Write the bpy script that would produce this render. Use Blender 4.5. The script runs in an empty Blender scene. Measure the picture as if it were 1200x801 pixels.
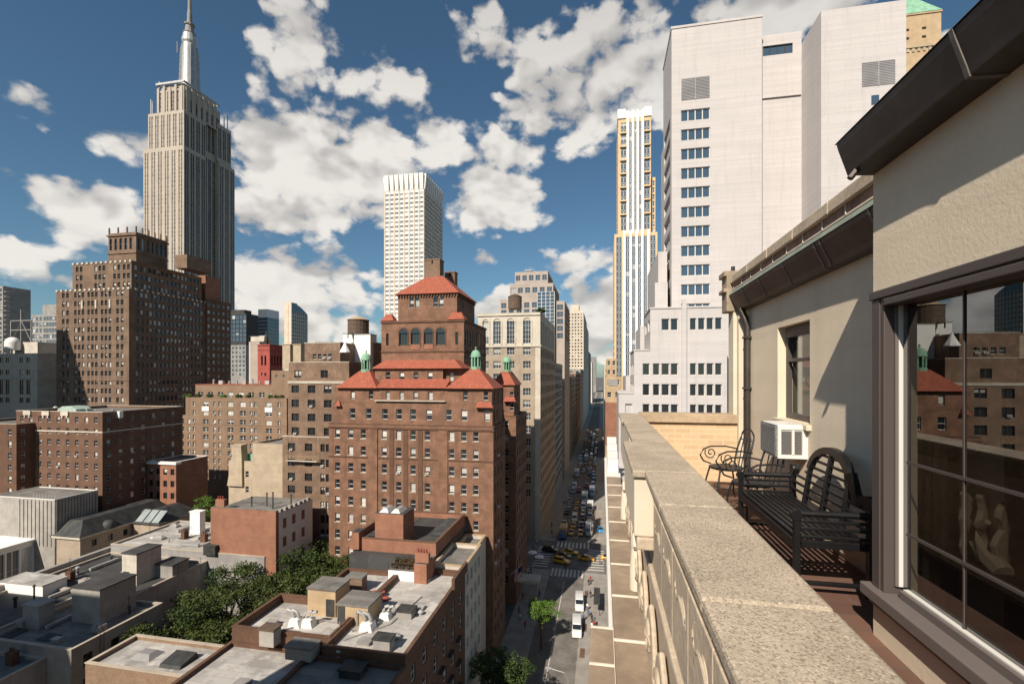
import bpy, bmesh, math, random
from mathutils import Vector, Matrix
from math import radians, sin, cos, tan, atan, atan2, pi, sqrt
random.seed(7)
SC = bpy.context.scene
COL = SC.collection

# ------------------------------------------------------------------ camera, sky, sun, exposure
H = 52.0                                     # eye height above the street
FPX, TH, HY = 545.0, radians(11.0), 440.0     # survey numbers taken from the photograph
CT, ST = cos(TH), sin(TH)
cam = bpy.data.cameras.new('camera'); camo = bpy.data.objects.new('camera', cam); COL.objects.link(camo)
camo.location = (0, 0, H); camo.rotation_euler = (pi/2, 0, TH)
cam.sensor_width = 36; cam.lens = 36*FPX/1200; cam.shift_y = (HY-400.5)/1200
cam.clip_start = 0.05; cam.clip_end = 20000
SC.camera = camo

SUN_TO = Vector((0.95, 2.8, -2.5)).normalized()
EL = math.asin(-SUN_TO.z); AZ = atan2(-SUN_TO.x, -SUN_TO.y)
sl = bpy.data.lights.new('sun', 'SUN'); sl.energy = 5.0; sl.angle = radians(0.5); sl.color = (1.0, 0.91, 0.79)
so = bpy.data.objects.new('sun', sl); COL.objects.link(so); so.location = (-40, -90, 160)
so.rotation_euler = SUN_TO.to_track_quat('-Z', 'Y').to_euler()
SC.view_settings.view_transform = 'Standard'; SC.view_settings.look = 'None'
SC.view_settings.exposure = 0.36; SC.view_settings.gamma = 1.0; SC.view_settings.use_curve_mapping = False
SC.cycles.max_bounces = 6; SC.cycles.diffuse_bounces = 3; SC.cycles.glossy_bounces = 3
SC.cycles.transparent_max_bounces = 8; SC.cycles.transmission_bounces = 4; SC.cycles.caustics_reflective = False
SC.cycles.caustics_refractive = False; SC.cycles.sample_clamp_indirect = 4

def ang(px): return atan((px-600)/FPX) - TH
def Xat(px, Y): return Y*tan(ang(px))
def Yat(px, X): return X/tan(ang(px))
def dep(X, Y): return Y*CT - X*ST
def Zat(py, X, Y): return H + (HY-py)/FPX*dep(X, Y)
def ground(px, py, z=0.0):
    d = FPX*(H-z)/(py-HY); l = (px-600)/FPX*d
    return (l*CT - d*ST, l*ST + d*CT)

# ---- world: physical sky plus procedural cumulus laid out by compass direction
world = bpy.data.worlds.new('World'); SC.world = world; world.use_nodes = True
NT = world.node_tree; NT.nodes.clear()
class G:
    def __init__(s, nt): s.nt = nt
    def n(s, t, **kw):
        x = s.nt.nodes.new(t)
        for k, v in kw.items(): setattr(x, k, v)
        return x
    def put(s, sock, v):
        if isinstance(v, bpy.types.NodeSocket): s.nt.links.new(v, sock)
        elif v is not None: sock.default_value = v
    def m(s, op, a, b=None, c=None, clamp=False):
        x = s.n('ShaderNodeMath', operation=op, use_clamp=clamp)
        s.put(x.inputs[0], a); s.put(x.inputs[1], b); s.put(x.inputs[2], c)
        return x.outputs[0]
    def mix(s, f, a, b, blend='MIX'):
        x = s.n('ShaderNodeMix', data_type='RGBA', blend_type=blend)
        s.put(x.inputs[0], f); s.put(x.inputs[6], a); s.put(x.inputs[7], b)
        return x.outputs[2]
    def ss(s, v, a, b, lo=0.0, hi=1.0):
        x = s.n('ShaderNodeMapRange', interpolation_type='SMOOTHSTEP')
        s.put(x.inputs[0], v); s.put(x.inputs[1], a); s.put(x.inputs[2], b); s.put(x.inputs[3], lo); s.put(x.inputs[4], hi)
        return x.outputs[0]
    def noise(s, vec, scale, detail=3, rough=.5, dist=0.0, dim='3D'):
        x = s.n('ShaderNodeTexNoise', noise_dimensions=dim)
        s.put(x.inputs['Vector'], vec); x.inputs['Scale'].default_value = scale
        x.inputs['Detail'].default_value = detail; x.inputs['Roughness'].default_value = rough
        x.inputs['Distortion'].default_value = dist
        return x.outputs['Fac']
    def xyz(s, a, b, c):
        x = s.n('ShaderNodeCombineXYZ'); s.put(x.inputs[0], a); s.put(x.inputs[1], b); s.put(x.inputs[2], c); return x.outputs[0]
    def sep(s, v):
        x = s.n('ShaderNodeSeparateXYZ'); s.put(x.inputs[0], v); return x.outputs

g = G(NT)
sky = g.n('ShaderNodeTexSky', sky_type='NISHITA', sun_disc=False)
sky.sun_elevation = EL; sky.sun_rotation = AZ % (2*pi); sky.altitude = 50
sky.air_density = 1.0; sky.dust_density = 0.6; sky.ozone_density = 4.0
tc = g.n('ShaderNodeTexCoord')
dx, dy, dz = g.sep(tc.outputs['Generated'])
az = g.m('ARCTAN2', dx, dy); el = g.m('ARCSINE', dz)
BL = [(305,165,42,30,.9),(365,195,82,62,1.15),(440,195,62,60,1.05),(512,172,42,34,.9),(580,236,58,34,1.05),(665,125,90,42,1.0),(745,75,95,66,1.1),
      (640,85,46,40,.7),(900,5,200,42,1.0),(105,252,80,36,1.0),(30,300,80,20,.8),(60,330,60,16,.7),(360,330,105,48,1.05),(310,252,45,34,1.0),
      (345,50,44,50,.7),(455,95,62,36,.72),(560,40,52,36,.68),(700,352,62,34,1.05),(705,392,40,40,1.0),(690,306,60,18,.8),(590,362,60,22,.9),
      (150,172,44,20,.8),(38,122,55,18,.6),(568,304,18,11,.8),(385,385,120,26,.9),(20,215,40,24,.7),(595,180,46,26,.8),(980,120,200,50,.8)]
M = None
for (bx, by, rx, ry, s) in BL:
    a0 = ang(bx); t = (bx-600)/FPX; k = cos(atan(t)); e0 = atan((HY-by)/FPX*k)
    ra = rx/FPX*k*k*1.25; re = ry/FPX*k*1.25
    u = g.m('MULTIPLY', g.m('SUBTRACT', az, a0), 1/ra); v = g.m('MULTIPLY', g.m('SUBTRACT', el, e0), 1/re)
    q = g.m('ADD', g.m('MULTIPLY', u, u), g.m('MULTIPLY', v, v))
    w = g.m('MULTIPLY_ADD', q, -s, s)
    M = w if M is None else g.m('SMOOTH_MAX', M, w, 0.25)
M = g.m('MAXIMUM', M, -1.3)
def fbm(de):
    v = g.xyz(az, g.m('MULTIPLY', g.m('ADD', el, de), 1.5), 3.3)
    big = g.noise(v, 7.5, 10, .585, .1); return big
n0 = fbm(0.0)
dens = g.m('MULTIPLY_ADD', g.m('SUBTRACT', n0, .5), 2.0, g.m('MULTIPLY_ADD', M, .72, -.26))
wq = g.noise(g.xyz(az, g.m('MULTIPLY', el, 1.5), 9.1), 22.0, 3, .5)
vo = g.n('ShaderNodeTexVoronoi', feature='F1'); vo.inputs['Scale'].default_value = 17.0; vo.inputs['Detail'].default_value = 1.0; vo.inputs['Roughness'].default_value = .55
g.put(vo.inputs['Vector'], g.xyz(g.m('MULTIPLY_ADD', wq, .05, az), g.m('MULTIPLY_ADD', el, 1.5, g.m('MULTIPLY', wq, .04)), 2.2))
puff = g.m('SUBTRACT', .77, vo.outputs['Distance'])
dens = g.m('MULTIPLY_ADD', puff, .55, dens)
s0 = g.noise(g.xyz(az, g.m('MULTIPLY', el, 1.5), 3.3), 7.5, 3.2, .5, .25)
s1 = g.noise(g.xyz(g.m('ADD', az, -.012), g.m('MULTIPLY', g.m('ADD', el, .045), 1.5), 3.3), 7.5, 3.2, .5, .25)
grad = g.m('SUBTRACT', s0, s1)
alpha = g.ss(dens, -0.04, .27)
lit = g.ss(grad, -.16, .10)
thick = g.ss(dens, .45, 1.2)
lit = g.m('MULTIPLY_ADD', puff, .45, lit)
shade = g.m('SUBTRACT', g.m('MULTIPLY_ADD', n0, .7, g.m('MULTIPLY_ADD', lit, .85, -.22)), g.m('MULTIPLY', thick, .12), clamp=True)
ccol = g.mix(shade, (6.6, 6.35, 6.1, 1), (12.6, 12.0, 11.2, 1))
high = g.ss(el, .42, .75)
ccol = g.mix(g.m('MULTIPLY', high, .55), ccol, (6.4, 6.2, 6.0, 1))
skyc = g.mix(1.0, sky.outputs[0], (0.98, 1.20, 1.15, 1), 'MULTIPLY')
fin = g.mix(g.m('MULTIPLY', alpha, .95), skyc, ccol)
bg = g.n('ShaderNodeBackground'); g.put(bg.inputs[0], fin); bg.inputs[1].default_value = 0.055
wo = g.n('ShaderNodeOutputWorld'); NT.links.new(bg.outputs[0], wo.inputs[0])
world.cycles.sampling_method = 'MANUAL'; world.cycles.sample_map_resolution = 512

# ------------------------------------------------------------------ materials
MC = {}
def mat(name, col, rough=.85, var=.18, scale=.35, metal=0.0, streak=0.0, fine=0.0, bump=0.0, bscale=40, spec=.3, kind=None, col2=None):
    """a procedural surface: base colour with soft mottling, vertical weather streaks and fine grain, all in world metres"""
    if name in MC: return MC[name]
    m = bpy.data.materials.new(name); m.use_nodes = True; MC[name] = m
    nt = m.node_tree; h = G(nt); b = nt.nodes['Principled BSDF']
    b.inputs['Roughness'].default_value = rough; b.inputs['Metallic'].default_value = metal
    b.inputs['Specular IOR Level'].default_value = spec
    pos = h.n('ShaderNodeNewGeometry').outputs['Position']
    c = (col[0], col[1], col[2], 1)
    var *= .6
    dark = tuple(x*(1-var*1.6) for x in col)+(1,); lightc = tuple(min(1, x*(1+var)) for x in col)+(1,)
    f = h.ss(h.noise(pos, scale, 5, .6), .3, .7)
    out = h.mix(f, dark, lightc)
    if kind == 'brick' or kind == 'brickbig':
        x, y, z = h.sep(pos)
        bt = h.n('ShaderNodeTexBrick'); bt.offset = .5
        h.put(bt.inputs['Vector'], h.xyz(h.m('ADD', x, y), z, 0.0))
        k = 1.0 if kind == 'brick' else 1.0
        bt.inputs['Scale'].default_value = 1.0; bt.inputs['Brick Width'].default_value = .24; bt.inputs['Row Height'].default_value = .085
        bt.inputs['Mortar Size'].default_value = .008; bt.inputs['Bias'].default_value = 0
        bt.inputs['Color1'].default_value = dark; bt.inputs['Color2'].default_value = lightc
        cm = col2 or tuple(min(1, v*1.35) for v in col)
        bt.inputs['Mortar'].default_value = (cm[0], cm[1], cm[2], 1)
        out = h.mix(.55, out, bt.outputs['Color'])
    if kind in ('tile', 'panel'):
        x, y, z = h.sep(pos); bt = h.n('ShaderNodeTexBrick'); bt.offset = .5; h.put(bt.inputs['Vector'], h.xyz(h.m('ADD', x, y), z, 0.0)); bt.inputs['Scale'].default_value = 1
        bw, rh, ms, am = (.42, .24, .035, .22) if kind == 'tile' else (4.2, 1.45, .022, .035)
        bt.inputs['Brick Width'].default_value = bw; bt.inputs['Row Height'].default_value = rh; bt.inputs['Mortar Size'].default_value = ms
        bt.inputs['Color1'].default_value = tuple(v*(1-am) for v in col)+(1,); bt.inputs['Color2'].default_value = tuple(min(1,v*(1+am)) for v in col)+(1,); bt.inputs['Mortar'].default_value = tuple(v*(.45 if kind == 'tile' else .78) for v in col)+(1,)
        out = h.mix(.7, out, bt.outputs['Color'])
    if streak:
        x, y, z = h.sep(pos)
        cv = h.xyz(h.m('MULTIPLY', x, .05), h.m('MULTIPLY', y, .05), h.m('MULTIPLY', z, 2.2))
        out = h.mix(h.m('MULTIPLY', h.ss(h.noise(cv, 1.0, 4, .7), .42, .62), .22), out, tuple(v*.7 for v in col)+(1,))
        sv = h.xyz(h.m('MULTIPLY', x, 1.3), h.m('MULTIPLY', y, 1.3), h.m('MULTIPLY', z, .09))
        sf = h.ss(h.noise(sv, .9, 4, .6), .5, .75)
        out = h.mix(h.m('MULTIPLY', sf, streak), out, tuple(x*.55 for x in col)+(1,))
    if fine:
        ff = h.ss(h.noise(pos, bscale, 3, .7), .38, .62)
        out = h.mix(h.m('MULTIPLY', ff, fine), out, tuple(x*.45 for x in col)+(1,))
    h.put(b.inputs['Base Color'], out)
    if bump:
        bp = h.n('ShaderNodeBump'); bp.inputs['Strength'].default_value = bump; bp.inputs['Distance'].default_value = .02
        h.put(bp.inputs['Height'], h.noise(pos, bscale, 5, .65)); nt.links.new(bp.outputs[0], b.inputs['Normal'])
    return m

def pane_mat(name, dark=(.018,.022,.026), blind=(.62,.6,.55), share=.42, full=.12, rough=.06, spec=.9):
    """window glass with a roller blind behind it drawn to a different height in every window"""
    if name in MC: return MC[name]
    m = bpy.data.materials.new(name); m.use_nodes = True; MC[name] = m
    nt = m.node_tree; h = G(nt); b = nt.nodes['Principled BSDF']
    r1 = h.n('ShaderNodeObjectInfo').outputs['Random']; r2 = h.n('ShaderNodeNewGeometry').outputs['Random Per Island']
    r = h.m('FRACT', h.m('MULTIPLY_ADD', r1, 7.31, h.m('MULTIPLY', r2, 3.77)))
    rr = h.m('FRACT', h.m('MULTIPLY', r, 17.3))
    v = h.sep(h.n('ShaderNodeUVMap').outputs[0])[1]
    has = h.m('LESS_THAN', r, share)
    low = h.m('MULTIPLY_ADD', rr, .75, -full)
    on = h.m('MULTIPLY', has, h.m('GREATER_THAN', v, low))
    tint = h.mix(h.m('FRACT', h.m('MULTIPLY', r, 41.7)), tuple(x*.55 for x in blind)+(1,), blind+(1,))
    h.put(b.inputs['Base Color'], h.mix(on, dark+(1,), tint))
    b.inputs['Roughness'].default_value = rough; b.inputs['Specular IOR Level'].default_value = spec
    return m

def glass_mat(name, ior=1.6, tint=(.9,.95,.93)):
    if name in MC: return MC[name]
    m = bpy.data.materials.new(name); m.use_nodes = True; MC[name] = m
    nt = m.node_tree; h = G(nt); nt.nodes.remove(nt.nodes['Principled BSDF'])
    fr = h.n('ShaderNodeFresnel'); fr.inputs[0].default_value = ior
    tr = h.n('ShaderNodeBsdfTransparent'); tr.inputs[0].default_value = tint+(1,)
    gl = h.n('ShaderNodeBsdfGlossy'); gl.inputs['Roughness'].default_value = .0
    mx = h.n('ShaderNodeMixShader'); bf = h.n('ShaderNodeNewGeometry').outputs['Backfacing']; h.put(mx.inputs[0], h.m('MULTIPLY', fr.outputs[0], h.m('SUBTRACT', 1.0, bf))); nt.links.new(tr.outputs[0], mx.inputs[1]); nt.links.new(gl.outputs[0], mx.inputs[2])
    nt.links.new(mx.outputs[0], nt.nodes['Material Output'].inputs[0])
    return m

def leaf_mat(name, a, b_):
    if name in MC: return MC[name]
    m = bpy.data.materials.new(name); m.use_nodes = True; MC[name] = m
    nt = m.node_tree; h = G(nt); b = nt.nodes['Principled BSDF']
    r = h.n('ShaderNodeNewGeometry').outputs['Random Per Island']
    c = h.mix(r, a+(1,), b_+(1,)); h.put(b.inputs['Base Color'], c)
    b.inputs['Roughness'].default_value = .6; b.inputs['Specular IOR Level'].default_value = .25
    tl = h.n('ShaderNodeBsdfTranslucent'); h.put(tl.inputs[0], c)
    mx = h.n('ShaderNodeMixShader'); mx.inputs[0].default_value = .28
    nt.links.new(b.outputs[0], mx.inputs[1]); nt.links.new(tl.outputs[0], mx.inputs[2]); nt.links.new(mx.outputs[0], nt.nodes['Material Output'].inputs[0])
    return m

def roof_mat(name, col, patch=.35, stain=.5):
    m = bpy.data.materials.new(name); m.use_nodes = True; MC[name] = m
    nt = m.node_tree; h = G(nt); b = nt.nodes['Principled BSDF']
    pos = h.n('ShaderNodeNewGeometry').outputs['Position']
    bt = h.n('ShaderNodeTexBrick'); bt.offset = .37; h.put(bt.inputs['Vector'], pos); bt.inputs['Scale'].default_value = 1
    bt.inputs['Brick Width'].default_value = 4.3; bt.inputs['Row Height'].default_value = 1.05; bt.inputs['Mortar Size'].default_value = .03
    bt.inputs['Color1'].default_value = tuple(x*(1-patch) for x in col)+(1,); bt.inputs['Color2'].default_value = tuple(min(1,x*(1+patch*.5)) for x in col)+(1,); bt.inputs['Mortar'].default_value = tuple(x*.5 for x in col)+(1,)
    o = h.mix(.6, col+(1,), bt.outputs['Color'])
    o = h.mix(h.m('MULTIPLY', h.ss(h.noise(pos, .22, 6, .7), .47, .62), stain), o, tuple(x*.35 for x in col)+(1,))
    o = h.mix(h.m('MULTIPLY', h.ss(h.noise(pos, 1.3, 4, .7, 1.0), .55, .7), .4), o, tuple(x*.5 for x in col)+(1,))
    o = h.mix(h.m('MULTIPLY', h.ss(h.noise(pos, .5, 3, .5), .60, .68), .4), o, tuple(min(1,x*1.5) for x in col)+(1,))
    h.put(b.inputs['Base Color'], o); b.inputs['Roughness'].default_value = .75
    return m

def granite(name, col):
    m = bpy.data.materials.new(name); m.use_nodes = True; MC[name] = m
    nt = m.node_tree; h = G(nt); b = nt.nodes['Principled BSDF']
    pos = h.n('ShaderNodeNewGeometry').outputs['Position']
    f = h.ss(h.noise(pos, 3.0, 5, .6), .3, .7)
    o = h.mix(f, tuple(x*.78 for x in col)+(1,), tuple(x*1.1 for x in col)+(1,))
    vo = h.n('ShaderNodeTexVoronoi'); vo.inputs['Scale'].default_value = 210; h.put(vo.inputs['Vector'], pos)
    sp = h.sep(vo.outputs['Color'])[0]
    o = h.mix(h.m('MULTIPLY', h.ss(sp, .6, .85), .65), o, (.17,.13,.10,1))
    o = h.mix(h.m('MULTIPLY', h.ss(h.sep(vo.outputs['Color'])[1], .7, .95), .5), o, (.66,.55,.42,1))
    o = h.mix(h.m('MULTIPLY', h.ss(h.noise(pos, 1.1, 6, .7), .52, .7), .28), o, tuple(x*.5 for x in col)+(1,))
    h.put(b.inputs['Base Color'], o); b.inputs['Roughness'].default_value = .9; b.inputs['Specular IOR Level'].default_value = .2
    bp = h.n('ShaderNodeBump'); bp.inputs['Strength'].default_value = .6; bp.inputs['Distance'].default_value = .006
    h.put(bp.inputs['Height'], h.noise(pos, 70, 5, .7)); nt.links.new(bp.outputs[0], b.inputs['Normal'])
    return m

def paver_mat(name):
    m = bpy.data.materials.new(name); m.use_nodes = True; MC[name] = m
    nt = m.node_tree; h = G(nt); b = nt.nodes['Principled BSDF']
    pos = h.n('ShaderNodeNewGeometry').outputs['Position']
    bt = h.n('ShaderNodeTexBrick'); bt.offset = 0; h.put(bt.inputs['Vector'], pos)
    bt.inputs['Scale'].default_value = 1; bt.inputs['Brick Width'].default_value = .2; bt.inputs['Row Height'].default_value = .2; bt.inputs['Mortar Size'].default_value = .008
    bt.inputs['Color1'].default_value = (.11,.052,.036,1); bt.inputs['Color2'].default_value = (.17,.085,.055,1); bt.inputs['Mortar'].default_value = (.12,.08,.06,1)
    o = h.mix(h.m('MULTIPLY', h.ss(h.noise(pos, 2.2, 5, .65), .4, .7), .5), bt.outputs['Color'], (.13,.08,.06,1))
    h.put(b.inputs['Base Color'], o); b.inputs['Roughness'].default_value = .8
    return m

# ------------------------------------------------------------------ mesh helpers
class MB:
    def __init__(s): s.v = []; s.f = []; s.mi = []; s.uv = []
    def quad(s, a, b, c, d, mi=0, uv=None):
        i = len(s.v); s.v += [tuple(a), tuple(b), tuple(c), tuple(d)]; s.f.append((i, i+1, i+2, i+3)); s.mi.append(mi); s.uv.append(uv or ((0,0),(1,0),(1,1),(0,1)))
    def face(s, pts, mi=0):
        i = len(s.v); s.v += [tuple(p) for p in pts]; s.f.append(tuple(range(i, i+len(pts)))); s.mi.append(mi); s.uv.append(tuple((0,0) for _ in pts))
    def box(s, x0, x1, y0, y1, z0, z1, mi=0):
        i = len(s.v)
        s.v += [(x0,y0,z0),(x1,y0,z0),(x1,y1,z0),(x0,y1,z0),(x0,y0,z1),(x1,y0,z1),(x1,y1,z1),(x0,y1,z1)]
        for q in ((0,3,2,1),(4,5,6,7),(0,1,5,4),(1,2,6,5),(2,3,7,6),(3,0,4,7)):
            s.f.append(tuple(i+k for k in q)); s.mi.append(mi); s.uv.append(((0,0),(1,0),(1,1),(0,1)))
    def ring(s, x0, x1, y0, y1, z0, z1, t, mi=0):
        s.box(x0, x1, y0, y0+t, z0, z1, mi); s.box(x0, x1, y1-t, y1, z0, z1, mi)
        s.box(x0, x0+t, y0+t, y1-t, z0, z1, mi); s.box(x1-t, x1, y0+t, y1-t, z0, z1, mi)
    def obox(s, c, sx, sy, sz, rot=None, mi=0):
        """box of full sizes about centre c turned by matrix rot"""
        i = len(s.v); c = Vector(c)
        for dz in (-.5,.5):
            for dx_, dy_ in ((-.5,-.5),(.5,-.5),(.5,.5),(-.5,.5)):
                p = Vector((dx_*sx, dy_*sy, dz*sz)); p = (rot @ p if rot else p)+c; s.v.append(tuple(p))
        for q in ((0,3,2,1),(4,5,6,7),(0,1,5,4),(1,2,6,5),(2,3,7,6),(3,0,4,7)):
            s.f.append(tuple(i+k for k in q)); s.mi.append(mi); s.uv.append(((0,0),(1,0),(1,1),(0,1)))
    def prism(s, poly, a0, a1, plane='yz', mi=0):
        """closed polygon in a plane, extruded along the remaining axis"""
        n = len(poly); i = len(s.v)
        def P(p, a):
            return (a, p[0], p[1]) if plane == 'yz' else ((p[0], a, p[1]) if plane == 'xz' else (p[0], p[1], a))
        s.v += [P(p, a0) for p in poly]+[P(p, a1) for p in poly]
        s.f.append(tuple(range(i+n-1, i-1, -1))); s.f.append(tuple(range(i+n, i+2*n)))
        for k in range(n):
            s.f.append((i+k, i+(k+1) % n, i+n+(k+1) % n, i+n+k))
        s.mi += [mi]*(n+2); s.uv += [tuple((0,0) for _ in range(n))]*2+[((0,0),)*4]*n
    def tube(s, pts, r, n=8, mi=0, cap=True):
        pts = [Vector(p) for p in pts]; rs = r if isinstance(r, (list, tuple)) else [r]*len(pts); base = len(s.v)
        for k, p in enumerate(pts):
            d = (pts[min(k+1, len(pts)-1)]-pts[max(k-1, 0)])
            d = d.normalized() if d.length > 1e-9 else Vector((0,0,1))
            up = Vector((0,0,1)) if abs(d.z) < .95 else Vector((1,0,0))
            a = d.cross(up).normalized(); b = d.cross(a).normalized()
            for j in range(n):
                t = 2*pi*j/n; s.v.append(tuple(p+(a*cos(t)+b*sin(t))*rs[k]))
        for k in range(len(pts)-1):
            for j in range(n):
                q = (base+k*n+j, base+k*n+(j+1) % n, base+(k+1)*n+(j+1) % n, base+(k+1)*n+j)
                s.f.append(q[::-1]); s.mi.append(mi); s.uv.append(((0,0),)*4)
        if cap:
            s.f.append(tuple(base+j for j in range(n))); s.mi.append(mi); s.uv.append(((0,0),)*n)
            e = base+(len(pts)-1)*n
            s.f.append(tuple(e+j for j in range(n-1, -1, -1))); s.mi.append(mi); s.uv.append(((0,0),)*n)
    def lathe(s, prof, c=(0,0,0), n=16, mi=0, ph=0.0):
        """profile [(radius, z)] turned about a vertical axis at c"""
        base = len(s.v)
        for (r, z) in prof:
            for j in range(n):
                t = 2*pi*j/n+ph; s.v.append((c[0]+r*cos(t), c[1]+r*sin(t), c[2]+z))
        for k in range(len(prof)-1):
            for j in range(n):
                s.f.append((base+k*n+j, base+k*n+(j+1) % n, base+(k+1)*n+(j+1) % n, base+(k+1)*n+j)); s.mi.append(mi); s.uv.append(((0,0),)*4)
        s.f.append(tuple(base+j for j in range(n-1, -1, -1))); s.mi.append(mi); s.uv.append(((0,0),)*n)
        e = base+(len(prof)-1)*n
        s.f.append(tuple(e+j for j in range(n))); s.mi.append(mi); s.uv.append(((0,0),)*n)
    def hip(s, x0, x1, y0, y1, z0, z1, inset=None, mi=0, flat=0.0):
        """hipped roof; inset is how far the ridge ends lie in from the sides"""
        w = min(x1-x0, y1-y0)/2; i_ = w if inset is None else inset
        a, b, c, d = (x0,y0,z0),(x1,y0,z0),(x1,y1,z0),(x0,y1,z0)
        e, f_, g_, h_ = (x0+i_,y0+i_,z1),(x1-i_,y0+i_,z1),(x1-i_,y1-i_,z1),(x0+i_,y1-i_,z1)
        for q in ((a,b,f_,e),(b,c,g_,f_),(c,d,h_,g_),(d,a,e,h_),(e,f_,g_,h_)): s.quad(*q, mi=mi)
        s.quad(d, c, b, a, mi=mi)
    def add(s, o, M_, mo=0):
        i = len(s.v); s.v += [tuple(M_ @ Vector(p)) for p in o.v]
        s.f += [tuple(i+k for k in q) for q in o.f]; s.mi += [k+mo for k in o.mi]; s.uv += o.uv
    def mesh(s, name, mats):
        me = bpy.data.meshes.new(name); me.from_pydata(s.v, [], s.f)
        for m in (mats if isinstance(mats, (list, tuple)) else [mats]): me.materials.append(m)
        me.polygons.foreach_set('material_index', s.mi)
        uvl = me.uv_layers.new(name='UVMap'); flat_ = []
        for u in s.uv:
            for p in u: flat_ += [p[0], p[1]]
        uvl.data.foreach_set('uv', flat_)
        me.update(); return me
    def build(s, name, mats, parent=None, smooth=False, bevel=None, loc=None, seg=2, weld=False):
        """link as ONE object; vertices are world coordinates unless loc is given, then relative to loc"""
        me = s.mesh(name, mats)
        if weld or bevel:
            bm = bmesh.new(); bm.from_mesh(me); bmesh.ops.remove_doubles(bm, verts=bm.verts, dist=1e-4); bmesh.ops.recalc_face_normals(bm, faces=bm.faces); bm.to_mesh(me); bm.free()
        o = bpy.data.objects.new(name, me); COL.objects.link(o)
        if parent is not None: o.parent = parent; o.location = ((-Vector(parent.location)) if parent.type == 'EMPTY' else Vector((0,0,0))) if loc is None else loc
        elif loc is not None: o.location = loc
        if smooth:
            for p in me.polygons: p.use_smooth = True
            me.set_sharp_from_angle(angle=radians(40))
        if bevel:
            b = o.modifiers.new('edge', 'BEVEL'); b.width = bevel; b.segments = seg; b.limit_method = 'ANGLE'
        return o

def tag(o, label=None, cat=None, group=None, kind=None):
    if label: o['label'] = label
    if cat: o['category'] = cat
    if group: o['group'] = group
    if kind: o['kind'] = kind
    return o
def thing(name, label, cat, loc=(0,0,0), rz=0.0, group=None):
    o = bpy.data.objects.new(name, None); COL.objects.link(o); o.location = loc; o.rotation_euler = (0,0,rz); o.empty_display_size = .3
    return tag(o, label, cat, group)
def kids(o): return [c for c in bpy.data.objects if c.parent is o]
def copy_tree(o, parent=None, childmap=None):
    c = o.copy(); COL.objects.link(c)
    if parent is not None: c.parent = parent
    for ch in childmap[o.name] if o.name in childmap else []: copy_tree(ch, c, childmap)
    return c
def tree_map(root):
    mp = {}
    def rec(o):
        mp[o.name] = list(o.children)
        for c in o.children: rec(c)
    rec(root); return mp

# ------------------------------------------------------------------ windows and facades
WT = {}
def win_tpl(w, h, style):
    """(frame, pane) templates: x across, z up from the sill, y inward"""
    key = (round(w, 2), round(h, 2), style)
    if key in WT: return WT[key]
    w, h = key[0], key[1]
    fr, pn = MB(), MB()
    t = min(.09, w*.08)
    pn.quad((-w/2,.07,0),(w/2,.07,0),(w/2,.07,h),(-w/2,.07,h), 0)
    def bar(x0, x1, z0, z1, y0=0.0): fr.box(x0, x1, y0, .069, z0, z1)
    if style != 'far':
        bar(-w/2, -w/2+t, 0, h); bar(w/2-t, w/2, 0, h); bar(-w/2+t, w/2-t, h-t, h); bar(-w/2+t, w/2-t, 0, t)
    if style in ('sash', 'far'): bar(-w/2+t, w/2-t, h*.5-t*.45, h*.5+t*.45, .02)
    if style == 'pair':
        bar(-t, t, t, h-t); bar(-w/2+t, -t, h*.5-t*.4, h*.5+t*.4, .02); bar(t, w/2-t, h*.5-t*.4, h*.5+t*.4, .02)
    if style == 'four':
        for k in (-1, 0, 1): bar(k*w/4-t*.7, k*w/4+t*.7, t, h-t)
    if style == 'plain': pass
    if style == 'grid':
        for k in (-.5, .5): bar(k*w/3-t*.45, k*w/3+t*.45, t, h-t)
        n = max(2, int(h/1.3))
        for k in range(1, n): bar(-w/2+t, w/2-t, h*k/n-t*.4, h*k/n+t*.4, .03)
    if style == 'three':
        for k in (-.5, .5): bar(k*w/3-t*.5, k*w/3+t*.5, t, h-t)
        bar(-w/2+t, w/2-t, h*.62-t*.3, h*.62+t*.3, .03)
    WT[key] = (fr, pn); return WT[key]
WM = {}
def win_mesh(w, h, style, mf, mp, which):
    key = (round(w, 2), round(h, 2), style, mf.name, mp.name, which)
    if key not in WM:
        fr, pn = win_tpl(w, h, style); mb = MB()
        if which in ('frame', 'all'): mb.add(fr, Matrix.Identity(4), 0)
        if which in ('pane', 'all'): mb.add(pn, Matrix.Identity(4), 1 if which == 'all' else 0)
        WM[key] = mb.mesh('window' if which != 'pane' else 'pane', [mf, mp] if which == 'all' else [mf] if which == 'frame' else [mp])
    return WM[key]

def cols_n(W, n, w, m=1.0):
    if n == 1: return [(W/2, w)]
    return [(m+w/2+(W-2*m-w)*k/(n-1), w) for k in range(n)]
def rows_f(zb, zt, fh, h):
    out = []; z = zt-fh*.25-h
    while z > zb: out.append((z, h)); z -= fh
    return out

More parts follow.
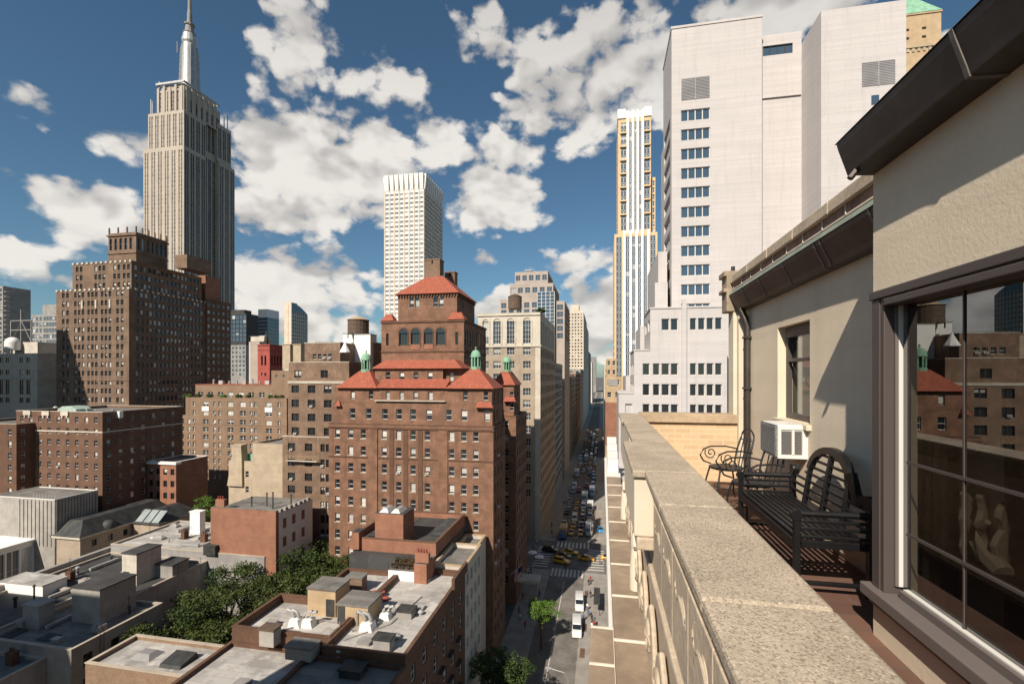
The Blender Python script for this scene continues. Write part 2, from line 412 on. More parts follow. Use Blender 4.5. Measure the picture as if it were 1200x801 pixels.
class Building:
    def __init__(s, name, label, cat, x, y, mats, frame, pane, vis=0.0, sub=False, depth=.2, group=None):
        s.root = thing(name, label, cat, (x, y, 0), 0, group); s.w = MB(); s.rf = MB(); s.rfs = []; s.tr = MB(); s.win = []; s.ac = 0.0
        s.mats = mats; s.frame = frame; s.pane = pane; s.vis = vis; s.sub = sub; s.depth = depth; s.x = x; s.y = y
    def facade(s, P, U, W, z0, z1, spec, mi=0):
        P = Vector(P); U = Vector(U); N = U.cross(Vector((0,0,1))); Z = Vector((0,0,1))
        def pt(u, z, d=0.0): return (P.x+U.x*u-N.x*d, P.y+U.y*u-N.y*d, z)
        if not spec or not spec.get('cols') or not spec.get('rows'):
            s.w.quad(pt(0,z0), pt(W,z0), pt(W,z1), pt(0,z1), mi); return
        D = spec.get('depth', s.depth); cols = sorted(spec['cols']); rows = sorted(r for r in spec['rows'] if r[0] > max(z0, s.vis)+.05 and r[0]+r[1] < z1-.05)
        if spec.get('strip'):
            a = min(r[0] for r in rows) if rows else z0; b = max(r[0]+r[1] for r in rows) if rows else z1
            openings = [(max(a-.3, z0+.02), b-a+.6 if b+.3 < z1 else b-a+.3)]
        else: openings = rows
        us = [0.0]; 
        for (uc, w) in cols: us += [uc-w/2, uc+w/2]
        us.append(W)
        zs = [z0]
        for (v, h) in openings: zs += [v, v+h]
        zs.append(z1)
        for i in range(len(us)-1):
            if us[i+1]-us[i] < 1e-4: continue
            if i % 2 == 0: s.w.quad(pt(us[i],z0), pt(us[i+1],z0), pt(us[i+1],z1), pt(us[i],z1), mi); continue
            for j in range(len(zs)-1):
                a, b, c, d = us[i], us[i+1], zs[j], zs[j+1]
                if j % 2 == 0:
                    s.w.quad(pt(a,c), pt(b,c), pt(b,d), pt(a,d), mi if not spec.get('spandrel') else spec['spandrel'])
                else:
                    D2 = D+.075
                    s.w.quad(pt(a,c), pt(a,d), pt(a,d,D2), pt(a,c,D2), mi); s.w.quad(pt(b,d), pt(b,c), pt(b,c,D2), pt(b,d,D2), mi)
                    s.w.quad(pt(b,c), pt(a,c), pt(a,c,D2), pt(b,c,D2), mi); s.w.quad(pt(a,d), pt(b,d), pt(b,d,D2), pt(a,d,D2), mi)
                    if spec.get('strip'): s.w.quad(pt(a,c,D2), pt(b,c,D2), pt(b,d,D2), pt(a,d,D2), spec['strip'])
        rz = atan2(U.y, U.x)
        for (uc, w) in cols:
            for (v, h) in rows:
                s.win.append((Vector(pt(uc, v, D if not spec.get('strip') else D-.01)), rz, w, h, spec.get('style', 'sash'), spec.get('frame', s.frame), spec.get('pane', s.pane)))
    def box(s, x0, x1, y0, y1, z0, z1, front=None, right=None, left=None, mi=0, roof=True, para=0.0, coping=True, cw=.12, rmi=0):
        s.facade((x0,y0,0), (1,0,0), x1-x0, z0, z1, front, mi)
        s.facade((x1,y0,0), (0,1,0), y1-y0, z0, z1, right, mi)
        s.facade((x0,y1,0), (0,-1,0), y1-y0, z0, z1, left, mi)
        s.facade((x1,y1,0), (-1,0,0), x1-x0, z0, z1, None, mi)
        if para:
            t = .3; zr = z1-para
            s.rfs.append(MB()); s.rfs[-1].quad((x0+t,y0+t,zr),(x1-t,y0+t,zr),(x1-t,y1-t,zr),(x0+t,y1-t,zr), rmi)
            for a, b in (((x0+t,y0+t),(x0+t,y1-t)),((x0+t,y1-t),(x1-t,y1-t)),((x1-t,y1-t),(x1-t,y0+t)),((x1-t,y0+t),(x0+t,y0+t))):
                s.w.quad((b[0],b[1],zr),(a[0],a[1],zr),(a[0],a[1],z1),(b[0],b[1],z1), mi)
            s.tr.ring(x0-.06, x1+.06, y0-.06, y1+.06, z1, z1+cw, t+.12)
        elif roof:
            s.rfs.append(MB()); s.rfs[-1].quad((x0,y0,z1),(x1,y0,z1),(x1,y1,z1),(x0,y1,z1), rmi)
    def band(s, x0, x1, y0, y1, z, h, p):
        s.tr.box(x0-p, x1+p, y0-p, y1+p, z, z+h)
    def part(s, name, mb, m, **kw): return mb.build(name, m, s.root, **kw)
    def finish(s, roofmat=None, trim=None):
        s.w.build('wall', s.mats, s.root, weld=False)
        for q_ in [s.rf]+s.rfs:
            if q_.f: q_.build('roof', roofmat or RM['roof_grey'], s.root)
        if s.tr.f: s.tr.build('cornice', trim or RM['stone'], s.root)
        eye = Vector((0,0,H))
        s.win.sort(key=lambda q: (q[0]-eye).length)
        rest = MB(); rm = []; acr = random.Random(len(s.win))
        for (p, rz, w, h, st, mf, mp) in s.win[:100] if s.ac else []:
            if acr.random() < s.ac:
                q = MB(); q.box(-.33,.33,-.32-s.depth,.0,.02,.42); q.box(-.28,.28,-.33-s.depth,-.321-s.depth,.06,.38,1)
                o = q.build('air_conditioner', [WH, GYF], s.root, loc=p-s.root.location); o.rotation_euler = (0,0,rz)
        for k, (p, rz, w, h, st, mf, mp) in enumerate(s.win):
            if k < 100:
                me = win_mesh(w, h, st, mf, mp, 'frame' if s.sub and st != 'far' else 'all')
                o = bpy.data.objects.new('window', me); COL.objects.link(o); o.parent = s.root; o.location = p-s.root.location; o.rotation_euler = (0,0,rz)
                if s.sub and st != 'far':
                    q = bpy.data.objects.new('pane', win_mesh(w, h, st, mf, mp, 'pane')); COL.objects.link(q); q.parent = o
            else:
                fr, pn = win_tpl(w, h, st); M_ = Matrix.Translation(p) @ Matrix.Rotation(rz, 4, 'Z')
                for mm in (mf, mp):
                    if mm not in rm: rm.append(mm)
                rest.add(fr, M_, rm.index(mf)); rest.add(pn, M_, rm.index(mp))
        if rest.f: tag(rest.build('window_rows', rm, s.root), kind='stuff')
        return s.root

RM = {}
RM['stone'] = mat('limestone trim', (.45,.38,.30), var=.15, streak=.3)
RM['roof_grey'] = roof_mat('silver roof coating', (.20,.185,.165))
RM['roof_dark'] = roof_mat('black roof felt', (.06,.057,.055), .4, .4)
RM['roof_white'] = roof_mat('white roof coating', (.45,.42,.38), .28, .5)
RM['red_tile'] = mat('red clay roof tile', (.40,.115,.068), var=.3, scale=.9, fine=.4, bscale=5, rough=.8, kind='tile')
RM['hotel'] = mat('russet hotel brick', (.25,.132,.083), var=.34, scale=.6, streak=.65, fine=.5, bscale=5)
RM['hotel_dark'] = mat('dark russet brick', (.14,.075,.048), var=.2, scale=.5, streak=.3, fine=.3, bscale=3)
RM['brown'] = mat('brown tower brick', (.225,.146,.098), var=.3, scale=.3, streak=.5, fine=.4, bscale=2)
RM['brown2'] = mat('stepped block brick', (.24,.155,.105), var=.3, scale=.45, streak=.55, fine=.45, bscale=3)
RM['redbrown'] = mat('red brown brick', (.165,.092,.06), var=.22, scale=.3, streak=.3, fine=.25, bscale=2)
RM['tan'] = mat('tan apartment brick', (.29,.19,.125), var=.15, scale=.3, streak=.45, fine=.4, bscale=4)
RM['orange'] = mat('orange brick', (.31,.145,.09), var=.2, scale=.5, streak=.3, fine=.2, bscale=4)
RM['paleyellow'] = mat('pale yellow brick', (.46,.365,.26), var=.15, scale=.5, streak=.3, fine=.2, bscale=4)
RM['buff'] = mat('buff brick', (.50,.36,.22), var=.18, scale=.5, streak=.2, fine=.2, bscale=4)
RM['cream'] = mat('cream render', (.58,.52,.44), var=.15, scale=.4, streak=.35, fine=.12, bscale=5)
RM['white'] = mat('white glazed brick', (.545,.50,.478), var=.05, scale=.12, streak=.22, fine=.06, bscale=3, kind='panel')
RM['loft'] = mat('beige loft brick', (.40,.32,.24), var=.16, scale=.3, streak=.3, fine=.2, bscale=2)
RM['loft_trim'] = mat('pale loft stone', (.56,.50,.41), var=.14, scale=.3, streak=.25)
RM['esb'] = mat('indiana limestone', (.46,.395,.325), var=.1, scale=.06, streak=.2)
RM['esb_spandrel'] = mat('grey spandrel metal', (.27,.235,.20), var=.15, rough=.5)
RM['steel'] = mat('bright steel', (.46,.45,.43), rough=.5, metal=.35, var=.2)
RM['grey'] = mat('grey stone', (.30,.28,.26), var=.2, streak=.3)
RM['slate'] = mat('dark slate', (.05,.05,.048), var=.4, scale=.6, rough=.6)
RM['copper'] = mat('green copper', (.22,.40,.27), var=.25, scale=1.5, rough=.7)
RM['wood'] = mat('weathered tank wood', (.13,.09,.065), var=.3, scale=2, streak=.4)
RM['black'] = mat('black iron', (.02,.02,.022), rough=.45, var=.2, spec=.5)
RM['ochre'] = mat('ochre tower brick', (.66,.47,.27), var=.1, scale=.2)
RM['whitepanel'] = mat('white tower panel', (.80,.77,.72), var=.06, scale=.2)
RM['beigerib'] = mat('beige rib concrete', (.62,.52,.41), var=.1, scale=.2)
RM['pink'] = mat('pinkish tan brick', (.40,.335,.285), var=.12, scale=.2)
RM['concrete'] = mat('pale concrete', (.36,.33,.295), var=.2, scale=.4, streak=.35, fine=.15, bscale=4)
RM['redpaint'] = mat('red painted brick', (.34,.085,.065), var=.15, streak=.2)
WH = mat('white window paint', (.66,.63,.58), var=.08, rough=.5)
DKF = mat('dark bronze frame', (.045,.04,.036), rough=.5, var=.15)
GYF = mat('grey window frame', (.25,.24,.23), rough=.5, var=.1)
P_res = pane_mat('residential glass', share=.34)
P_off = pane_mat('office glass', dark=(.045,.06,.075), blind=(.5,.5,.47), share=.25)
P_dark = pane_mat('dark glass', share=.10)
P_blue = pane_mat('blue glass', dark=(.05,.08,.115), blind=(.5,.5,.5), share=.12, spec=1.0, rough=.03)
P_lite = pane_mat('pale reflecting glass', dark=(.17,.18,.19), blind=(.55,.54,.5), share=.3, spec=.8)
P_esb = pane_mat('tower glass', dark=(.13,.11,.095), blind=(.33,.28,.235), share=.6)
# ------------------------------------------------------------------ ground, streets
def struct(name, mb, m, **kw): return tag(mb.build(name, m, **kw), kind='structure')
m = MB(); m.quad((-9000,-3000,0),(9000,-3000,0),(9000,14000,0),(-9000,14000,0)); struct('ground', m, mat('city ground', (.13,.12,.11), scale=.02))
ASP = mat('asphalt', (.19,.172,.152), var=.3, scale=.25, fine=.3, bscale=1.2, rough=.9)
m = MB()
m.quad((-13.6,-20,.004),(-4.6,-20,.004),(-4.6,124,.004),(-13.6,124,.004)); m.quad((-14.2,146,.004),(-3.4,146,.004),(-3.4,2200,.004),(-14.2,2200,.004))
struct('street', m, ASP)
m = MB(); m.quad((-320,124,.004),(120,124,.004),(120,146,.004),(-320,146,.004)); struct('avenue', m, ASP)
m = MB(); m.quad((-106.5,-20,.004),(-98,-20,.004),(-98,124,.004),(-106.5,124,.004)); struct('side_street', m, ASP)
PAV = mat('pavement concrete', (.33,.30,.265), var=.25, scale=.5, fine=.3, bscale=1.0)
m = MB()
for (x0,x1,y0,y1) in ((-19.3,-13.6,-20,121.5),(-4.6,1.5,-20,121.5),(-60,-13.6,121.5,124),(-4.6,60,121.5,124),(-60,-14.2,146,149),(-3.4,60,146,149),(-19.3,-14.2,149,1500),(-3.4,1.0,149,1500)):
    m.box(x0,x1,y0,y1,-.05,.15)
struct('pavement', m, PAV)
m = MB(); paint = mat('road paint', (.62,.60,.55), var=.25, scale=.8, fine=.35, bscale=3)
for (ya, yb, xa, xb) in ((120.8,125.6,-13.6,-4.7),(141.5,146.2,-14,-3.6)):
    n = 9
    for k in range(n):
        x = xa+(xb-xa)*(k+.25)/n; m.quad((x,ya,.009),(x+.55,ya,.009),(x+.55,yb,.009),(x,yb,.009))
for xx in (-19.0, -3.9):
    for k in range(9):
        y = 126.2+k*1.75; m.quad((xx,y,.009),(xx+4.3,y,.009),(xx+4.3,y+.6,.009),(xx,y+.6,.009))
m.quad((-9.6,30,.009),(-9.45,30,.009),(-9.45,118,.009),(-9.6,118,.009))
for k in range(40): m.quad((-8.0,150+k*9,.009),(-7.87,150+k*9,.009),(-7.87,153+k*9,.009),(-8.0,153+k*9,.009))
struct('road_markings', m, paint)

# ------------------------------------------------------------------ far towers
def spec(cols, rows, style='sash', **kw): return dict(cols=cols, rows=rows, style=style, **kw)

# limestone skyscraper with mast
Y0 = 350; X1 = Xat(215.5, Y0); X0 = Xat(168, Y0); Y1 = Yat(275, X1)
zt = lambda py, X=X1, Y=Y0: Zat(py, X, Y)
B = Building('skyscraper', 'tall limestone skyscraper with stepped crown and silver mast, highest on the skyline', 'skyscraper', (X0+X1)/2, (Y0+Y1)/2, [RM['esb'], RM['esb_spandrel'], mat('dark window strip', (.15,.13,.115), rough=.5)], GYF, P_esb, vis=70, depth=.3)
def strips(W, n, w, m, zb, zt_, fh=3.75, h=2.2): return spec(cols_n(W, n, w, m), rows_f(zb, zt_, fh, h), 'far', strip=1, depth=.45)
W = X1-X0; D = Y1-Y0; cx_, cy_ = (X0+X1)/2, (Y0+Y1)/2
zA, zB, zC, zD = zt(170), zt(128), zt(112), zt(95)
def esb_front(W, zb, z): 
    cols = []
    n = 6; p = W/n
    for k in range(n): cols += [(p*k+p*.32, 1.5), (p*k+p*.68, 1.5)]
    return spec(cols, rows_f(zb, z, 3.75, 2.0), 'far', strip=1, depth=.3)
P_esb2 = pane_mat('dark tower glass', dark=(.045,.04,.038), blind=(.2,.17,.15), share=.35)
def esb_side(D, zb, z):
    cols = []; n = max(3, int(D/5.6)); p = D/n
    for k in range(n): cols += [(p*k+p*.32, 1.75), (p*k+p*.70, 1.75)]
    return spec(cols, rows_f(zb, z, 3.75, 2.3), 'far', strip=2, depth=.4, pane=P_esb2)
ya, yb = Y0+D*.40, Y0+D*.66
B.box(X0, X1, Y0, ya, 0, zA, front=esb_front(W, 70, zA-3), right=esb_side(ya-Y0, 70, zA-3))
B.box(X0, X1, yb, Y1, 0, zA+3, front=None, right=esb_side(Y1-yb, 70, zA))
B.box(X0+1, X1-3.2, ya, yb, 0, zA+6, right=esb_side(yb-ya, 70, zA+2))
B.box(X0+4.5, X1-.6, Y0+.6, ya+1, zA, zB, front=esb_front(W-5.1, zA, zB-2), right=esb_side(ya+1-Y0-.6, zA, zB-2))
B.box(X0+4.5, X1-3.5, ya+1, yb-1, zA+6, zC, right=esb_side(yb-ya-2, zA+6, zC-2))
B.box(X0+4.5, X1-.6, yb-1, Y1-4, zA+3, zB+8, right=esb_side(Y1-4-yb+1, zA+4, zB+5))
B.box(X0+14, X1-1.2, Y0+1.2, Y1-17, zB, zD-5, front=esb_front(W-15.2, zB, zD-6), right=esb_side(D-18.2, zB, zD-12))
B.box(X0+17, X1-2.2, Y0+2.4, Y1-20, zD-5, zD)
m = MB()
for k in range(5):
    x = X0+15.2+k*(W-18.5)/4; m.box(x-1.1, x+1.1, Y0+.5, Y0+1.19, zB, zD-3+(k % 2)*1.5)
for k in range(6):
    y = Y0+4+k*(D-28)/5; m.box(X1-1.19, X1-.5, y-1.1, y+1.1, zB, zD-3+(k % 2)*1.5)
B.part('crown_buttress', m, RM['esb'])
mx, my = cx_+3, cy_-5
zs = lambda py: Zat(py, mx, my)
m = MB(); m.ring(X0+13, X1-.4, Y0+.2, Y1-18, zD-.2, zD+1.6, 1.0); B.part('observation_rail', m, RM['steel'])
m = MB(); m.lathe([(9.5,zD),(9.5,zD+5),(7.4,zD+6),(6.4,zD+15),(5.4,zs(53)),(6.3,zs(50.5)),(6.3,zs(47)),(5.6,zs(46)),(5.4,zs(42)),(3.4,zs(38.5))], (mx,my,0), 16)
for k in range(4):
    t = k*pi/2+pi/4; e = Vector((cos(t), sin(t), 0)); q = Vector((-sin(t), cos(t), 0)); c = Vector((mx, my, 0))
    pf = [(4.0,zD),(11.5,zD),(11.0,zD+4),(8.6,zD+10),(7.4,zs(62)),(6.2,zs(54)),(4.0,zs(54))]
    L = [c+e*r+q*1.1+Vector((0,0,z)) for r, z in pf]; R_ = [c+e*r-q*1.1+Vector((0,0,z)) for r, z in pf]
    m.face(L); m.face(R_[::-1])
    for j in range(len(pf)): m.face([L[j], R_[j], R_[(j+1) % len(pf)], L[(j+1) % len(pf)]])
B.part('mooring_mast', m, RM['steel'], weld=True)
m = MB(); m.lathe([(5.2,zs(40.5)),(5.2,zs(39.5)),(3.8,zs(38.5)),(3.4,zs(31)),(4.4,zs(30.5)),(4.4,zs(29)),(2.2,zs(28)),(2.0,zs(16)),(1.6,zs(14)),(1.4,zs(0)),(1.0,zs(-25)),(.3,zs(-50))], (mx,my,0), 12)
m.tube([(mx-7.4,my-6,zs(66)),(mx-7.4,my-6,zs(53))], .5, 6); m.tube([(mx+5,my-5,zs(34)),(mx+5,my-5,zs(20))], .4, 6)
B.part('antenna', m, RM['grey'])
for (fx, fy, hh) in ((X0+6,Y0+2,14),(X0+7.5,Y0+2,12),(X1-3,Y1-6,16),(X1-4,Y1-9,13),(X0+15,Y0+2,9)):
    zb_ = zB if fx < X0+10 else (zB+8 if fy > Y0+20 else zD-5); m = MB(); m.tube([(fx,fy,zb_),(fx,fy,zb_+hh)], .45, 6); B.part('aerial', m, RM['steel'])
B.finish(trim=RM['esb'])

# white tower with flared crown
Y0 = 300; X0 = Xat(451, Y0); X1 = Xat(497, Y0); Y1 = Yat(518, X1)
zT = Zat(203, X1, Y0); zcr = Zat(221, X1, Y0)
B = Building('white_tower', 'white ribbed tower with a flared pleated crown, beyond the red roofed hotel', 'tower', (X0+X1)/2, (Y0+Y1)/2, [RM['whitepanel']], WH, P_off, vis=75, depth=.25)
fh = 3.15
W = X1-X0; D = Y1-Y0
def cells(W, n, q=.52): return [(W*(k+.5)/n, W/n*q) for k in range(n)]
B.box(X0, X1, Y0, Y1, 0, zcr, front=spec(cells(W,8,.64), rows_f(75, zcr-1.2, fh, 1.6), 'sash', pane=P_lite), right=spec(cells(D,9,.64), rows_f(75, zcr-1.2, fh, 1.6), 'far', pane=P_lite))
m = MB(); mi_ = MB()
def flare(m, P, U, n, W):
    P = Vector(P); U = Vector(U); N = U.cross(Vector((0,0,1)))
    for k in range(n):
        c = P+U*(W*(k+.5)/n); hw = W/n*.43
        a = [(-hw*.72,.25,zcr),(hw*.72,.25,zcr),(hw,1.5,zT),(-hw,1.5,zT)]
        f_ = [c+U*q[0]+N*q[1]+Vector((0,0,q[2])) for q in a]; b_ = [c+U*q[0]-N*1.0+Vector((0,0,q[2])) for q in a]
        i = len(m.v); m.v += [tuple(q) for q in f_+b_]
        for q in ((0,1,2,3),(7,6,5,4),(0,4,5,1),(1,5,6,2),(2,6,7,3),(3,7,4,0)):
            m.f.append(tuple(i+w for w in q)); m.mi.append(0); m.uv.append(((0,0),)*4)
flare(m, (X0,Y0,0), (1,0,0), 8, W); flare(m, (X1,Y0,0), (0,1,0), 9, D); flare(m, (X0,Y1,0), (0,-1,0), 9, D); flare(m, (X1,Y1,0), (-1,0,0), 8, W)
B.part('flared_crown', m, RM['whitepanel'])
m = MB(); m.box(X0+.8, X1-.8, Y0+.8, Y1-.8, zcr, zT-1); B.part('penthouse', m, RM['beigerib'])
m = MB()
for k in range(9):
    x = X0+W*k/8; m.box(x-.42, x+.42, Y0-.35, Y0-.002, 40, zcr)
for k in range(10):
    y = Y0+D*k/9; m.box(X1+.002, X1+.3, y-.35, y+.35, 40, zcr)
B.part('rib', m, RM['beigerib'])
B.finish()

# stepped pink and glass tower, behind the loft block
Y0 = 236; B = Building('stepped_tower', 'tan stone tower with stepped top and blue glass bays, behind the beige loft building', 'tower', Xat(625,Y0), Y0+15, [RM['pink']], GYF, P_blue, vis=70, depth=.25)
xs = [Xat(p, Y0) for p in (586, 596.7, 601.7, 636, 641, 648, 661.5)]
z1 = Zat(315.5, xs[3], Y0); z2 = Zat(331, xs[4], Y0); z3 = Zat(349, xs[5], Y0)
def pr(W, n, zb, z): 
    c = []
    for k in range(n): c.append((W*(k+.5)/n, W/n*.66))
    return spec(c, rows_f(zb, z-1.0, 3.6, 2.7), 'pair')
B.box(xs[2], xs[4], Y0+4, Y0+30, z2-2, z1, front=pr(xs[4]-xs[2], 5, z2, z1), right=pr(26, 6, z2, z1))
B.box(xs[1], xs[5], Y0+1.5, Y0+34, z3, z2, front=pr(xs[5]-xs[1], 6, z3-2, z2), right=pr(32, 7, z3-2, z2))
B.box(xs[0], xs[5]-3.4, Y0, Y0+36, 0, z3, front=pr(xs[5]-3.4-xs[0], 6, 70, z3))
xr = xs[6]; B.box(xs[5]-3.4, min(xr,-18.5), Y0+.8, Y0+38, 0, Zat(352, xr, Y0), front=pr(min(xr,-18.5)-xs[5]+3.4, 2, 70, Zat(352, xr, Y0)), right=pr(37, 8, 60, Zat(352, xr, Y0)))
m = MB(); g0, g1 = Xat(630,Y0), Xat(650,Y0); zg = Zat(342, g1, Y0); m.box(g0, g1, Y0-1.2, Y0-.01, 60, zg)
B.part('glass_bay', m, P_blue)
m = MB()
for k in range(5): x = g0+(g1-g0)*k/4; m.box(x-.12, x+.12, Y0-1.32, Y0-1.2, 60, zg)
z = 62
while z < zg: m.box(g0, g1, Y0-1.3, Y0-1.2, z, z+.18); z += 1.8
B.part('mullion', m, WH)
m = MB()
for k in range(4): x = Xat(611,Y0)+k*1.6; m.tube([(x,Y0+14,z1),(x,Y0+14,z1+3)], .15, 5)
m.box(Xat(610,Y0), Xat(619,Y0), Y0+13, Y0+15, z1+2.6, z1+3); B.part('roof_frame', m, RM['steel'])
B.finish(trim=RM['pink'])

# beige ribbed tower far down the street
Y0 = 480; X1 = -19.3; X0 = Xat(662.5, Y0)
B = Building('beige_tower', 'slim beige ribbed tower far down the left side of the street', 'tower', (X0+X1)/2, Y0+20, [RM['beigerib']], GYF, P_off, vis=60, depth=.4)
zz = Zat(363.7, X1, Y0)
B.box(X0, X1, Y0, Y0+110, 0, zz, front=spec(cells(X1-X0,6), rows_f(60, zz-2, 3.3, 1.8), 'far', strip=0), right=spec(cells(110,22), rows_f(60, zz-2, 3.3, 1.8), 'far'))
B.box(Xat(669,Y0), Xat(678,Y0), Y0+4, Y0+20, zz, Zat(356, X1, Y0))
B.box(X0+2, X1, Y0+110, Y0+190, 0, Zat(377, X1, Y0+60), right=spec(cells(80,16), rows_f(60, Zat(379, X1, Y0+60), 3.3, 1.8), 'far'))
m = MB()
for k in range(7): x = X0+(X1-X0)*k/6; m.box(x-.4, x+.4, Y0-.5, Y0-.002, 50, zz)
B.part('rib', m, RM['beigerib']); B.finish()

# ochre and white tower at the right of the street
Y0 = 236; B = Building('striped_tower', 'slender ochre and white tower with vertical stripes, right of the street', 'tower', 15, Y0+14, [RM['ochre'], RM['whitepanel'], mat('blue grey spandrel', (.16,.19,.22), rough=.3)], WH, P_blue, vis=30, depth=.22)
xa, xb = Xat(724.4,Y0), Xat(762.8,Y0); zt_ = Zat(125, xb, Y0); zmid = Zat(273.5, xb, Y0)
W = xb-xa
ucol = [(W*.17, W*.17), (W*.377, W*.10), (W*.528, W*.10), (W*.675, W*.10), (W*.88, W*.17)]
B.box(xa, xb, Y0, Y0+26, zmid, zt_-4.5, front=spec(ucol, rows_f(zmid, zt_-6, 3.35, 2.3), 'pair', strip=2), left=spec(cells(26,5), rows_f(zmid, zt_-6, 3.35, 1.9), 'sash'))
lx, rx_ = Xat(720,Y0-2), Xat(770.4,Y0-2); WL = rx_-lx
lcol = [(WL*.11, WL*.13), (WL*.31, WL*.085), (WL*.46, WL*.085), (WL*.585, WL*.085), (WL*.72, WL*.085), (WL*.9, WL*.12)]
B.box(lx, rx_, Y0-2, Y0+30, 0, zmid, front=spec(lcol, rows_f(40, zmid-1, 3.35, 2.3), 'pair', strip=2), left=spec(cells(32,6), rows_f(40, zmid-1, 3.35, 1.9), 'sash'))
B.box(xb, Xat(768,Y0+3), Y0+3, Y0+24, zmid, Zat(205, xb, Y0), front=spec([((Xat(768,Y0+3)-xb)*.5, (Xat(768,Y0+3)-xb)*.7)], rows_f(zmid, Zat(207, xb, Y0), 3.35, 2.4), 'pair'))
m = MB()
for q in (.30, .455, .60, .75): x = xa+W*q; m.box(x-.62, x+.62, Y0-.55, Y0-.002, zmid, zt_-1)
for q in (.235, .385, .52, .65, .79): x = lx+WL*q; m.box(x-.6, x+.6, Y0-2.5, Y0-2.002, 30, zmid+1.5)
m.box(xa-.3, xa+W*.24, Y0-.5, Y0+8, zt_-4.5, zt_); m.box(xb-W*.2, xb+.3, Y0-.5, Y0+8, zt_-4.5, zt_); m.box(xa+W*.24, xb-W*.2, Y0-.1, Y0+6, zt_-4.49, zt_-1.6)
B.part('pilaster', m, RM['whitepanel'])
z = zt_-12
while z > zmid+4:
    for q in (.17, .88): m = MB(); m.box(xa+W*(q-.12), xa+W*(q+.1), Y0-.6, Y0-.003, z, z+.75); B.part('balcony', m, RM['ochre'])
    z -= 6.7
B.finish(trim=RM['whitepanel'])

# big white building and its stepped wing
Y0 = 76; X0 = Xat(787,Y0); X1 = Xat(893,Y0); X2 = Xat(941,Y0+2); X3 = Xat(1062,Y0-4)
B = Building('white_block', 'huge plain white brick block with one column of four pane windows, right side', 'office building', X0+14, Y0+8, [RM['white']], WH, P_blue, vis=48, sub=True, depth=.18)
zt0 = Zat(34.5, X0, Y0)
wx0, wx1 = Xat(798,Y0)-X0, Xat(832,Y0)-X0
rows = []
for k in range(14): zc = Zat(137+22.55*k, X0, Y0); rows.append((zc-.85, 1.7))
B.box(X0, X1, Y0, Y0+10, 0, zt0, front=spec([((wx0+wx1)/2, wx1-wx0)], rows, 'four'), left=spec([(4.5, 7.2)], rows, 'four', depth=.3))
zn = Zat(29, X1, Y0); nx0, nx1 = Xat(894,Y0+2.5)-X1, Xat(929,Y0+2.5)-X1
B.box(X1, X2, Y0+2.5, Y0+20, 0, zn, front=spec([((nx0+nx1)/2, nx1-nx0)], [(Zat(54, X1, Y0)-0, 1.55)], 'four', frame=DKF))
zr = Zat(13, X2, Y0-4)
B.box(X2, X3, Y0-4, Y0+26, 0, zr, front=None)
B.box(X0+2, X1, Y0+10, Y0+30, 0, zt0-6)
m = MB()
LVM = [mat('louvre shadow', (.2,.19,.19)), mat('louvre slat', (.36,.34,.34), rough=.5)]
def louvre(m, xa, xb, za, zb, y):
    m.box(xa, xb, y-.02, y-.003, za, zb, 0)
    m.box((xa+xb)/2-.05, (xa+xb)/2+.05, y-.1, y-.02, za, zb, 1)
    z = za+.15
    while z < zb-.1: m.box(xa, xb, y-.06, y-.02, z, z+.07, 1); z += .22
louvre(m, Xat(798.5,Y0), Xat(831.5,Y0), Zat(119.5,X0,Y0), Zat(94,X0,Y0), Y0)
B.part('louvre', m, LVM); m = MB()
louvre(m, Xat(1010,Y0-4), Xat(1049,Y0-4), Zat(97,X3,Y0-4), Zat(68,X3,Y0-4), Y0-4)
B.part('louvre', m, LVM)
m = MB(); m.box(X1+.1, X2-.1, Y0+2.44, Y0+2.497, Zat(107,X1,Y0), Zat(107,X1,Y0)+.25); B.part('joint', m, DKF)
m = MB(); m.box(Xat(1021,Y0-4), Xat(1030,Y0-4), Y0-4.05, Y0-4.003, Zat(119,X3,Y0-4), Zat(108,X3,Y0-4)); B.part('pane', m, P_blue)
m = MB()
for k in range(4): x = Xat(905+k*7,Y0+6); m.tube([(x,Y0+6,zn),(x,Y0+6,zn+1.8)], .06, 5)
m.tube([(Xat(900,Y0+6),Y0+6,zn+1.2),(Xat(930,Y0+6),Y0+6,zn+1.2)], .05, 5); B.part('roof_rail', m, RM['black'])
B.band(X0, X1-.02, Y0, Y0+9.9, zt0, .35, .1)
B.finish(trim=RM['white'], roofmat=RM['roof_white'])

Y0 = 66; a1, a2, a3, a4 = Xat(725,Y0), Xat(743,Y0), Xat(762,Y0), Xat(852,Y0)
B = Building('white_wing', 'low stepped white brick wing with rows of dark windows, behind the tan parapet', 'office building', a3, Y0+5, [RM['white']], WH, P_dark, vis=40, sub=True, depth=.18)
z1, z2, z3 = Zat(362, a3, Y0), Zat(411, a2, Y0), Zat(461, a1, Y0)
hw = lambda p: Xat(p,Y0)
def win_at(x0, pl, dz_rows): return None
def rws(pys, h=1.6): return [(Zat(p, a3, Y0)-h/2, h) for p in pys]
colR = [(Xat((l+r)/2,Y0)-a3, Xat(r,Y0)-Xat(l,Y0)) for l, r in ((775,784.5),(786,794.5),(808.5,816),(818,826),(828,836),(838,846))]
colL = [(Xat(769,Y0)-a3, Xat(773,Y0)-Xat(765,Y0))]+colR
B.box(a3, a4, Y0, Y0+9, 0, z2, front=spec(colL, rws((432.5,456.5,480,505,530)), 'plain'), roof=False)
B.box(a3, a4, Y0, Y0+9, z2, z1, front=spec(colR, rws((380.5,404.5)), 'plain'), left=spec(cells(9,2), rws((380,404)), 'sash'))
wL = lambda pairs, x0: [(Xat((l+r)/2,Y0)-x0, Xat(r,Y0)-Xat(l,Y0)) for l, r in pairs]
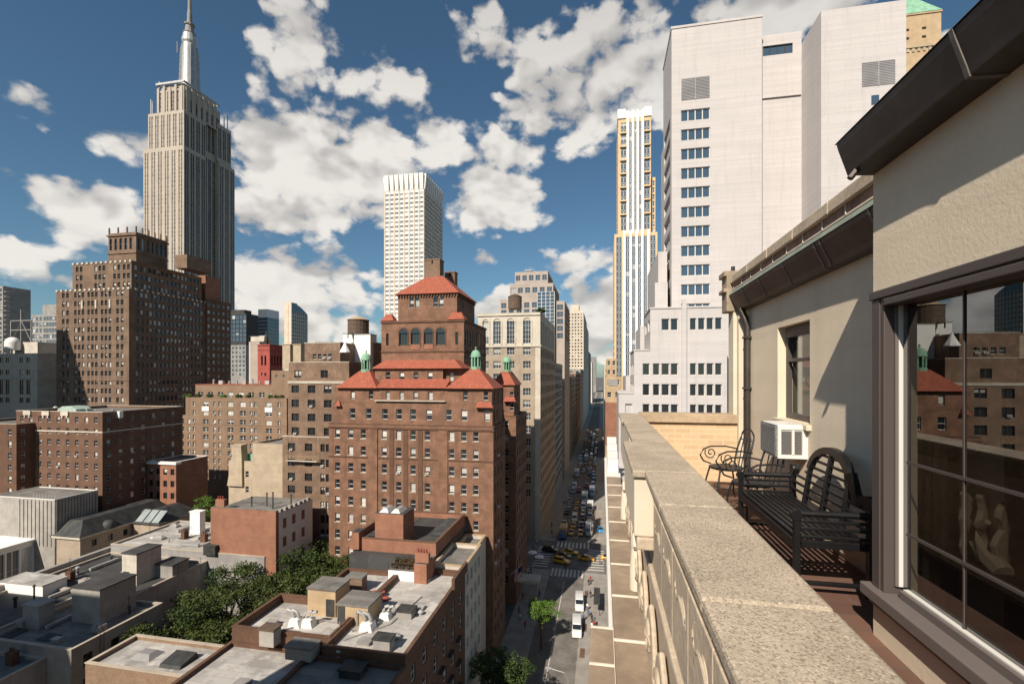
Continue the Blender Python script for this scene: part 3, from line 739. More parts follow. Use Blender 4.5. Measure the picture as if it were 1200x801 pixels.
B.box(a2, a3, Y0, Y0+9, 0, z2, front=spec(wL(((753,761.3),), a2), rws((432.5,456.5,480,505)), 'plain'), left=spec(cells(9,2), rws((432,456)), 'sash'))
B.box(a1, a2, Y0, Y0+9, 0, z3, front=spec(wL(((732.5,741),), a1), rws((480,505)), 'plain'))
m = MB()
xp = Xat(801.5,Y0); m.box(xp-.3, xp+.3, Y0-.3, Y0-.002, 20, z1+1.2); B.part('flue', m, RM['white'])
B.band(a3, a4, Y0+.02, Y0+9, z1, .22, .12); B.band(a2, a3-.2, Y0+.02, Y0+9, z2, .2, .1); B.band(a1, a2-.2, Y0+.02, Y0+9, z3, .2, .1)
m = MB(); m.box(Xat(768,Y0+16), Xat(778,Y0+16), Y0+12, Y0+30, z1-6, Zat(303,a3,Y0+16)); m.box(Xat(764,Y0+14), Xat(778,Y0+14), Y0+9.5, Y0+12, 20, Zat(335,a3,Y0+12))
m.box(Xat(748,Y0+14), Xat(760,Y0+14), Y0+10, Y0+20, 20, Zat(385,a2,Y0+14)); m.box(Xat(732,Y0+14), Xat(744,Y0+14), Y0+10, Y0+22, 20, Zat(440,a1,Y0+14))
B.part('stair_bulkhead', m, RM['white']); B.finish(trim=RM['white'], roofmat=RM['roof_white'])

# yellow brick tower with green roof peeping over the white block
Y0 = 100; X0 = Xat(1052,Y0); X1 = Xat(1103,Y0)
B = Building('brick_tower', 'yellow brick tower top with green copper roof, peeping over the white block', 'tower', X0+3, Y0+4, [RM['buff']], GYF, P_dark, vis=100)
zz = Zat(12, X1, Y0)
B.box(X0, X1, Y0, Y0+10, 0, zz, front=spec([(Xat(1063,Y0)-X0,.7),(Xat(1083,Y0)-X0,.7)], [(zz-3.2,.5),(zz-4.8,.5)], 'far'), roof=False)
m = MB(); m.hip(X0-.2, X0+7.2, Y0-.2, Y0+7, zz, zz+6); B.part('roof_hip', m, RM['copper'])
m = MB()
for k in range(9): x = X0+.5+k*.9; m.box(x, x+.45, Y0-.15, Y0-.002, zz-7.2, zz-6.6)
m.box(X0, X1, Y0-.25, Y0-.002, zz-6.5, zz-6.2); B.part('brick_frieze', m, RM['paleyellow'])
B.band(X0, X1, Y0, Y0+10, zz-.3, .29, .15); B.finish(trim=RM['buff'])

# ochre low building on the right of the street, before the striped tower
Y0 = 152; X0 = Xat(709.5,Y0); X1 = Xat(728,Y0)
B = Building('corner_building', 'small buff brick corner building at the foot of the striped tower', 'building', X0+2, Y0+6, [RM['buff'], RM['orange']], WH, P_dark, vis=20)
zz = Zat(441, X0, Y0)
B.box(X0, X1, Y0, Y0+14, 0, zz, front=spec(cells(X1-X0,2), rows_f(38, zz, 4.0, 1.6), 'sash'))
B.box(X0, X1, Y0-.3, Y0-.01, 30, Zat(471,X0,Y0), mi=1); 
m = MB(); m.box(Xat(713,Y0), Xat(724,Y0), Y0-.12, Y0-.003, Zat(452,X0,Y0), Zat(444,X0,Y0)); B.part('louvre', m, RM['grey'])
B.box(X0+.4, X1-1, Y0+15, Y0+30, 0, Zat(420,X0,Y0+15), front=spec(cells(X1-X0-1.4,2), rows_f(50, Zat(420,X0,Y0+15), 3.2, 1.5), 'sash'))
B.finish(trim=RM['buff'])
Y0 = 300
B = Building('slab_building', 'row of pale office blocks along the right side of the street, far away', 'building', 12, 330, [RM['cream']], GYF, P_off, vis=10)
B.box(1.0, 20, 300, 470, 0, 58, front=spec(cells(19,5), rows_f(20,57,3.6,1.9), 'far')); B.finish()

# left side of the street, receding
def street_block(label, ya, yb, x0, ztop, m, pane, n, frame=None, fh=3.6, w=.5, vis=4, name='loft_building', extra=None):
    B = Building(name, label, 'building', -30, (ya+yb)/2, [m], frame or GYF, pane, vis=vis, depth=.25)
    D = yb-ya
    B.box(x0, -19.3, ya, yb, 0, ztop, front=spec(cells(-19.3-x0, 5), rows_f(20, ztop-1, fh, fh*.55), 'three'), right=spec([(D*(k+.5)/n, D/n*w) for k in range(n)], rows_f(vis, ztop-1, fh, fh*.55), 'three'), para=.9)
    B.band(-23, -19.3, ya, yb, ztop-1.0, .35, .35); B.band(-23, -19.3, ya, yb, ztop*.2, .4, .25)
    if extra: extra(B)
    return B.finish(trim=RM['loft_trim'])
def balc(B):
    m_ = MB()
    for k in range(12):
        z = 8+k*3.6; m_.box(-19.298, -18.5, 196, 226, z, z+.12); m_.box(-18.56, -18.5, 196, 226, z+.12, z+.5)
    B.part('facade_band', m_, RM['grey'])
street_block('dark loft block with horizontal stone bands, next beyond the beige arched building', 191.2, 229, -44, Zat(425,-19.3,191), RM['grey'], P_dark, 8, extra=balc)
street_block('brown loft block with dark windows, third along the left of the street', 229.2, 272, -46, Zat(444,-19.3,230), RM['brown'], P_dark, 9)
street_block('pale stone loft block after the far cross street, left of the roadway', 300, 345, -46, Zat(441,-19.3,300), RM['loft'], P_dark, 9)
street_block('dark brick loft block below the slim beige tower', 345.2, 420, -46, Zat(436,-19.3,345), RM['brown2'], P_dark, 12)
street_block('grey stone building with taller roofline close to the slim beige tower', 420.2, 479, -46, Zat(432,-19.3,420), RM['grey'], P_dark, 9)
street_block('dark slab tower at the far end of the left street wall', 700, 800, -46, Zat(412,-19.3,700), RM['grey'], P_dark, 12, vis=10, name='slab_tower')
street_block('narrow sunlit tower in the far gap of the street', 900, 1000, -60, Zat(424,-19.3,900), RM['beigerib'], P_dark, 12, vis=10, name='slab_tower')
street_block('distant blue grey tower closing the street view', 1500, 1560, -40, Zat(418,-10,1500), RM['grey'], P_blue, 8, vis=10, name='slab_tower')

# beige arched loft building across the avenue
Y0 = 146.2; X1 = -19.3; X0 = Xat(560,Y0); Y1 = 191
B = Building('arched_building', 'beige loft building with tall arched top windows, right behind the hotel', 'building', (X0+X1)/2, Y0+20, [RM['loft'], RM['loft_trim']], WH, P_off, vis=4, sub=True, depth=.3)
zr = Zat(366, X1, Y0); zm = Zat(405, X1, Y0); W = X1-X0
cc = [(Xat(p,Y0)-X0, 2.45) for p in (582.5, 598.5, 617.5)]
cc = [(Xat(566,Y0)-X0+.9, 2.0)]+cc
side = [(44*(k+.5)/9, 2.6) for k in range(9)]
B.box(X0, X1, Y0, Y1, 0, zm, front=spec(cc, [(Zat(p,X1,Y0)-1.15, 2.3) for p in (411,427,442,459,473,488,503,518,533,548,563,578)], 'grid'), right=spec(side, rows_f(4, zm, 4.0, 2.3), 'three'), roof=False)
B.box(X0, X1, Y0, Y1, zm, zr, front=spec(cc, [(Zat(402,X1,Y0), Zat(373,X1,Y0)-Zat(402,X1,Y0)-.6)], 'grid'), right=spec(side, [(Zat(402,X1,Y0), Zat(373,X1,Y0)-Zat(402,X1,Y0)-.6)], 'three'), mi=1, para=1.0)
m = MB()
for (u, w) in cc:     # arch hoods over the top windows
    xc = X0+u; zc = Zat(375,X1,Y0)-.4; r = w/2
    for k in range(10):
        t0, t1 = pi*k/10, pi*(k+1)/10
        poly = [(xc+cos(t)*q, zc+sin(t)*q) for t, q in ((t0,r),(t0,r+.45),(t1,r+.45),(t1,r))]
        m.prism(poly, Y0-.22, Y0-.004, 'xz')
    m.box(xc-r-.45, xc-r, Y0-.2, Y0-.004, zm+.6, zc); m.box(xc+r, xc+r+.45, Y0-.2, Y0-.004, zm+.6, zc)
B.part('arch_surround', m, RM['loft_trim'])
B.band(X0, X1, Y0, Y1, zm-.3, .55, .3); B.band(X0, X1-.3, Y0, Y1, zr-.75, .3, .35)
m = MB(); m.box(X1-1.6, X1+.04, Y0-.04, Y0-.002, 0, zm-.32); B.part('corner_quoin', m, RM['loft_trim'])
B.finish(trim=RM['loft_trim'])

# ------------------------------------------------------------------ left skyline
Y0 = 147; X0 = Xat(66,Y0); X1 = Xat(151,Y0); Y1 = Yat(243, X1); W = X1-X0; D = Y1-Y0
zq = lambda py: Zat(py, X1, Y0)
B = Building('brick_tower_block', 'massive brown brick block with stepped top and pinnacled crown, in front of the limestone skyscraper', 'building', (X0+X1)/2, Y0+18, [RM['brown'], RM['loft_trim'], mat('dark bay panel', (.15,.105,.08), streak=.3)], GYF, P_res, vis=36, depth=.25)
z1 = zq(337); fh = 3.42
fc = [(W*.10,1.3),(W*.16,1.3)]+[(W*(.27+.053*k),1.2) for k in range(3)]+[(W*(.455+.053*k),1.2) for k in range(3)]+[(W*(.64+.053*k),1.2) for k in range(3)]+[(W*.85,1.3),(W*.91,1.3)]
sc = []
for k in range(6): b_ = D*(.06+.155*k); sc += [(b_+1.2,1.3),(b_+3.1,1.3),(b_+5.0,1.3)]
sc = [c for c in sc if c[0] < D-1]
B.box(X0, X1, Y0, Y1, 0, z1, front=spec(fc, rows_f(36, z1-.2, fh, 1.9), spandrel=2), right=spec(sc, rows_f(36, z1-.2, fh, 1.9), spandrel=2), para=.6)
t0 = X0+W*.17; t1 = X1-.6; zt2 = zq(304)
fc2 = [((t1-t0)*q,1.3) for q in (.08,.15,.40,.47,.54,.72,.79,.88,.95)]
B.box(t0, t1, Y0+1.5, Y1-2.5, z1-.6, zt2, front=spec(fc2, rows_f(z1+.3, zt2-.5, fh, 1.9), spandrel=2), right=spec([(c[0]-1.5,c[1]) for c in sc if 2.5 < c[0] < D-4.5], rows_f(z1+.3, zt2-.5, fh, 1.9)), para=.6)
c0, c1 = Xat(127,Y0+6), Xat(159.5,Y0+6); cy1 = Yat(196, c1); zc1 = Zat(272, c1, Y0+6)
cw = c1-c0
B.box(c0, c1, Y0+6, cy1, zt2-.6, zc1, front=spec(cells(cw*.9,5), [(zc1-6.6,4.6)], 'far', pane=P_dark), right=spec(cells(cy1-Y0-6,7), [(zc1-6.6,4.6)], 'far', pane=P_dark), para=.6)
B.band(c0, c1, Y0+6, cy1, zc1-1.1, .5, .5); B.band(c0, c1, Y0+6, cy1, zc1-8.2, .4, .35)
m = MB()
for k in range(4): m.lathe([(.28,zc1),(.28,zc1+1.0),(.42,zc1+1.1),(.2,zc1+1.6),(.38,zc1+2.0),(.05,zc1+2.7)], (c0+.2+(cw-.4)*k/3, Y0+6.2, 0), 8)
for k in range(1,6): m.lathe([(.28,zc1),(.28,zc1+1.0),(.42,zc1+1.1),(.2,zc1+1.6),(.38,zc1+2.0),(.05,zc1+2.7)], (c1-.2, Y0+6.2+(cy1-Y0-6.4)*k/5, 0), 8)
B.part('pinnacle', m, RM['brown'])
m = MB()
for (xx0, xx1, yy, zz) in ((X0,X1,Y0,z1),(t0,t1,Y0+1.5,zt2)):
    k = xx0
    while k < xx1: m.box(k, k+.9, yy-.25, yy-.003, zz-.5, zz+.25); k += 2.3
k = Y0
while k < Y1: m.box(X1+.003, X1+.25, k, k+.9, z1-.5, z1+.25); k += 2.3
B.part('stone_merlon', m, RM['loft_trim'])
B.band(X0, X1, Y0, Y1, zq(446), .4, .15)
for q in (.36,.55,.74): m = MB(); m.box(X0+W*q-.0, X0+W*q+.7, Y0-.3, Y0-.003, zq(360), zq(350)); B.part('carved_panel', m, RM['loft_trim'])
m = MB(); m.box(Xat(200,Y0+12), Xat(214,Y0+12), Y0+14, Y0+26, zt2-.5, zt2+5); B.part('roof_bulkhead', m, RM['brown2'])
B.finish(trim=RM['brown'])

Y0 = 182; X1 = Xat(242,Y0); Y1 = Yat(270.5, X1)
B = Building('red_brick_slab', 'red brown brick slab squeezed between the brown block and the limestone skyscraper', 'building', X1-8, Y0+8, [RM['redbrown'], RM['orange']], WH, P_res, vis=48)
zz = Zat(353, X1, Y0+8)
B.box(X1-18, X1, Y0, Y1, 0, zz, right=spec(cells(Y1-Y0,5), rows_f(48, zz-1, 3.3, 1.6)), para=.5)
B.box(X1-14, X1-1.5, Y0+1, Y0+9.5, zz-.5, Zat(325, X1, Y0+6), mi=1, right=None); B.finish(trim=RM['orange'])

Y0 = 96; X0 = Xat(19,Y0); X1 = Xat(120,Y0); Y1 = 119; W = X1-X0; D = Y1-Y0
B = Building('apartment_house', 'low brown brick apartment house lit on its front, below the massive brown block', 'apartment building', (X0+X1)/2, 107, [RM['redbrown'], RM['loft_trim']], WH, P_res, vis=14, sub=True)
zz = Zat(483, X1, Y0); fh = 2.95
B.box(X0, X1, Y0, Y1, 0, zz, front=spec([(W*(.07+.107*k),1.05) for k in range(9)], rows_f(14, zz-.5, fh, 1.5)), right=spec([(1.6+3.05*k,1.05) for k in range(8) if 1.6+3.05*k < D-1], rows_f(14, zz-.5, fh, 1.5)), para=.7)
for q in (.14,.36,.58): 
    m = MB(); x = X0+W*q; m.box(x-1.2, x+1.2, Y0-.3, Y0-.003, zz-1.0, zz+.15); m.box(x-.9, x-.6, Y0-.3, Y0-.003, zz-1.7, zz-1.0); m.box(x+.6, x+.9, Y0-.3, Y0-.003, zz-1.7, zz-1.0)
    B.part('carved_panel', m, RM['loft_trim'])
B.band(X0, X1, Y0, Y1, zz-5.2, .3, .12); B.ac = .12
B.finish(trim=RM['loft_trim'], roofmat=RM['roof_grey'])
Y0 = 92; X1 = Xat(19.2,Y0); B = Building('apartment_house', 'dark red brick house at the far left edge, one window wide', 'apartment building', X1-8, Y0+8, [RM['hotel_dark']], WH, P_res, vis=14)
zz = Zat(497, X1, Y0); B.box(X1-22, X1, Y0, 118, 0, zz, front=spec([(22-2.2-4*k,1.2) for k in range(3)], rows_f(14, zz-.5, 3.0, 1.6)), right=spec([(1.4,1.0)], rows_f(14, zz-.5, 3.0, 1.6)), para=.6); B.finish()

Y0 = 150; X1 = Xat(43.5,Y0); B = Building('stone_building', 'grey stone building with tall black windows at the left edge', 'building', X1-12, Y0+14, [RM['cream']], DKF, P_dark, vis=36)
zz = Zat(414, X1, Y0)
B.box(X1-40, X1, Y0, Y0+26, 0, zz, front=spec([(40-q,w) for q, w in ((31,2.2),(27,2.2),(19,2.2),(15.6,2.2),(8.2,2.2),(4.6,2.2))], [(Zat(p,X1,Y0)-1.0,2.1) for p in (421.5,436,469)]+[(Zat(463,X1,Y0)+.3, 6.0)], 'pair'), para=.6)
B.box(Xat(15,Y0+8), Xat(44,Y0+8), Y0+8, Y0+20, zz-.5, Zat(400, X1, Y0+8), front=None); B.band(X1-40, X1, Y0, Y0+26, Zat(444,X1,Y0), .5, .3); B.finish(trim=RM['cream'])

Y0 = 225; X0 = Xat(37,Y0); X1 = Xat(67,Y0); B = Building('green_glass_tower', 'green grey glass apartment tower left of the massive brown block', 'tower', X0+10, Y0+8, [RM['grey']], WH, P_blue, vis=48, depth=.15)
zz = Zat(368, X1, Y0); W = X1-X0
B.box(X0, X1, Y0, Y0+20, 0, zz, front=spec([(W*.08,W*.09),(W*.22,W*.09),(W*.36,W*.09)]+[(W*(.52+.11*k),W*.095) for k in range(5)], rows_f(48, zz-.5, 3.6, 2.4), 'sash'))
B.box(Xat(50,Y0+4), Xat(68,Y0+4), Y0+4, Y0+14, zz, Zat(355, X1, Y0), mi=0); B.finish(trim=RM['whitepanel'])
Y0 = 250; X1 = Xat(3.5,Y0); B = Building('balcony_tower', 'sliver of a grey tower with balconies at the far left edge', 'tower', X1-8, Y0+6, [RM['grey']], GYF, P_off, vis=48)
zz = Zat(335, X1, Y0); B.box(X1-24, X1, Y0, Y0+16, 0, zz, front=spec(cells(24,6), rows_f(48, zz-1, 3.3, 1.9), 'far')); 
z = zz-4
while z > 60: m = MB(); m.box(X1+.003, X1+1.4, Y0+.5, Y0+3, z, z+.2); B.part('balcony', m, RM['whitepanel']); z -= 3.3
B.finish()

Y0 = 330; X0 = Xat(270,Y0); X1 = Xat(288,Y0); B = Building('dark_glass_building', 'dark glass topped building just right of the limestone skyscraper', 'building', X0+5, Y0+6, [RM['grey'], RM['slate']], GYF, P_blue, vis=50)
zz = Zat(367, X1, Y0); zk = Zat(404, X1, Y0)
B.box(X0-6, X1, Y0, Y0+14, 0, zk, front=spec(cells(X1-X0+6,6), rows_f(50, zk-.5, 3.6, 2.0), 'far'))
B.box(X0-6, X1, Y0+.5, Y0+14, zk, zz, front=spec([((X1-X0+6)*(k+.5)/6, (X1-X0+6)/6*.86) for k in range(6)], rows_f(zk, zz-.5, 3.6, 3.0), 'far'), mi=1)
B.box(X0-3, X1-4, Y0+3, Y0+11, zz, zz+3.5, mi=1); B.finish()

Y0 = 450; X0 = Xat(302.5,Y0); X1 = Xat(313.5,Y0); Y1 = Yat(327, X1); B = Building('mirror_tower', 'mirrored glass tower with a white cap, left of the distant pair', 'tower', X0+6, Y0+10, [RM['whitepanel'], P_blue], WH, P_blue, vis=60)
zz = Zat(362, X1, Y0); B.box(X0, X1, Y0, Y1, 0, zz-9, front=None, right=None, mi=1); B.box(X0, X1, Y0, Y1, zz-9, zz)
m = MB(); z = 60
while z < zz-10: m.box(X0, X1+.1, Y0-.12, Y0-.003, z, z+.35); m.box(X1+.003, X1+.12, Y0, Y1, z, z+.35); z += 4
B.part('mullion', m, WH); B.finish(trim=RM['whitepanel'])
Y0 = 400; X0 = Xat(333,Y0); X1 = Xat(342,Y0); Y1 = Yat(360.5, X1); B = Building('curved_tower', 'distant glass tower with sloping curved top and pale stone edge, right of the pair', 'tower', X1-4, Y0+14, [RM['beigerib'], P_blue], WH, P_blue, vis=60)
zz = Zat(354, X1, Y0); D = Y1-Y0
B.box(X0, X1-.5, Y0, Y0+9, 0, zz)
m = MB(); poly = [(Y0+1,0),(Y1,0),(Y1,zz-9)]+[(Y1-D*.85*k/8, zz-9+8*sin(pi/2*k/8)) for k in range(1,9)]+[(Y0+1,zz-1)]
m.prism(poly, X0+.5, X1, 'yz'); B.part('glass_body', m, P_blue)
m = MB(); z = 60
while z < zz-10: m.box(X1+.003, X1+.2, Y0+1, Y1, z, z+.8); z += 3.6
for k in range(1, 8): y = Y0+D*k/8; m.box(X1+.003, X1+.25, y, y+.7, 50, zz-8)
m.box(X0+2, X0+4.5, Y0-.3, Y0-.003, 50, zz-2); B.part('mullion', m, RM['beigerib']); B.finish()

Y0 = 190; X0 = Xat(292,Y0); X1 = Xat(304,Y0); B = Building('plain_tower', 'windowless pink brick tower with pale edges behind the red belfry', 'building', X0+2, Y0+5, [RM['pink'], RM['cream']], WH, P_off, vis=50)
zz = Zat(394, X1, Y0); B.box(X0, X1, Y0, Y0+8, 0, zz); m = MB(); m.box(X0-.02, X0+.9, Y0-.1, Y0-.003, 40, zz); m.box(X0, X1+4, Y0-.1, Y0-.003, zz-2.4, zz+.3); B.part('edge_strip', m, RM['cream']); B.finish()
Y0 = 172; X0 = Xat(302,Y0); X1 = Xat(316,Y0); Y1 = Yat(331, X1); B = Building('belfry', 'red painted church like tower with paired arched openings', 'tower', X0+3, Y0+4, [RM['redpaint']], DKF, P_dark, vis=48, depth=.5)
zz = Zat(403.5, X1, Y0); W = X1-X0; D = Y1-Y0
B.box(X0, X1, Y0, Y1, 0, zz, front=spec([(W*.36,.85),(W*.64,.85)], [(Zat(428,X1,Y0), 3.9),(Zat(440,X1,Y0),1.2)], 'far'), right=spec([(D*.18,.9),(D*.4,.9),(D*.62,.9),(D*.84,.9)], [(Zat(428,X1,Y0), 4.2)], 'far'), para=.6)
m = MB()
for q in (.36,.64):
    for k in range(8):
        t0_, t1_ = pi*k/8, pi*(k+1)/8; xc = X0+W*q; zc = Zat(428,X1,Y0)+3.9
        m.prism([(xc+cos(t)*r, zc+sin(t)*r) for t, r in ((t0_,.0),(t0_,.43),(t1_,.43))], Y0-.03, Y0-.003, 'xz')
B.part('arch_head', m, P_dark)
B.band(X0, X1, Y0, Y1, Zat(410,X1,Y0), .3, .2); B.band(X0, X1, Y0, Y1, zz-.4, .4, .3)
m = MB(); m.lathe([(.9,zz+.1),(.9,zz+2),(.75,zz+2.3),(.7,zz+3.4),(.3,zz+4.6),(.1,zz+6.3)], (X0+W*.5,Y0+1.5,0), 10); B.part('finial', m, RM['slate']); B.finish(trim=RM['redpaint'])
m = MB()

# tan apartment house
Y0 = 147.5; X0 = Xat(207,Y0); X1 = Xat(336,Y0); W = X1-X0; zz = Zat(466, X0+W*.6, Y0)
B = Building('apartment_house', 'wide tan brick apartment house with planted roof terrace, left of the stepped brick block', 'apartment building', (X0+X1)/2, Y0+10, [RM['tan'], RM['loft_trim']], WH, P_res, vis=12, sub=True)
cpx = [212.5,221.5,227.5,241,251.5,257.5,270,284.5,294.5,299.5,315,327]
cc = [(Xat(p,Y0)-X0, 2.4 if p in (212.5,241,270,284.5,315) else 1.15) for p in cpx]
lo = [(z, 1.75) for z in [Zat(494.5+9.25*k, X0+W*.6, Y0)-.9 for k in range(10)]]
B.box(X0, X1, Y0, Y0+22, 0, Zat(488,X0+W*.6,Y0), front=spec(cc, lo, 'pair'), roof=False)
B.box(X0+4, X1, Y0, Y0+22, Zat(488,X0+W*.6,Y0), zz, front=spec([(u-4,w) for u, w in cc if u > 6], [(Zat(484,X0+W*.6,Y0)-.9,1.75),(Zat(473.5,X0+W*.6,Y0)-.9,1.75)], 'pair'), para=.8)
B.rf.quad((X0,Y0,Zat(488,X0+W*.6,Y0)-.02),(X0+4,Y0,Zat(488,X0+W*.6,Y0)-.02),(X0+4,Y0+22,Zat(488,X0+W*.6,Y0)-.02),(X0,Y0+22,Zat(488,X0+W*.6,Y0)-.02))
p0, p1 = Xat(229,Y0+4), Xat(338,Y0+4); B.box(p0, p1, Y0+4, Y0+20, zz-.8, Zat(451.5,p1,Y0+4), front=spec(cells(p1-p0,9), [(zz+.0,1.9)], 'pair'), para=.3)
m = MB(); m.box(p0-.1,p1+.1,Y0+3.9,Y0+20,Zat(451.5,p1,Y0+4)+.121,Zat(451.5,p1,Y0+4)+.35); B.part('red_roof_edge', m, RM['red_tile'])
B.band(X0, X1, Y0, Y0+22, Zat(498,X0+W*.6,Y0), .25, .1); B.band(X0, X1, Y0, Y0+22, Zat(569,X0+W*.6,Y0), .3, .1)
m = MB()
for p in (241, 315): x = Xat(p,Y0); m.box(x-1.5, x+1.5, Y0-.18, Y0-.003, Zat(483,X1,Y0), Zat(477.5,X1,Y0)); 
B.part('white_panel', m, RM['whitepanel']); B.ac = .22
B.finish(trim=RM['tan'])
Y0 = 108; X0 = Xat(172.8,Y0); X1 = Xat(206.3,Y0)
B = Building('row_house', 'small red painted brick house with white cornice, left of the tan apartment house', 'house', X0+5, Y0+6, [RM['orange']], DKF, P_dark, vis=5)
zz = Zat(541, X0+5, Y0); B.box(X0, X1, Y0, Y0+10.5, 0, zz, front=spec(cells(X1-X0,4), rows_f(5, zz-1, 3.3, 1.7)), para=.4); B.band(X0, X1-.07, Y0, Y0+1, zz-.6, .5, .4); B.finish(trim=RM['whitepanel'])

# stepped brown block left of the hotel
Y0 = 88; X0 = Xat(331,Y0); X1 = -52.4; 
B = Building('stepped_block', 'brown brick block stepping back toward a roof water tank, left of the red roofed hotel', 'apartment building', (X0+X1)/2, Y0+12, [RM['brown2'], RM['loft_trim']], DKF, P_dark, vis=8, sub=True)
zl = Zat(512,-60,Y0); zm = Zat(447,-60,Y0); zt_ = Zat(401,-58,Y0+2)
cL = [(Xat(p,Y0)-X0, 1.75) for p in (341.5,361.5)]+[(Xat(378,Y0)-X0, 1.0),(Xat(384.5,Y0)-X0, 1.0)]
zc = lambda p: Zat(p,-60,Y0)-.8
B.box(X0, X1, Y0, 116, 0, zl, front=spec(cL, [(zc(p),1.6) for p in (524,542,559,574,591,607,623)], 'pair'), para=.5)
xm = Xat(338,Y0+1); cM = [(Xat(p,Y0+1)-xm,1.8) for p in (346,365,384)]
B.box(xm, X1, Y0+1, 115, zl-.5, zm, front=spec(cM, [(zc(p),1.6) for p in (456,473,489.5,506)], 'pair'), para=.6)
xt = Xat(338.5,Y0+2.5)
B.box(xt, X1-.5, Y0+2.5, 113, zm-.6, Zat(424,-60,Y0), front=spec([(Xat(p,Y0+2.5)-xt,1.7) for p in (349,380)], [(zc(438),1.6)], 'pair'), para=.4)
xt = Xat(357,Y0+3.5); 
B.box(xt, X1-3.2, Y0+3.5, 112, Zat(424,-60,Y0)-.4, zt_, front=spec([(Xat(p,Y0+3.5)-xt,.85) for p in (368.5,374.5,380.5,386.5)], [(Zat(420.5,-58,Y0+3.5),1.15)], 'sash', frame=WH), para=.5)
B.band(xm, X1, Y0+1, 115, zm-.35, .3, .12)
B.ac = .2
B.finish(trim=RM['loft_trim'], roofmat=RM['roof_dark'])
t = thing('work_platform', 'window cleaning platform hung on the stepped brown block', 'platform', (Xat(354,Y0-.8), Y0-.8, zc(533)-.4))
q = MB(); q.box(-3.6,3.6,-.35,.35,0,.12); q.build('deck', RM['loft_trim'], t, loc=(0,0,0))
q = MB()
for k in range(9): q.tube([(-3.6+k*.9,-.34,.1),(-3.6+k*.9,-.34,1.1)], .03, 4)
q.tube([(-3.6,-.34,1.1),(3.6,-.34,1.1)], .04, 4); q.tube([(-3.6,-.34,.6),(3.6,-.34,.6)], .03, 4); q.build('guard_rail', RM['buff'], t, loc=(0,0,0))
for s in (-3.3,3.3):
    q = MB(); q.tube([(s,0,0),(s,0,8)], .025, 4); q.build('cable', RM['black'], t, loc=(0,0,0))
# pale yellow block with chimney
Y0 = 99; X0 = Xat(268,Y0); X1 = Xat(303,Y0); X2 = Xat(331,Y0-2)
B = Building('pale_brick_house', 'pale yellow brick house with a tapering chimney, below the tan apartment house', 'house', X0+8, Y0+6, [RM['paleyellow']], WH, P_dark, vis=10)
zz = Zat(541, X1, Y0); B.box(X0, X1, Y0, Y0+12, 0, zz, front=spec([((X1-X0)*.62,.9)], [(Zat(560,X1,Y0),1.6),(Zat(578,X1,Y0),1.6)]), para=.4)
B.box(X1, X2, Y0-2, Y0+12, 0, Zat(519, X2, Y0), para=.4)
m = MB(); xc = Xat(279,Y0); zc_ = Zat(523,X1,Y0); m.prism([(xc-2.6,zz-6),(xc+1.6,zz-6),(xc+1.5,zz+1.5),(xc+1.3,zc_),(xc-1.3,zc_),(xc-1.3,zz+1)], Y0-.6, Y0+1.4, 'xz'); m.box(xc-1.5,xc+1.5,Y0-.7,Y0+1.5,zc_,zc_+.35)
B.part('chimney', m, RM['paleyellow'])
m = MB(); m.box(Xat(288,Y0+1), Xat(300,Y0+1), Y0+1.6, Y0+5, zz-.3, zz+1.6); B.part('roof_vent', m, RM['copper']); B.finish(trim=RM['paleyellow'])

# ------------------------------------------------------------------ red roofed hotel
Y0 = 81.6; X1 = -19.3; X0 = Xat(385.5,Y0); W = X1-X0
HB, HT = RM['hotel'], RM['red_tile']
B = Building('hotel', 'red brown brick hotel with orange tiled hip roofs and green cupolas', 'hotel', (X0+X1)/2, 100, [HB, RM['hotel_dark']], WH, P_res, vis=4, sub=True, depth=.22)
hz = lambda py, Y=Y0, X=-33: Zat(py, X, Y)
cm = [(Xat(p,Y0)-X0, 1.0) for p in (395.5,411,425.7,450.3,467.2,484,500.8,529.3,543.6,557.6)]
rm_ = [(hz(510+20.35*k)-.85, 1.7) for k in range(13)]
zc1 = hz(498.5)
sd = [(1.6,.9),(4.0,.9),(6.6,.9)]
B.box(X0, X1, Y0, 92, 0, zc1, front=spec(cm, rm_), right=spec(sd, rm_), para=.4)
B.box(X0, -27, 92, 104, 0, zc1-1, right=spec(cells(12,3), rm_), para=.3)
rr_ = [(z, h) for z, h in rm_]
B.box(X0, X1, 104, 119, 0, zc1, front=spec([(W-5.2,1.0),(W-2.2,1.0)], rm_), right=spec(cells(15,5), rm_), para=.4)
# upper storeys, set back
u0, u1 = Xat(390.5,Y0+.6), Xat(577,Y0+.6); ze = hz(455)
cu = [(Xat(p,Y0+.6)-u0, 1.15) for p in (413,432,451,467.5,484,502.8,526,544)]+[(Xat(571,Y0+.6)-u0, 1.0)]
cu2 = [(Xat(p,Y0+.6)-u0, .85) for p in (411.5,433,452.8,469,485.5,503,544,568)]
B.box(u0, u1, Y0+.6, 91, zc1-.4, hz(473), front=spec(cu, [(hz(486)-1.0,2.0)]), right=spec(sd[:2], [(hz(486)-1.0,1.9)]), roof=False)
B.box(u0+.15, u1-.15, Y0+.9, 91, hz(473), ze, front=spec(cu2, [(hz(463.5)-.75,1.5)]), right=spec([(2,.8),(5,.8)], [(hz(463.5)-.75,1.5)]))
m = MB(); m.box(Xat(439,Y0)-.25, Xat(519,Y0)+.25, Y0+.35, Y0+.598, hz(470.5), hz(470.5)+.25); B.part('ledge', m, RM['stone'])
B.band(X0, X1, Y0, 92, zc1-.75, .3, .18); B.band(X0, X1, Y0, 92, hz(538.5), .2, .12)
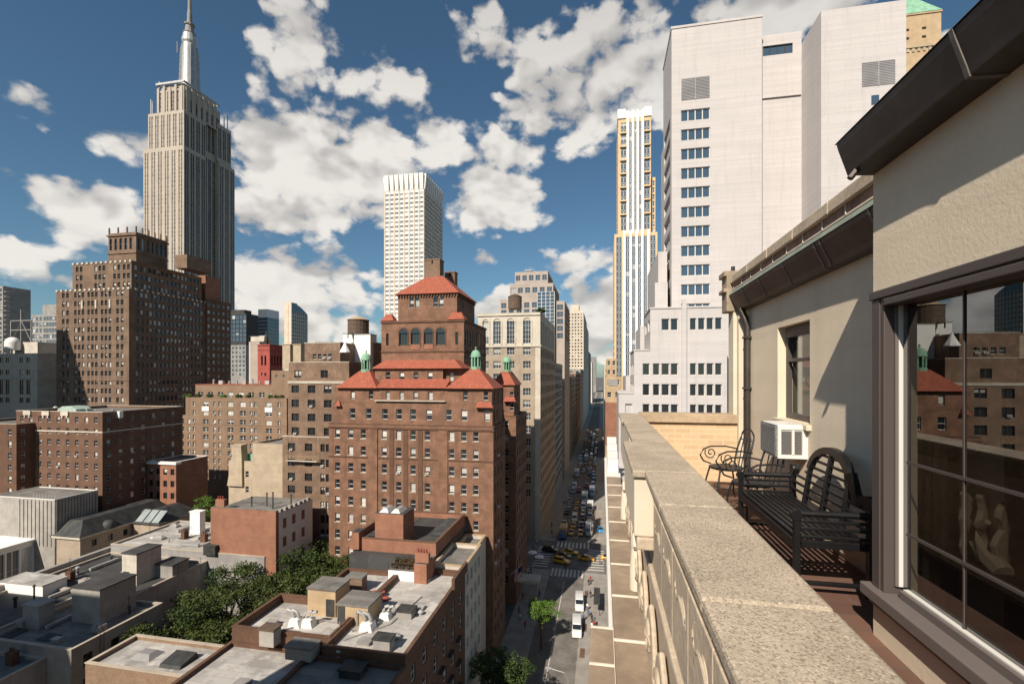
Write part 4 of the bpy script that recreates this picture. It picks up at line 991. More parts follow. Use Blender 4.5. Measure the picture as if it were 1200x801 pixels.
# upper centre block with its own hipped roof
a0, a1 = Xat(439.5,Y0+3.5), Xat(519,Y0+3.5); zq2 = hz(431.5, Y0+3.5)
B.box(a0, a1, Y0+3.5, 94, ze, zq2, front=spec([(Xat(p,Y0+3.5)-a0,.95) for p in (454.5,471,487.5,504)], [(hz(440,Y0+3.5)-.85,1.6)]))
B.box(a1, Xat(541,Y0+4.5), Y0+4.5, 94, ze, hz(432,Y0+4.5), front=spec([(1.4,.8)], [(hz(441,Y0+4.5)-.8,1.5)]))
m = MB()
m.hip(a0-.5, Xat(541,Y0+3.5)+.2, Y0+2.9, 95, zq2+.002, hz(421.5,Y0+5), inset=2.0)
# long tiled skirt over the storey below
e0, e1 = Xat(439,Y0), Xat(521,Y0)
m.prism([(Y0+.3, ze+.05),(Y0+3.49, hz(445,Y0+3.5)+.2),(Y0+3.49, ze+.05)], e0, e1, 'yz')
roofs = [m]
# corner pavilions with pyramidal roofs
def pavilion(pl, pr_, y0, y1, zeave, pyap, x1=None):
    xl = Xat(pl,y0); xr = Xat(pr_,y0) if x1 is None else x1
    m = MB(); zap = Zat(pyap, (xl+xr)/2, (y0+y1)/2); m.hip(xl, xr, y0, y1, zeave, zap, inset=min(xr-xl, y1-y0)/2-.75); return m, (xl+xr)/2, (y0+y1)/2, zap
pv = [pavilion(393, 441.5, Y0+.2, Y0+8.2, ze+.02, 434.5), pavilion(521.5, 580.5, Y0+.2, Y0+9.4, ze+.02, 431.5, x1=u1+.35), pavilion(575, 616, 104.2, 113.5, hz(451,104,-22), 435.0, x1=-19.5)]
B.box(pv[2][1]-4.4, -19.9, 104.7, 113, zc1-.4, hz(451,104,-22), front=spec([(6.4,.9)], [(hz(463,104,-22)-.6,1.4),(hz(478,104,-22)-.6,1.5)]), right=spec([(2,.9),(5,.9)], [(hz(463,104,-22)-.6,1.4),(hz(478,104,-22)-.6,1.5)]))
for p in pv: roofs.append(p[0])
for mm in roofs: B.part('tiled_roof', mm, HT)
m = MB()
for p in pv: 
    c = (p[1], p[2], 0); z = p[3]
    q = MB(); q.lathe([(1.05,z-.35),(1.05,z+.25),(.9,z+.3),(.9,z+.35)], c, 8, ph=pi/8)
    for k in range(8):
        t = 2*pi*k/8; q.tube([(c[0]+.82*cos(t),c[1]+.82*sin(t),z+.3),(c[0]+.82*cos(t),c[1]+.82*sin(t),z+2.1)], .13, 6)
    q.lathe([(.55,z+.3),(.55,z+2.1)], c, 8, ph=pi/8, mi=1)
    q.lathe([(1.0,z+2.1),(1.05,z+2.25),(1.0,z+2.4),(.95,z+2.75),(.78,z+3.15),(.5,z+3.42),(.14,z+3.55),(.12,z+3.8),(.2,z+3.95),(.02,z+4.2)], c, 14)
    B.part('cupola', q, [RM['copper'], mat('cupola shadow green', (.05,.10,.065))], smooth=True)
# bay roofs (small tiled hoods)
for (px_, py_, yy, ww) in ((395,474,Y0-.1,1.3),(567,473.5,Y0-.4,3.4)):
    q = MB(); x = Xat(px_,yy); z = hz(py_+3,yy); q.hip(x-ww/2, x+ww/2, yy, yy+1.2, z, z+1.0, inset=.5); B.part('tiled_hood', q, HT)
q = MB(); x = -20.6; q.hip(x-1.6, x+1.35, 103.4, 104.6, hz(470,104,-22), hz(464,104,-22), inset=.5); B.part('tiled_hood', q, HT)
# tower, lower stage with loggia
ty = 90.0; t0, t1 = Xat(447,ty), Xat(543.6,ty); ty1 = 108; zt1 = Zat(373.7,t1,ty); tz = lambda p: Zat(p,t1,ty)
tc_ = [(Xat(p,ty)-t0, 1.9) for p in (473,487,502.3,516.5)]
ar = [(tz(403.5), tz(389)-tz(403.5))]
B.box(t0, t1, ty, ty1, ze-1, zt1, front=spec([(Xat(454,ty)-t0,.6)]+tc_+[(Xat(535.3,ty)-t0,.6)], ar, 'three', frame=DKF, pane=P_dark), right=spec(cells(ty1-ty,5), [(tz(405),3.4),(tz(421),2)], 'sash', pane=P_dark))
m = MB(); mo = MB()
for (u, w) in tc_:
    xc = t0+u; zc = tz(389); r = w/2
    for k in range(10):
        p0, p1 = pi*k/10, pi*(k+1)/10
        m.prism([(xc+cos(t)*q_, zc+sin(t)*q_) for t, q_ in ((p0,r),(p0,r+.28),(p1,r+.28),(p1,r))], ty-.12, ty-.004, 'xz')
        mo.prism([(xc+cos(p0)*r, zc+sin(p0)*r),(xc+cos(p1)*r, zc+sin(p1)*r),(xc,zc)], ty-.03, ty-.005, 'xz')
    m.box(xc-r-.2, xc-r, ty-.12, ty-.004, tz(404), zc); m.box(xc+r, xc+r+.2, ty-.12, ty-.004, tz(404), zc)
B.part('arch_surround', m, RM['hotel_dark']); B.part('arch_head', mo, P_dark)
m = MB()
for (u, w) in tc_[1:3]: m.box(t0+u-w/2, t0+u+w/2, ty-.1, ty-.02, tz(408.5), tz(402.5))
B.part('loggia_balustrade', m, RM['orange'])
B.band(t0, t1, ty, ty1, tz(412), .25, .15); B.band(t0, t1, ty, ty1, zt1-.5, .35, .2)
# tower, upper stage
sy = 92.5; s0, s1 = Xat(466.5,sy), Xat(535.5,sy); sy1 = 106; sz_ = lambda p: Zat(p,s1,sy)
up = [(Xat(p,sy)-s0, .95) for p in (482.5,489,510.5,517)]
B.box(s0, s1, sy, sy1, zt1, sz_(343), front=spec(up, [(sz_(358.5), 1.7)]), right=spec([(2.5,.9),(4,.9),(8.5,.9),(10,.9)], [(sz_(358.5), 1.7)]))
m = MB()
for (u, w) in up:
    for k in range(8):
        p0, p1 = pi*k/8, pi*(k+1)/8; xc = s0+u; zc = sz_(358.5)+1.7; r = w/2
        m.prism([(xc+cos(p0)*r, zc+sin(p0)*r),(xc+cos(p1)*r, zc+sin(p1)*r),(xc,zc)], sy-.03, sy-.005, 'xz')
B.part('arch_head', m, P_dark)
k = s0
while k < s1: m = MB(); m.box(k, k+.28, sy-.3, sy-.003, sz_(343)-.7, sz_(343)-.2); B.part('eave_corbel', m, RM['hotel_dark']); k += .62
k = sy
while k < sy1: m = MB(); m.box(s1+.003, s1+.3, k, k+.28, sz_(343)-.7, sz_(343)-.2); B.part('eave_corbel', m, RM['hotel_dark']); k += .62
m = MB(); m.hip(s0-.6, s1+.6, sy-.6, sy1+.6, sz_(343), Zat(322,s1,sy+5), inset=5.4); B.part('tiled_roof', m, HT)
for (xa_, xb_) in ((t0, t0+2.6), (t1-3.4, t1)):
    q = MB(); q.hip(xa_-.2, xb_+.2, ty-.2, ty+2.4, zt1+.002, zt1+1.5, inset=1.0); B.part('tiled_hood', q, HT)
def chim(xa_, xb_, ya_, yb_, pyt, ztop):
    q = MB(); q.ring(xa_, xb_, ya_, yb_, ztop-1.1, ztop-.3, .35); q.box(xa_, xb_, ya_, yb_, ztop-7, ztop-1.1); q.box(xa_-.1, xb_+.1, ya_-.1, yb_+.1, ztop-.3, ztop)
    q.box((xa_+xb_)/2-.15,(xa_+xb_)/2+.15,ya_,ya_+.34,ztop-1.1,ztop-.3); B.part('chimney', q, RM['brown2'])
chim(Xat(497.5,97), Xat(515.5,97), 97, 99.5, 302, Zat(302,-32,97)); chim(Xat(521,102), Xat(533,102), 102, 104, 317, Zat(317,-30,102))
# brick piers and quoins on the front
m = MB()
for p in (437.5, 519.5): x = Xat(p,Y0); m.box(x-.9, x+.9, Y0-.22, Y0-.003, 0, zc1-.8)
B.part('pier', m, HB)
m = MB()
for p in (459, 475.5, 492.5): x = Xat(p,Y0); m.box(x-.45, x+.45, Y0-.1, Y0-.003, 8, zc1-.9)
B.part('brick_panel', m, RM['hotel_dark'])
m = MB()     # window sills and lintels
for (u, w) in cm:
    for (z, h) in rm_: m.box(X0+u-w/2-.12, X0+u+w/2+.12, Y0-.08, Y0-.003, z-.16, z-.005)
tag(B.part('window_sills', m, RM['stone']), kind='stuff')
# street canopy
m = MB(); m.box(-19.29, -14.4, 106.5, 110.5, 4.0, 4.5); m.tube([(-14.8,106.9,.15),(-14.8,106.9,4)], .07, 6); m.tube([(-14.8,110.1,.15),(-14.8,110.1,4)], .07, 6); B.part('entrance_canopy', m, RM['cream'])
B.ac = .05
B.finish(trim=RM['hotel_dark'], roofmat=RM['roof_dark'])
# ------------------------------------------------------------------ foreground rooftops
def simple_building(name, label, cat, boxes, wm, frame=None, pane=None, vis=2, roof=None, trim=None, sub=True, finish=True):
    x = sum(b[0]+b[1] for b in boxes)/2/len(boxes); y = sum(b[2]+b[3] for b in boxes)/2/len(boxes)
    B = Building(name, label, cat, x, y, wm if isinstance(wm, list) else [wm], frame or WH, pane or P_dark, vis=vis, sub=sub, depth=.15)
    for b in boxes:
        kw = b[6] if len(b) > 6 else {}
        B.box(*b[:6], **kw)
    if finish: B.finish(roofmat=roof or RM['roof_grey'], trim=trim or RM['stone'])
    return B
def px_pt(px, py, z): return ground(px, py, z)

# street row: brown house (A), brick house with roof garden (B), cream house (C)
zA_ = 24.0
ax0 = -40.6
rowsA = rows_f(3, zA_-1.2, 3.2, 1.8)
BA = simple_building('row_house', 'brown brick house with broad silver roof and red pots, nearest at bottom centre', 'house',
    [(ax0, -28.5, 45.0, 53.0, 0, zA_, dict(para=.9)), (-28.5, -19.3, 43.5, 64, 0, zA_, dict(para=.7, right=spec([(2+3.3*k,1.2) for k in range(6)], rowsA)))],
    RM['hotel_dark'], roof=RM['roof_white'], trim=RM['hotel_dark'], finish=False)
BA.box(-40.58, -30.02, 33, 44.98, 0, zA_-1.6, para=.35, rmi=0); BA.box(-36.5, -28.5, 53.0, 62, 0, zA_-.05, para=.5)
BA.box(-30, -19.25, 37, 43.5, 0, zA_-1.0, para=.3, right=spec([(2,1.2),(5,1.2)], rowsA), rmi=1)
m = MB(); m.box(-19.298, -18.9, 58, 64, zA_+.13, zA_+1.5); m.box(-19.298,-18.7,55,57.9,8,8.3); BA.part('cornice_step', m, RM['hotel_dark'])
m = MB()
for k in range(5):
    for z in (6.5, 10, 13.2, 16.4): m.box(-19.298, -18.75, 46+k*3.4, 47.6+k*3.4, z, z+.12)
BA.part('fire_balcony', m, RM['black'])
BA.finish(roofmat=[RM['roof_white'], RM['roof_grey']], trim=RM['hotel_dark'])

rowsC = rows_f(3, 24.0, 3.1, 1.7)
BC = simple_building('row_house', 'cream rendered house with dark windows facing the street, beside the hotel', 'house',
    [(-24.2, -19.32, 64.2, 73, 0, 24.6, dict(para=.6, right=spec([(1.2+2.15*k,1.0) for k in range(4)], rowsC))), (-24.2, -20.5, 73, 80.9, 0, 23.4, dict(para=.6))], RM['cream'], trim=RM['buff'], roof=RM['roof_grey'])
BB = Building('row_house', 'orange brick house with black party wall and roof deck, below the hotel front', 'house', -31, 72, [RM['orange'], RM['roof_dark'], RM['cream']], WH, P_dark, vis=4)
zB = 27.0
BB.box(-37.5, -24.4, 64.2, 80.8, 0, zB-1.9, mi=1, roof=True); BB.box(-38.4, -24.4, 66.0, 80.8, zB-1.9, zB, mi=0, para=.9)
BB.box(-37.8, -36.6, 65.4, 67.4, zB-1.6, zB+1.0, mi=0)
x0, x1 = Xat(439.5, 66.4), Xat(472.5, 66.4)
BB.box(x0, x1, 66.4, 70.6, zB-1.5, Zat(601, x0, 66.4), mi=0)
m = MB(); zt_ = Zat(601, x0, 66.4)
for k in range(2): xx = x0+.4+k*1.9; m.hip(xx, xx+1.6, 66.9, 69.8, zt_+.004, zt_+.55, inset=.5)
BB.part('skylight', m, RM['steel'])
m = MB()
for k in range(7):
    y = 71.4+k*1.2; m.prism([(y,zB-.75),(y+.75,zB-.35),(y+.8,zB-.4),(y+.06,zB-.85)], -27.2, -25.2, 'yz'); m.prism([(y,zB-.75),(y+.75,zB-.35),(y+.8,zB-.4),(y+.06,zB-.85)], -36.4, -34.0, 'yz')
BB.part('solar_panel', m, RM['slate'])
m = MB()
for k in range(9): m.box(-36.9+k*.5, -36.5+k*.5, 71, 80, zB-.88, zB-.8)
BB.part('deck_plank', m, RM['wood']); BB.finish(roofmat=RM['roof_dark'], trim=RM['redbrown'])

B = simple_building('garden_annex', 'white walled rear annex with a planted roof deck, in front of the black party wall', 'annex',
    [(Xat(455,61), Xat(487,61), 61, 64.0, 18, Zat(661,-29,61)-.8, dict(para=.0)), (Xat(487.5,61.3), Xat(502,61.3), 60.6, 63.9, 18, Zat(668,-27,61)+1.2, dict(mi=1))], [RM['whitepanel'], RM['orange']], finish=False)
zz = Zat(661,-29,61)-.8
m = MB(); xa, xb = Xat(455,61), Xat(487,61)
for k in range(9): x = xa+(xb-xa)*k/8; m.tube([(x,61.05,zz),(x,61.05,zz+1.1)], .025, 4)
m.tube([(xa,61.05,zz+1.1),(xb,61.05,zz+1.1)], .03, 4); m.tube([(xa,61.05,zz+.55),(xb,61.05,zz+.55)], .02, 4); B.part('railing', m, RM['black'])
m = MB()
for k in range(4): m.box(xa+.3+k*.95, xa+1.0+k*.95, 61.5, 62.2, zz+.002, zz+.45)
B.part('planter', m, RM['wood']); B.finish(roofmat=RM['roof_grey'])
m = MB()
for k in range(900):
    p = Vector((random.uniform(xa+.2, xb-.1), random.uniform(61.3, 63.6), zz+.3+abs(random.gauss(0,.35))))
    a = Vector((random.gauss(0,1),random.gauss(0,1),random.gauss(0,1))).normalized()*.09; b = a.cross(Vector((random.random(),random.random(),1))).normalized()*.08
    m.quad(p-a-b, p+a-b, p+a+b, p-a+b)
tag(m.build('planting', leaf_mat('rusty leaf', (.07,.06,.02), (.16,.09,.04))), 'rusty brown planting growing on the annex roof deck', 'plants')

# bulkheads and clutter standing on the silver roof
def bulk(label, px0, px1, pyb, pyt, z, depth, m, roofm=None, name='roof_bulkhead', door=None, eave=.12):
    x0, y0 = ground(px0, pyb, z); x1, _ = ground(px1, pyb, z); x1 = Xat(px1, y0); x0 = Xat(px0, y0)
    zt = Zat(pyt, (x0+x1)/2, y0)
    t = thing(name, label, 'roof hut', ((x0+x1)/2, y0+depth/2, z))
    q = MB(); q.box(x0, x1, y0, y0+depth, z, zt); q.build('wall', m, t)
    q = MB(); q.box(x0-eave, x1+eave, y0-eave, y0+depth+eave, zt, zt+.18); q.build('roof', roofm or RM['roof_grey'], t)
    if door:
        for d in door:
            q = MB(); a = x0+(x1-x0)*d[0]; b = x0+(x1-x0)*d[1]; q.box(a, b, y0-.06, y0-.003, z+.1, z+2.15); q.build('door', RM['slate'], t)
    return x0, x1, y0, zt
zr = zA_-.9
bulk('buff brick stair hut with black door, tallest hut on the big silver roof', 360.5, 393, 720, 691, zr, 3.2, RM['buff'], door=[(.67,.97)])
bulk('lower buff brick hut with dark door, joined to the taller stair hut', 395, 431, 731, 710, zr, 3.4, RM['buff'], door=[(0.02,.26)])
bulk('stout brick chimney stack with a capped flue behind the stair huts', 406, 424, 697, 677, zr, 1.4, RM['brown2'], name='chimney_stack')
bulk('dark sheet metal housing at the right rear of the silver roof', 464.5, 482, 727, 717, zr-.1, 1.5, RM['grey'], RM['slate'], name='vent_housing')
bulk('dark sheet metal housing near the street edge of the silver roof', 437, 456.5, 767, 750, zr-.1, 1.2, RM['grey'], RM['slate'], name='vent_housing')
bulk('low pale chimney block with mossy cap near the brown parapet', 303.5, 320.5, 756.5, 738.5, zr, 1.2, RM['concrete'], RM['wood'], name='chimney_block')
bulk('black open topped skylight housing at the bottom edge of the silver roof', 397, 421, 801, 787, zr-1, 1.6, RM['slate'], RM['slate'], name='skylight_housing')
bulk('grey dormer like skylight hump on the grey roof strip', 334, 364, 772, 760, zr-.1, 1.6, RM['concrete'], RM['roof_grey'], name='roof_hump')

def vent(label, px, py, z, h=.9, r=.16, m=None, hood=True, group=None, name='vent_pipe'):
    x, y = ground(px, py, z); q = MB(); q.lathe([(r*1.5,0),(r*1.5,.06),(r,.08),(r,h)]+([(r*1.7,h),(r*1.8,h+.12),(r*.9,h+.3),(.02,h+.34)] if hood else []), (0,0,0), 10)
    return tag(q.build(name, m or RM['steel'], loc=(x,y,z), smooth=True), label, 'vent', group)
vent('round steel vent on the silver roof, right of the brick huts', 398, 768+0, zr, .5, .22)
vent('squat steel mushroom vent beside the rear metal housing', 464, 750, zr, .45, .3)
vent('steel vent behind the dark metal housing by the roof edge', 493, 722, zr, .5, .2)
def duct(label, px, py, z, s=1.0, lean=1):
    """bent flue pipes leaving a fan box"""
    x, y = ground(px, py, z); t = thing('exhaust_fan', label, 'exhaust fan', (x,y,z))
    q = MB(); q.prism([(-.7*s,0),(.7*s,0),(.5*s,.9*s),(-.5*s,.9*s)], -.5*s, .5*s, 'xz'); q.build('fan_box', RM['whitepanel'], t, loc=(0,0,0))
    for dx_ in (-.28, .3):
        q = MB(); q.tube([(dx_*s,0,.8*s),(dx_*s,0,1.25*s),(dx_*s+.25*lean*s,0,1.6*s),(dx_*s+.75*lean*s,0,1.75*s)], .17*s, 9); q.build('flue_pipe', RM['steel'], t, loc=(0,0,0), smooth=True)
duct('white exhaust fan with two bent flues, left of the brick stair hut', 347, 733, zr, 1.05, -1)
duct('white exhaust fan with two bent flues leaning away, beside the stair hut door', 362, 733, zr, 1.0, 1)
duct('white exhaust fan with two bent flues, right of the lower brick hut', 431, 739, zr, 1.2, -1)
duct('white exhaust fan on the far side of the lower brick hut', 452, 726, zr, 1.0, 1)
for i, (px_, py_) in enumerate(((398,745),(413,742),(418,735))):
    vent(('thin grey stack pipe standing in front of the lower brick hut','short steel vent pipe right of the lower brick hut','tall thin pipe close to the lower brick hut')[i], px_, py_, zr, (1.6,.6,1.9)[i], .07, RM['grey'], hood=False)
# red pots / chimney pots cluster
for i in range(5):
    x, y = ground(434+i*4.5, 705-(i % 2)*4, zr); q = MB(); q.lathe([(.32,0),(.38,.5),(.45,.6),(.3,.62)], (0,0,0), 9)
    tag(q.build('flower_pot', RM['redpaint'], loc=(x,y,zr+.3*(i % 2)), smooth=True), 'red pot in the cluster behind the lower brick hut', 'pot', 'red pots behind the brick hut')
def chimney_pots(label, x, y, z, n, dx=.45):
    t = thing('chimney_stack', label, 'chimney', (x,y,z)); q = MB(); q.box(-.3, n*dx+.1, -.35, .35, 0, 1.3); q.build('stack', RM['orange'], t, loc=(0,0,0))
    for k in range(n):
        q = MB(); q.lathe([(.14,1.3),(.12,1.75),(.16,1.8),(.1,1.82)], (k*dx+.05,0,0), 8); q.build('chimney_pot', RM['redpaint'], t, loc=(0,0,0), smooth=True)
xx_, yy_ = Xat(488,60.5), 60.4
chimney_pots('brick chimney with four red pots, beside the white annex', xx_, 61.0, Zat(668,-27,61)+1.4, 4, .4)

# small brick building at the bottom left and left hand row
x0, y0 = ground(101, 776, 18); x1, _ = ground(240, 787, 18); y1 = 50.6
B = simple_building('garden_house', 'small flat roofed brick house with white roof, bottom left among the gardens', 'house',
    [(x0, x1, 44.4, y1, 0, 18, dict(para=.45, right=spec([(1.4,1.1),(3.6,1.1)], [(14.2,1.6)])))], RM['tan'], trim=RM['stone'], roof=RM['roof_white'], finish=False)
m = MB(); m.prism([(46.0,17.55),(48.6,17.55),(48.4,18.3),(46.2,17.9)], -51.5, -48.6, 'yz'); B.part('skylight', m, RM['slate'])
m = MB(); m.hip(-56.5, -53.6, 46.6, 48.8, 17.56, 18.1, inset=.6); B.part('skylight', m, GYF)
m = MB()
for k in range(6): m.lathe([(.1,18.1),(.12,18.45),(.06,18.5)], (-46+k*.36,50.2,0), 7)
B.part('roof_spike', m, RM['orange']); B.finish(roofmat=RM['roof_white'], trim=RM['stone'])

zL = 18.0
B = Building('row_house', 'long silver roofed house with white side wall, left of the gardens', 'house', -75, 56, [RM['concrete'], RM['grey']], DKF, P_dark, vis=2, sub=True)
B.box(-94, -80.5, 47.5, 60, 0, zL-.45, para=.3, rmi=1); B.box(-80.45, -66.5, 47.5, 60, 0, zL-1.0, right=spec([(2,1.2),(5.5,1.2),(9.5,1.2)], rows_f(3, zL-1.6, 3.2, 1.7)), para=.35)
B.box(-94, -72, 60, 74, 0, zL-.4, para=.3, rmi=1); B.box(-94, -60, 74, 89, 0, zL+1.2, para=.3, mi=1, rmi=2)
B.box(-94, -84, 36, 47.45, 0, zL-1.7, para=.3, rmi=1); B.box(-83.9, -70.5, 36, 47.45, 0, zL-2.4, para=.35, right=spec([(2,1.3),(6,1.3)], rows_f(3, zL-3, 3.2, 1.8)))
m = MB(); m.box(-95.2, -94.3, 36, 89, 0, zL+.5); B.part('party_wall', m, RM['concrete'])
B.finish(roofmat=[RM['roof_grey'], RM['roof_dark'], RM['roof_white']], trim=RM['stone'])
bulk('beige rendered stair hut with dark flat roof, left of the gardens', 84, 117, 728, 690, zL-1.3, 5.2, RM['concrete'], RM['roof_dark'])
bulk('white clapboard stair hut with dark roof, behind the beige hut', 143, 160, 684, 649, zL-.7, 4.4, RM['cream'], RM['roof_dark'], door=[(.1,.5)])
bulk('grey rendered chimney stack with pipes at the left edge', 26.5, 45, 744, 710, zL-2.4, 2.0, RM['concrete'], RM['concrete'], name='chimney_stack')
bulk('small grey equipment hut beside the white clapboard hut', 182, 202, 676, 662, zL-.7, 3.2, RM['grey'], RM['slate'])
bulk('black cooling box on legs on the white far roof', 238, 252, 650, 640, zL+.9, 2.0, RM['slate'], RM['slate'], name='cooling_unit')
bulk('white tall parapet box at the end of the brick party wall', 222.5, 234, 625, 600, zL+.9, 1.4, RM['whitepanel'], RM['whitepanel'])
bulk('long low white skylight kerb at the far left', 0, 50, 697, 684, zL-1.3, 3.4, RM['whitepanel'], RM['roof_white'], name='skylight_kerb')
for (l, px_, py_, h_, r_, m_) in (('black stack pipe on the beige stair hut', 133, 690-8, 1.5, .22, RM['slate']), ('twin grey vent, left one, before the beige stair hut', 84, 677, 1.3, .22, RM['steel']),
    ('twin grey vent, right one, before the beige stair hut', 91, 674, 1.3, .22, RM['steel']), ('black pipe at the far left roof', 18, 712, 1.4, .2, RM['slate']),
    ('thin pipe beside the small equipment hut', 198, 646, 2.2, .1, RM['grey']), ('white pipe pair near the cooling box', 178, 640, 1.6, .25, RM['whitepanel']), ('black pipe beside the grey chimney stack', 40, 705, 2.4, .12, RM['slate'])):
    vent(l, px_, py_, zL-.9, h_, r_, m_)
# iron fire ladder on the white side wall
t = thing('fire_ladder', 'black iron ladder with hoops on the white side wall, left of the gardens', 'ladder', (-66.4, 51, 12))
for dy_ in (-.25, .25):
    q = MB(); q.tube([(0,dy_,0),(0,dy_,5.4),(-.4,dy_,6.4),(-.9,dy_,5.6)], .035, 5); q.build('rail', RM['black'], t, loc=(.2,0,0))
q = MB()
for k in range(16): q.tube([(0,-.25,.2+k*.33),(0,.25,.2+k*.33)], .02, 4)
q.build('rungs', RM['black'], t, loc=(.2,0,0))

# library with dark hipped slate roof and glass lights
B = Building('library', 'long low stone library with dark slate roof and glass roof lights', 'library', -119, 100, [RM['loft'], RM['concrete']], DKF, P_dark, vis=2, sub=True)
B.box(-115.0, -107.2, 96.0, 107.6, 0, 15.3, right=spec([(2+3.4*k,1.1) for k in range(3)], [(12.6,1.5)]), roof=False)
B.box(-123.5, -115.8, 84.5, 107.5, 0, 15.4, right=spec([(3+3.6*k,1.1) for k in range(6)], [(12.6,1.5),(8,2.4)]), roof=False)
B.band(-123.5, -115.8, 84.5, 107.2, 15.05, .5, .45)
m = MB(); m.hip(-124.0, -115.25, 84.0, 107.6, 15.56, 18.6, inset=2.6); B.part('slate_roof', m, RM['slate'])
m = MB(); m.hip(-115.2, -106.8, 95.5, 107.7, 15.31, 18.2, inset=3.2); B.part('slate_roof', m, RM['slate'])
m = MB()
for k in range(3):
    x = -114.2+k*2.4; m.quad((x,95.75,15.75),(x+2.0,95.75,15.75),(x+2.0,98.3,18.1),(x,98.3,18.1))
B.part('roof_light', m, mat('pale roof glass', (.30,.33,.32), rough=.25, spec=.7))
for yy in (91, 100.5):
    q = MB(); q.lathe([(1.5,15.6),(1.5,16.2),(1.3,16.9),(.8,17.4),(.05,17.6)], (-116.2,yy,0), 12); B.part('dormer', q, RM['slate'], smooth=True)
B.finish(trim=RM['loft_trim'])
B = Building('glass_pavilion', 'white steel and glass pavilion with flat roof at the far left', 'pavilion', -136, 84, [RM['whitepanel'], RM['concrete']], WH, P_dark, vis=2, sub=True)
xp = -128.6
B.box(-150, xp, 66, 92, 0, 14.2, right=spec([(1.3+2.6*k,2.25) for k in range(10)], [(4.4,8.6)], 'pair', depth=.3), roof=True)
B.band(-150, xp, 66, 92, 14.2, .35, .6)
B.box(-146, -122.8, 83, 83.4, 0, 1); 
B.finish(trim=RM['whitepanel'], roofmat=RM['roof_dark'])
B = simple_building('concrete_annex', 'pale concrete block with ribbed front behind the glass pavilion', 'annex', [(-141, -122.6, 84.2, 93.5, 0, 23.6, {})], RM['concrete'], roof=RM['roof_grey'], finish=False)
m = MB()
for k in range(14): m.box(-122.598, -122.45, 84.4+k*.65, 84.75+k*.65, 13, 23.4)
for k in range(9): m.box(-133+k*1.15, -132.7+k*1.15, 84.05, 84.198, 13, 23.4)
B.part('facade_rib', m, RM['concrete'])
m = MB(); m.ring(-141,-122.6,84.2,93.5,23.61,23.8,.25); 
for k in range(8): m.tube([(-130+k*.9,85,23.6),(-130+k*.9,85,24.6)], .04, 4)
B.part('roof_rail', m, WH); B.finish(trim=RM['whitepanel'])

# brick party wall house with white side
B = Building('row_house', 'orange brick house with blank party wall and white painted side, beyond the gardens', 'house', -65, 79, [RM['orange'], RM['whitepanel']], DKF, P_dark, vis=4, sub=True)
B.box(-71.5, -57.8, 74.2, 74.9, 0, 27.6, roof=True); B.box(-71.5, -57.8, 74.9, 85, 0, 26.9, roof=True); B.facade((-57.79,74.95,0), (0,1,0), 10, 0, 26.95, spec([(1.6,1.0),(4.2,1.0),(7.0,1.0)], rows_f(4,26.5,3.4,1.8)), 1)
m = MB()
for k in range(7): m.box(-58.6, -57.9, 75.6+k*1.35, 76.3+k*1.35, 26.905, 27.5)
B.part('rooftop_kerb', m, RM['concrete']); B.finish(roofmat=RM['roof_grey'])
chimney_pots('brick chimney with three red pots on the blank party wall', -70.8, 75.2, 27.6, 3, .5)
for i, (xx, yy, hh) in enumerate(((-66,78,1.8),(-63.5,79,2.4),(-61,77.5,3.0),(-59,80,2.0))):
    q = MB(); q.lathe([(.12,0),(.12,hh),(.2,hh),(.2,hh+.15)], (0,0,0), 7)
    tag(q.build('stack_pipe', RM['slate'], loc=(xx,yy,26.9)), 'dark stack pipe on the roof behind the blank party wall', 'pipe', 'dark stack pipes behind the party wall')

# roof water tanks
def water_tank(label, px, pyb, pyt, Y, w, legs=2.2, skin=None):
    X = Xat(px, Y); zb = Zat(pyb, X, Y); zt = Zat(pyt, X, Y); r = w*dep(X,Y)/FPX/2
    t = thing('water_tank', label, 'water tank', (X,Y,zb)); h = zt-zb
    q = MB()
    for sx in (-.7,.7):
        for sy in (-.7,.7): q.tube([(sx*r,sy*r,-legs),(sx*r,sy*r,0)], .12, 5)
    q.build('stand', RM['black'], t, loc=(0,0,0))
    q = MB(); q.lathe([(r,0)]+[(r*k, h*.78*f) for k, f in ((1,.1),(1.015,.11),(1.015,.125),(1,.14),(1,.35),(1.015,.36),(1.015,.375),(1,.39),(1,.62),(1.015,.63),(1.015,.645),(1,.66),(1,1))], (0,0,0), 20); q.build('barrel', skin or RM['wood'], t, loc=(0,0,0))
    q = MB(); q.lathe([(r*1.08,h*.78),(r*.55,h*.92),(r*.05,h),(.02,h+.1)], (0,0,0), 20); q.build('cone_roof', RM['buff'] if not skin else skin, t, loc=(0,0,0))
water_tank('dark wooden water tank with pale cone roof on the stepped brown block', 420, 391.5, 370.5, 100, 24, 1.0)
water_tank('brown squat water tank on the arched beige building', 603.5, 362, 344, 160, 16, 1.2, RM['wood'])
Y = 97; 
for (l, a, b, c, d, yy) in (('tall white steam box right of the wooden water tank', 415, 434, 404, 392, 97.5), ('white tank casing below the wooden water tank', 402, 414, 404, 391, 101), ('dark elevator hut at the right end of the stepped block', 412, 440, 432, 402, 99)):
    x0, x1 = Xat(a,yy), Xat(b,yy); t = thing('roof_housing', l, 'roof housing', ((x0+x1)/2,yy,Zat(c,x0,yy)))
    q = MB(); q.box(x0,x1,yy,yy+3,Zat(424,-60,88)-3,Zat(d,x0,yy)); q.build('casing', RM['brown2'] if 'dark' in l else RM['whitepanel'], t)
    q = MB(); q.box(x0-.1,x1+.1,yy-.1,yy+3.1,Zat(d,x0,yy),Zat(d,x0,yy)+.15); q.build('lid', RM['grey'], t)
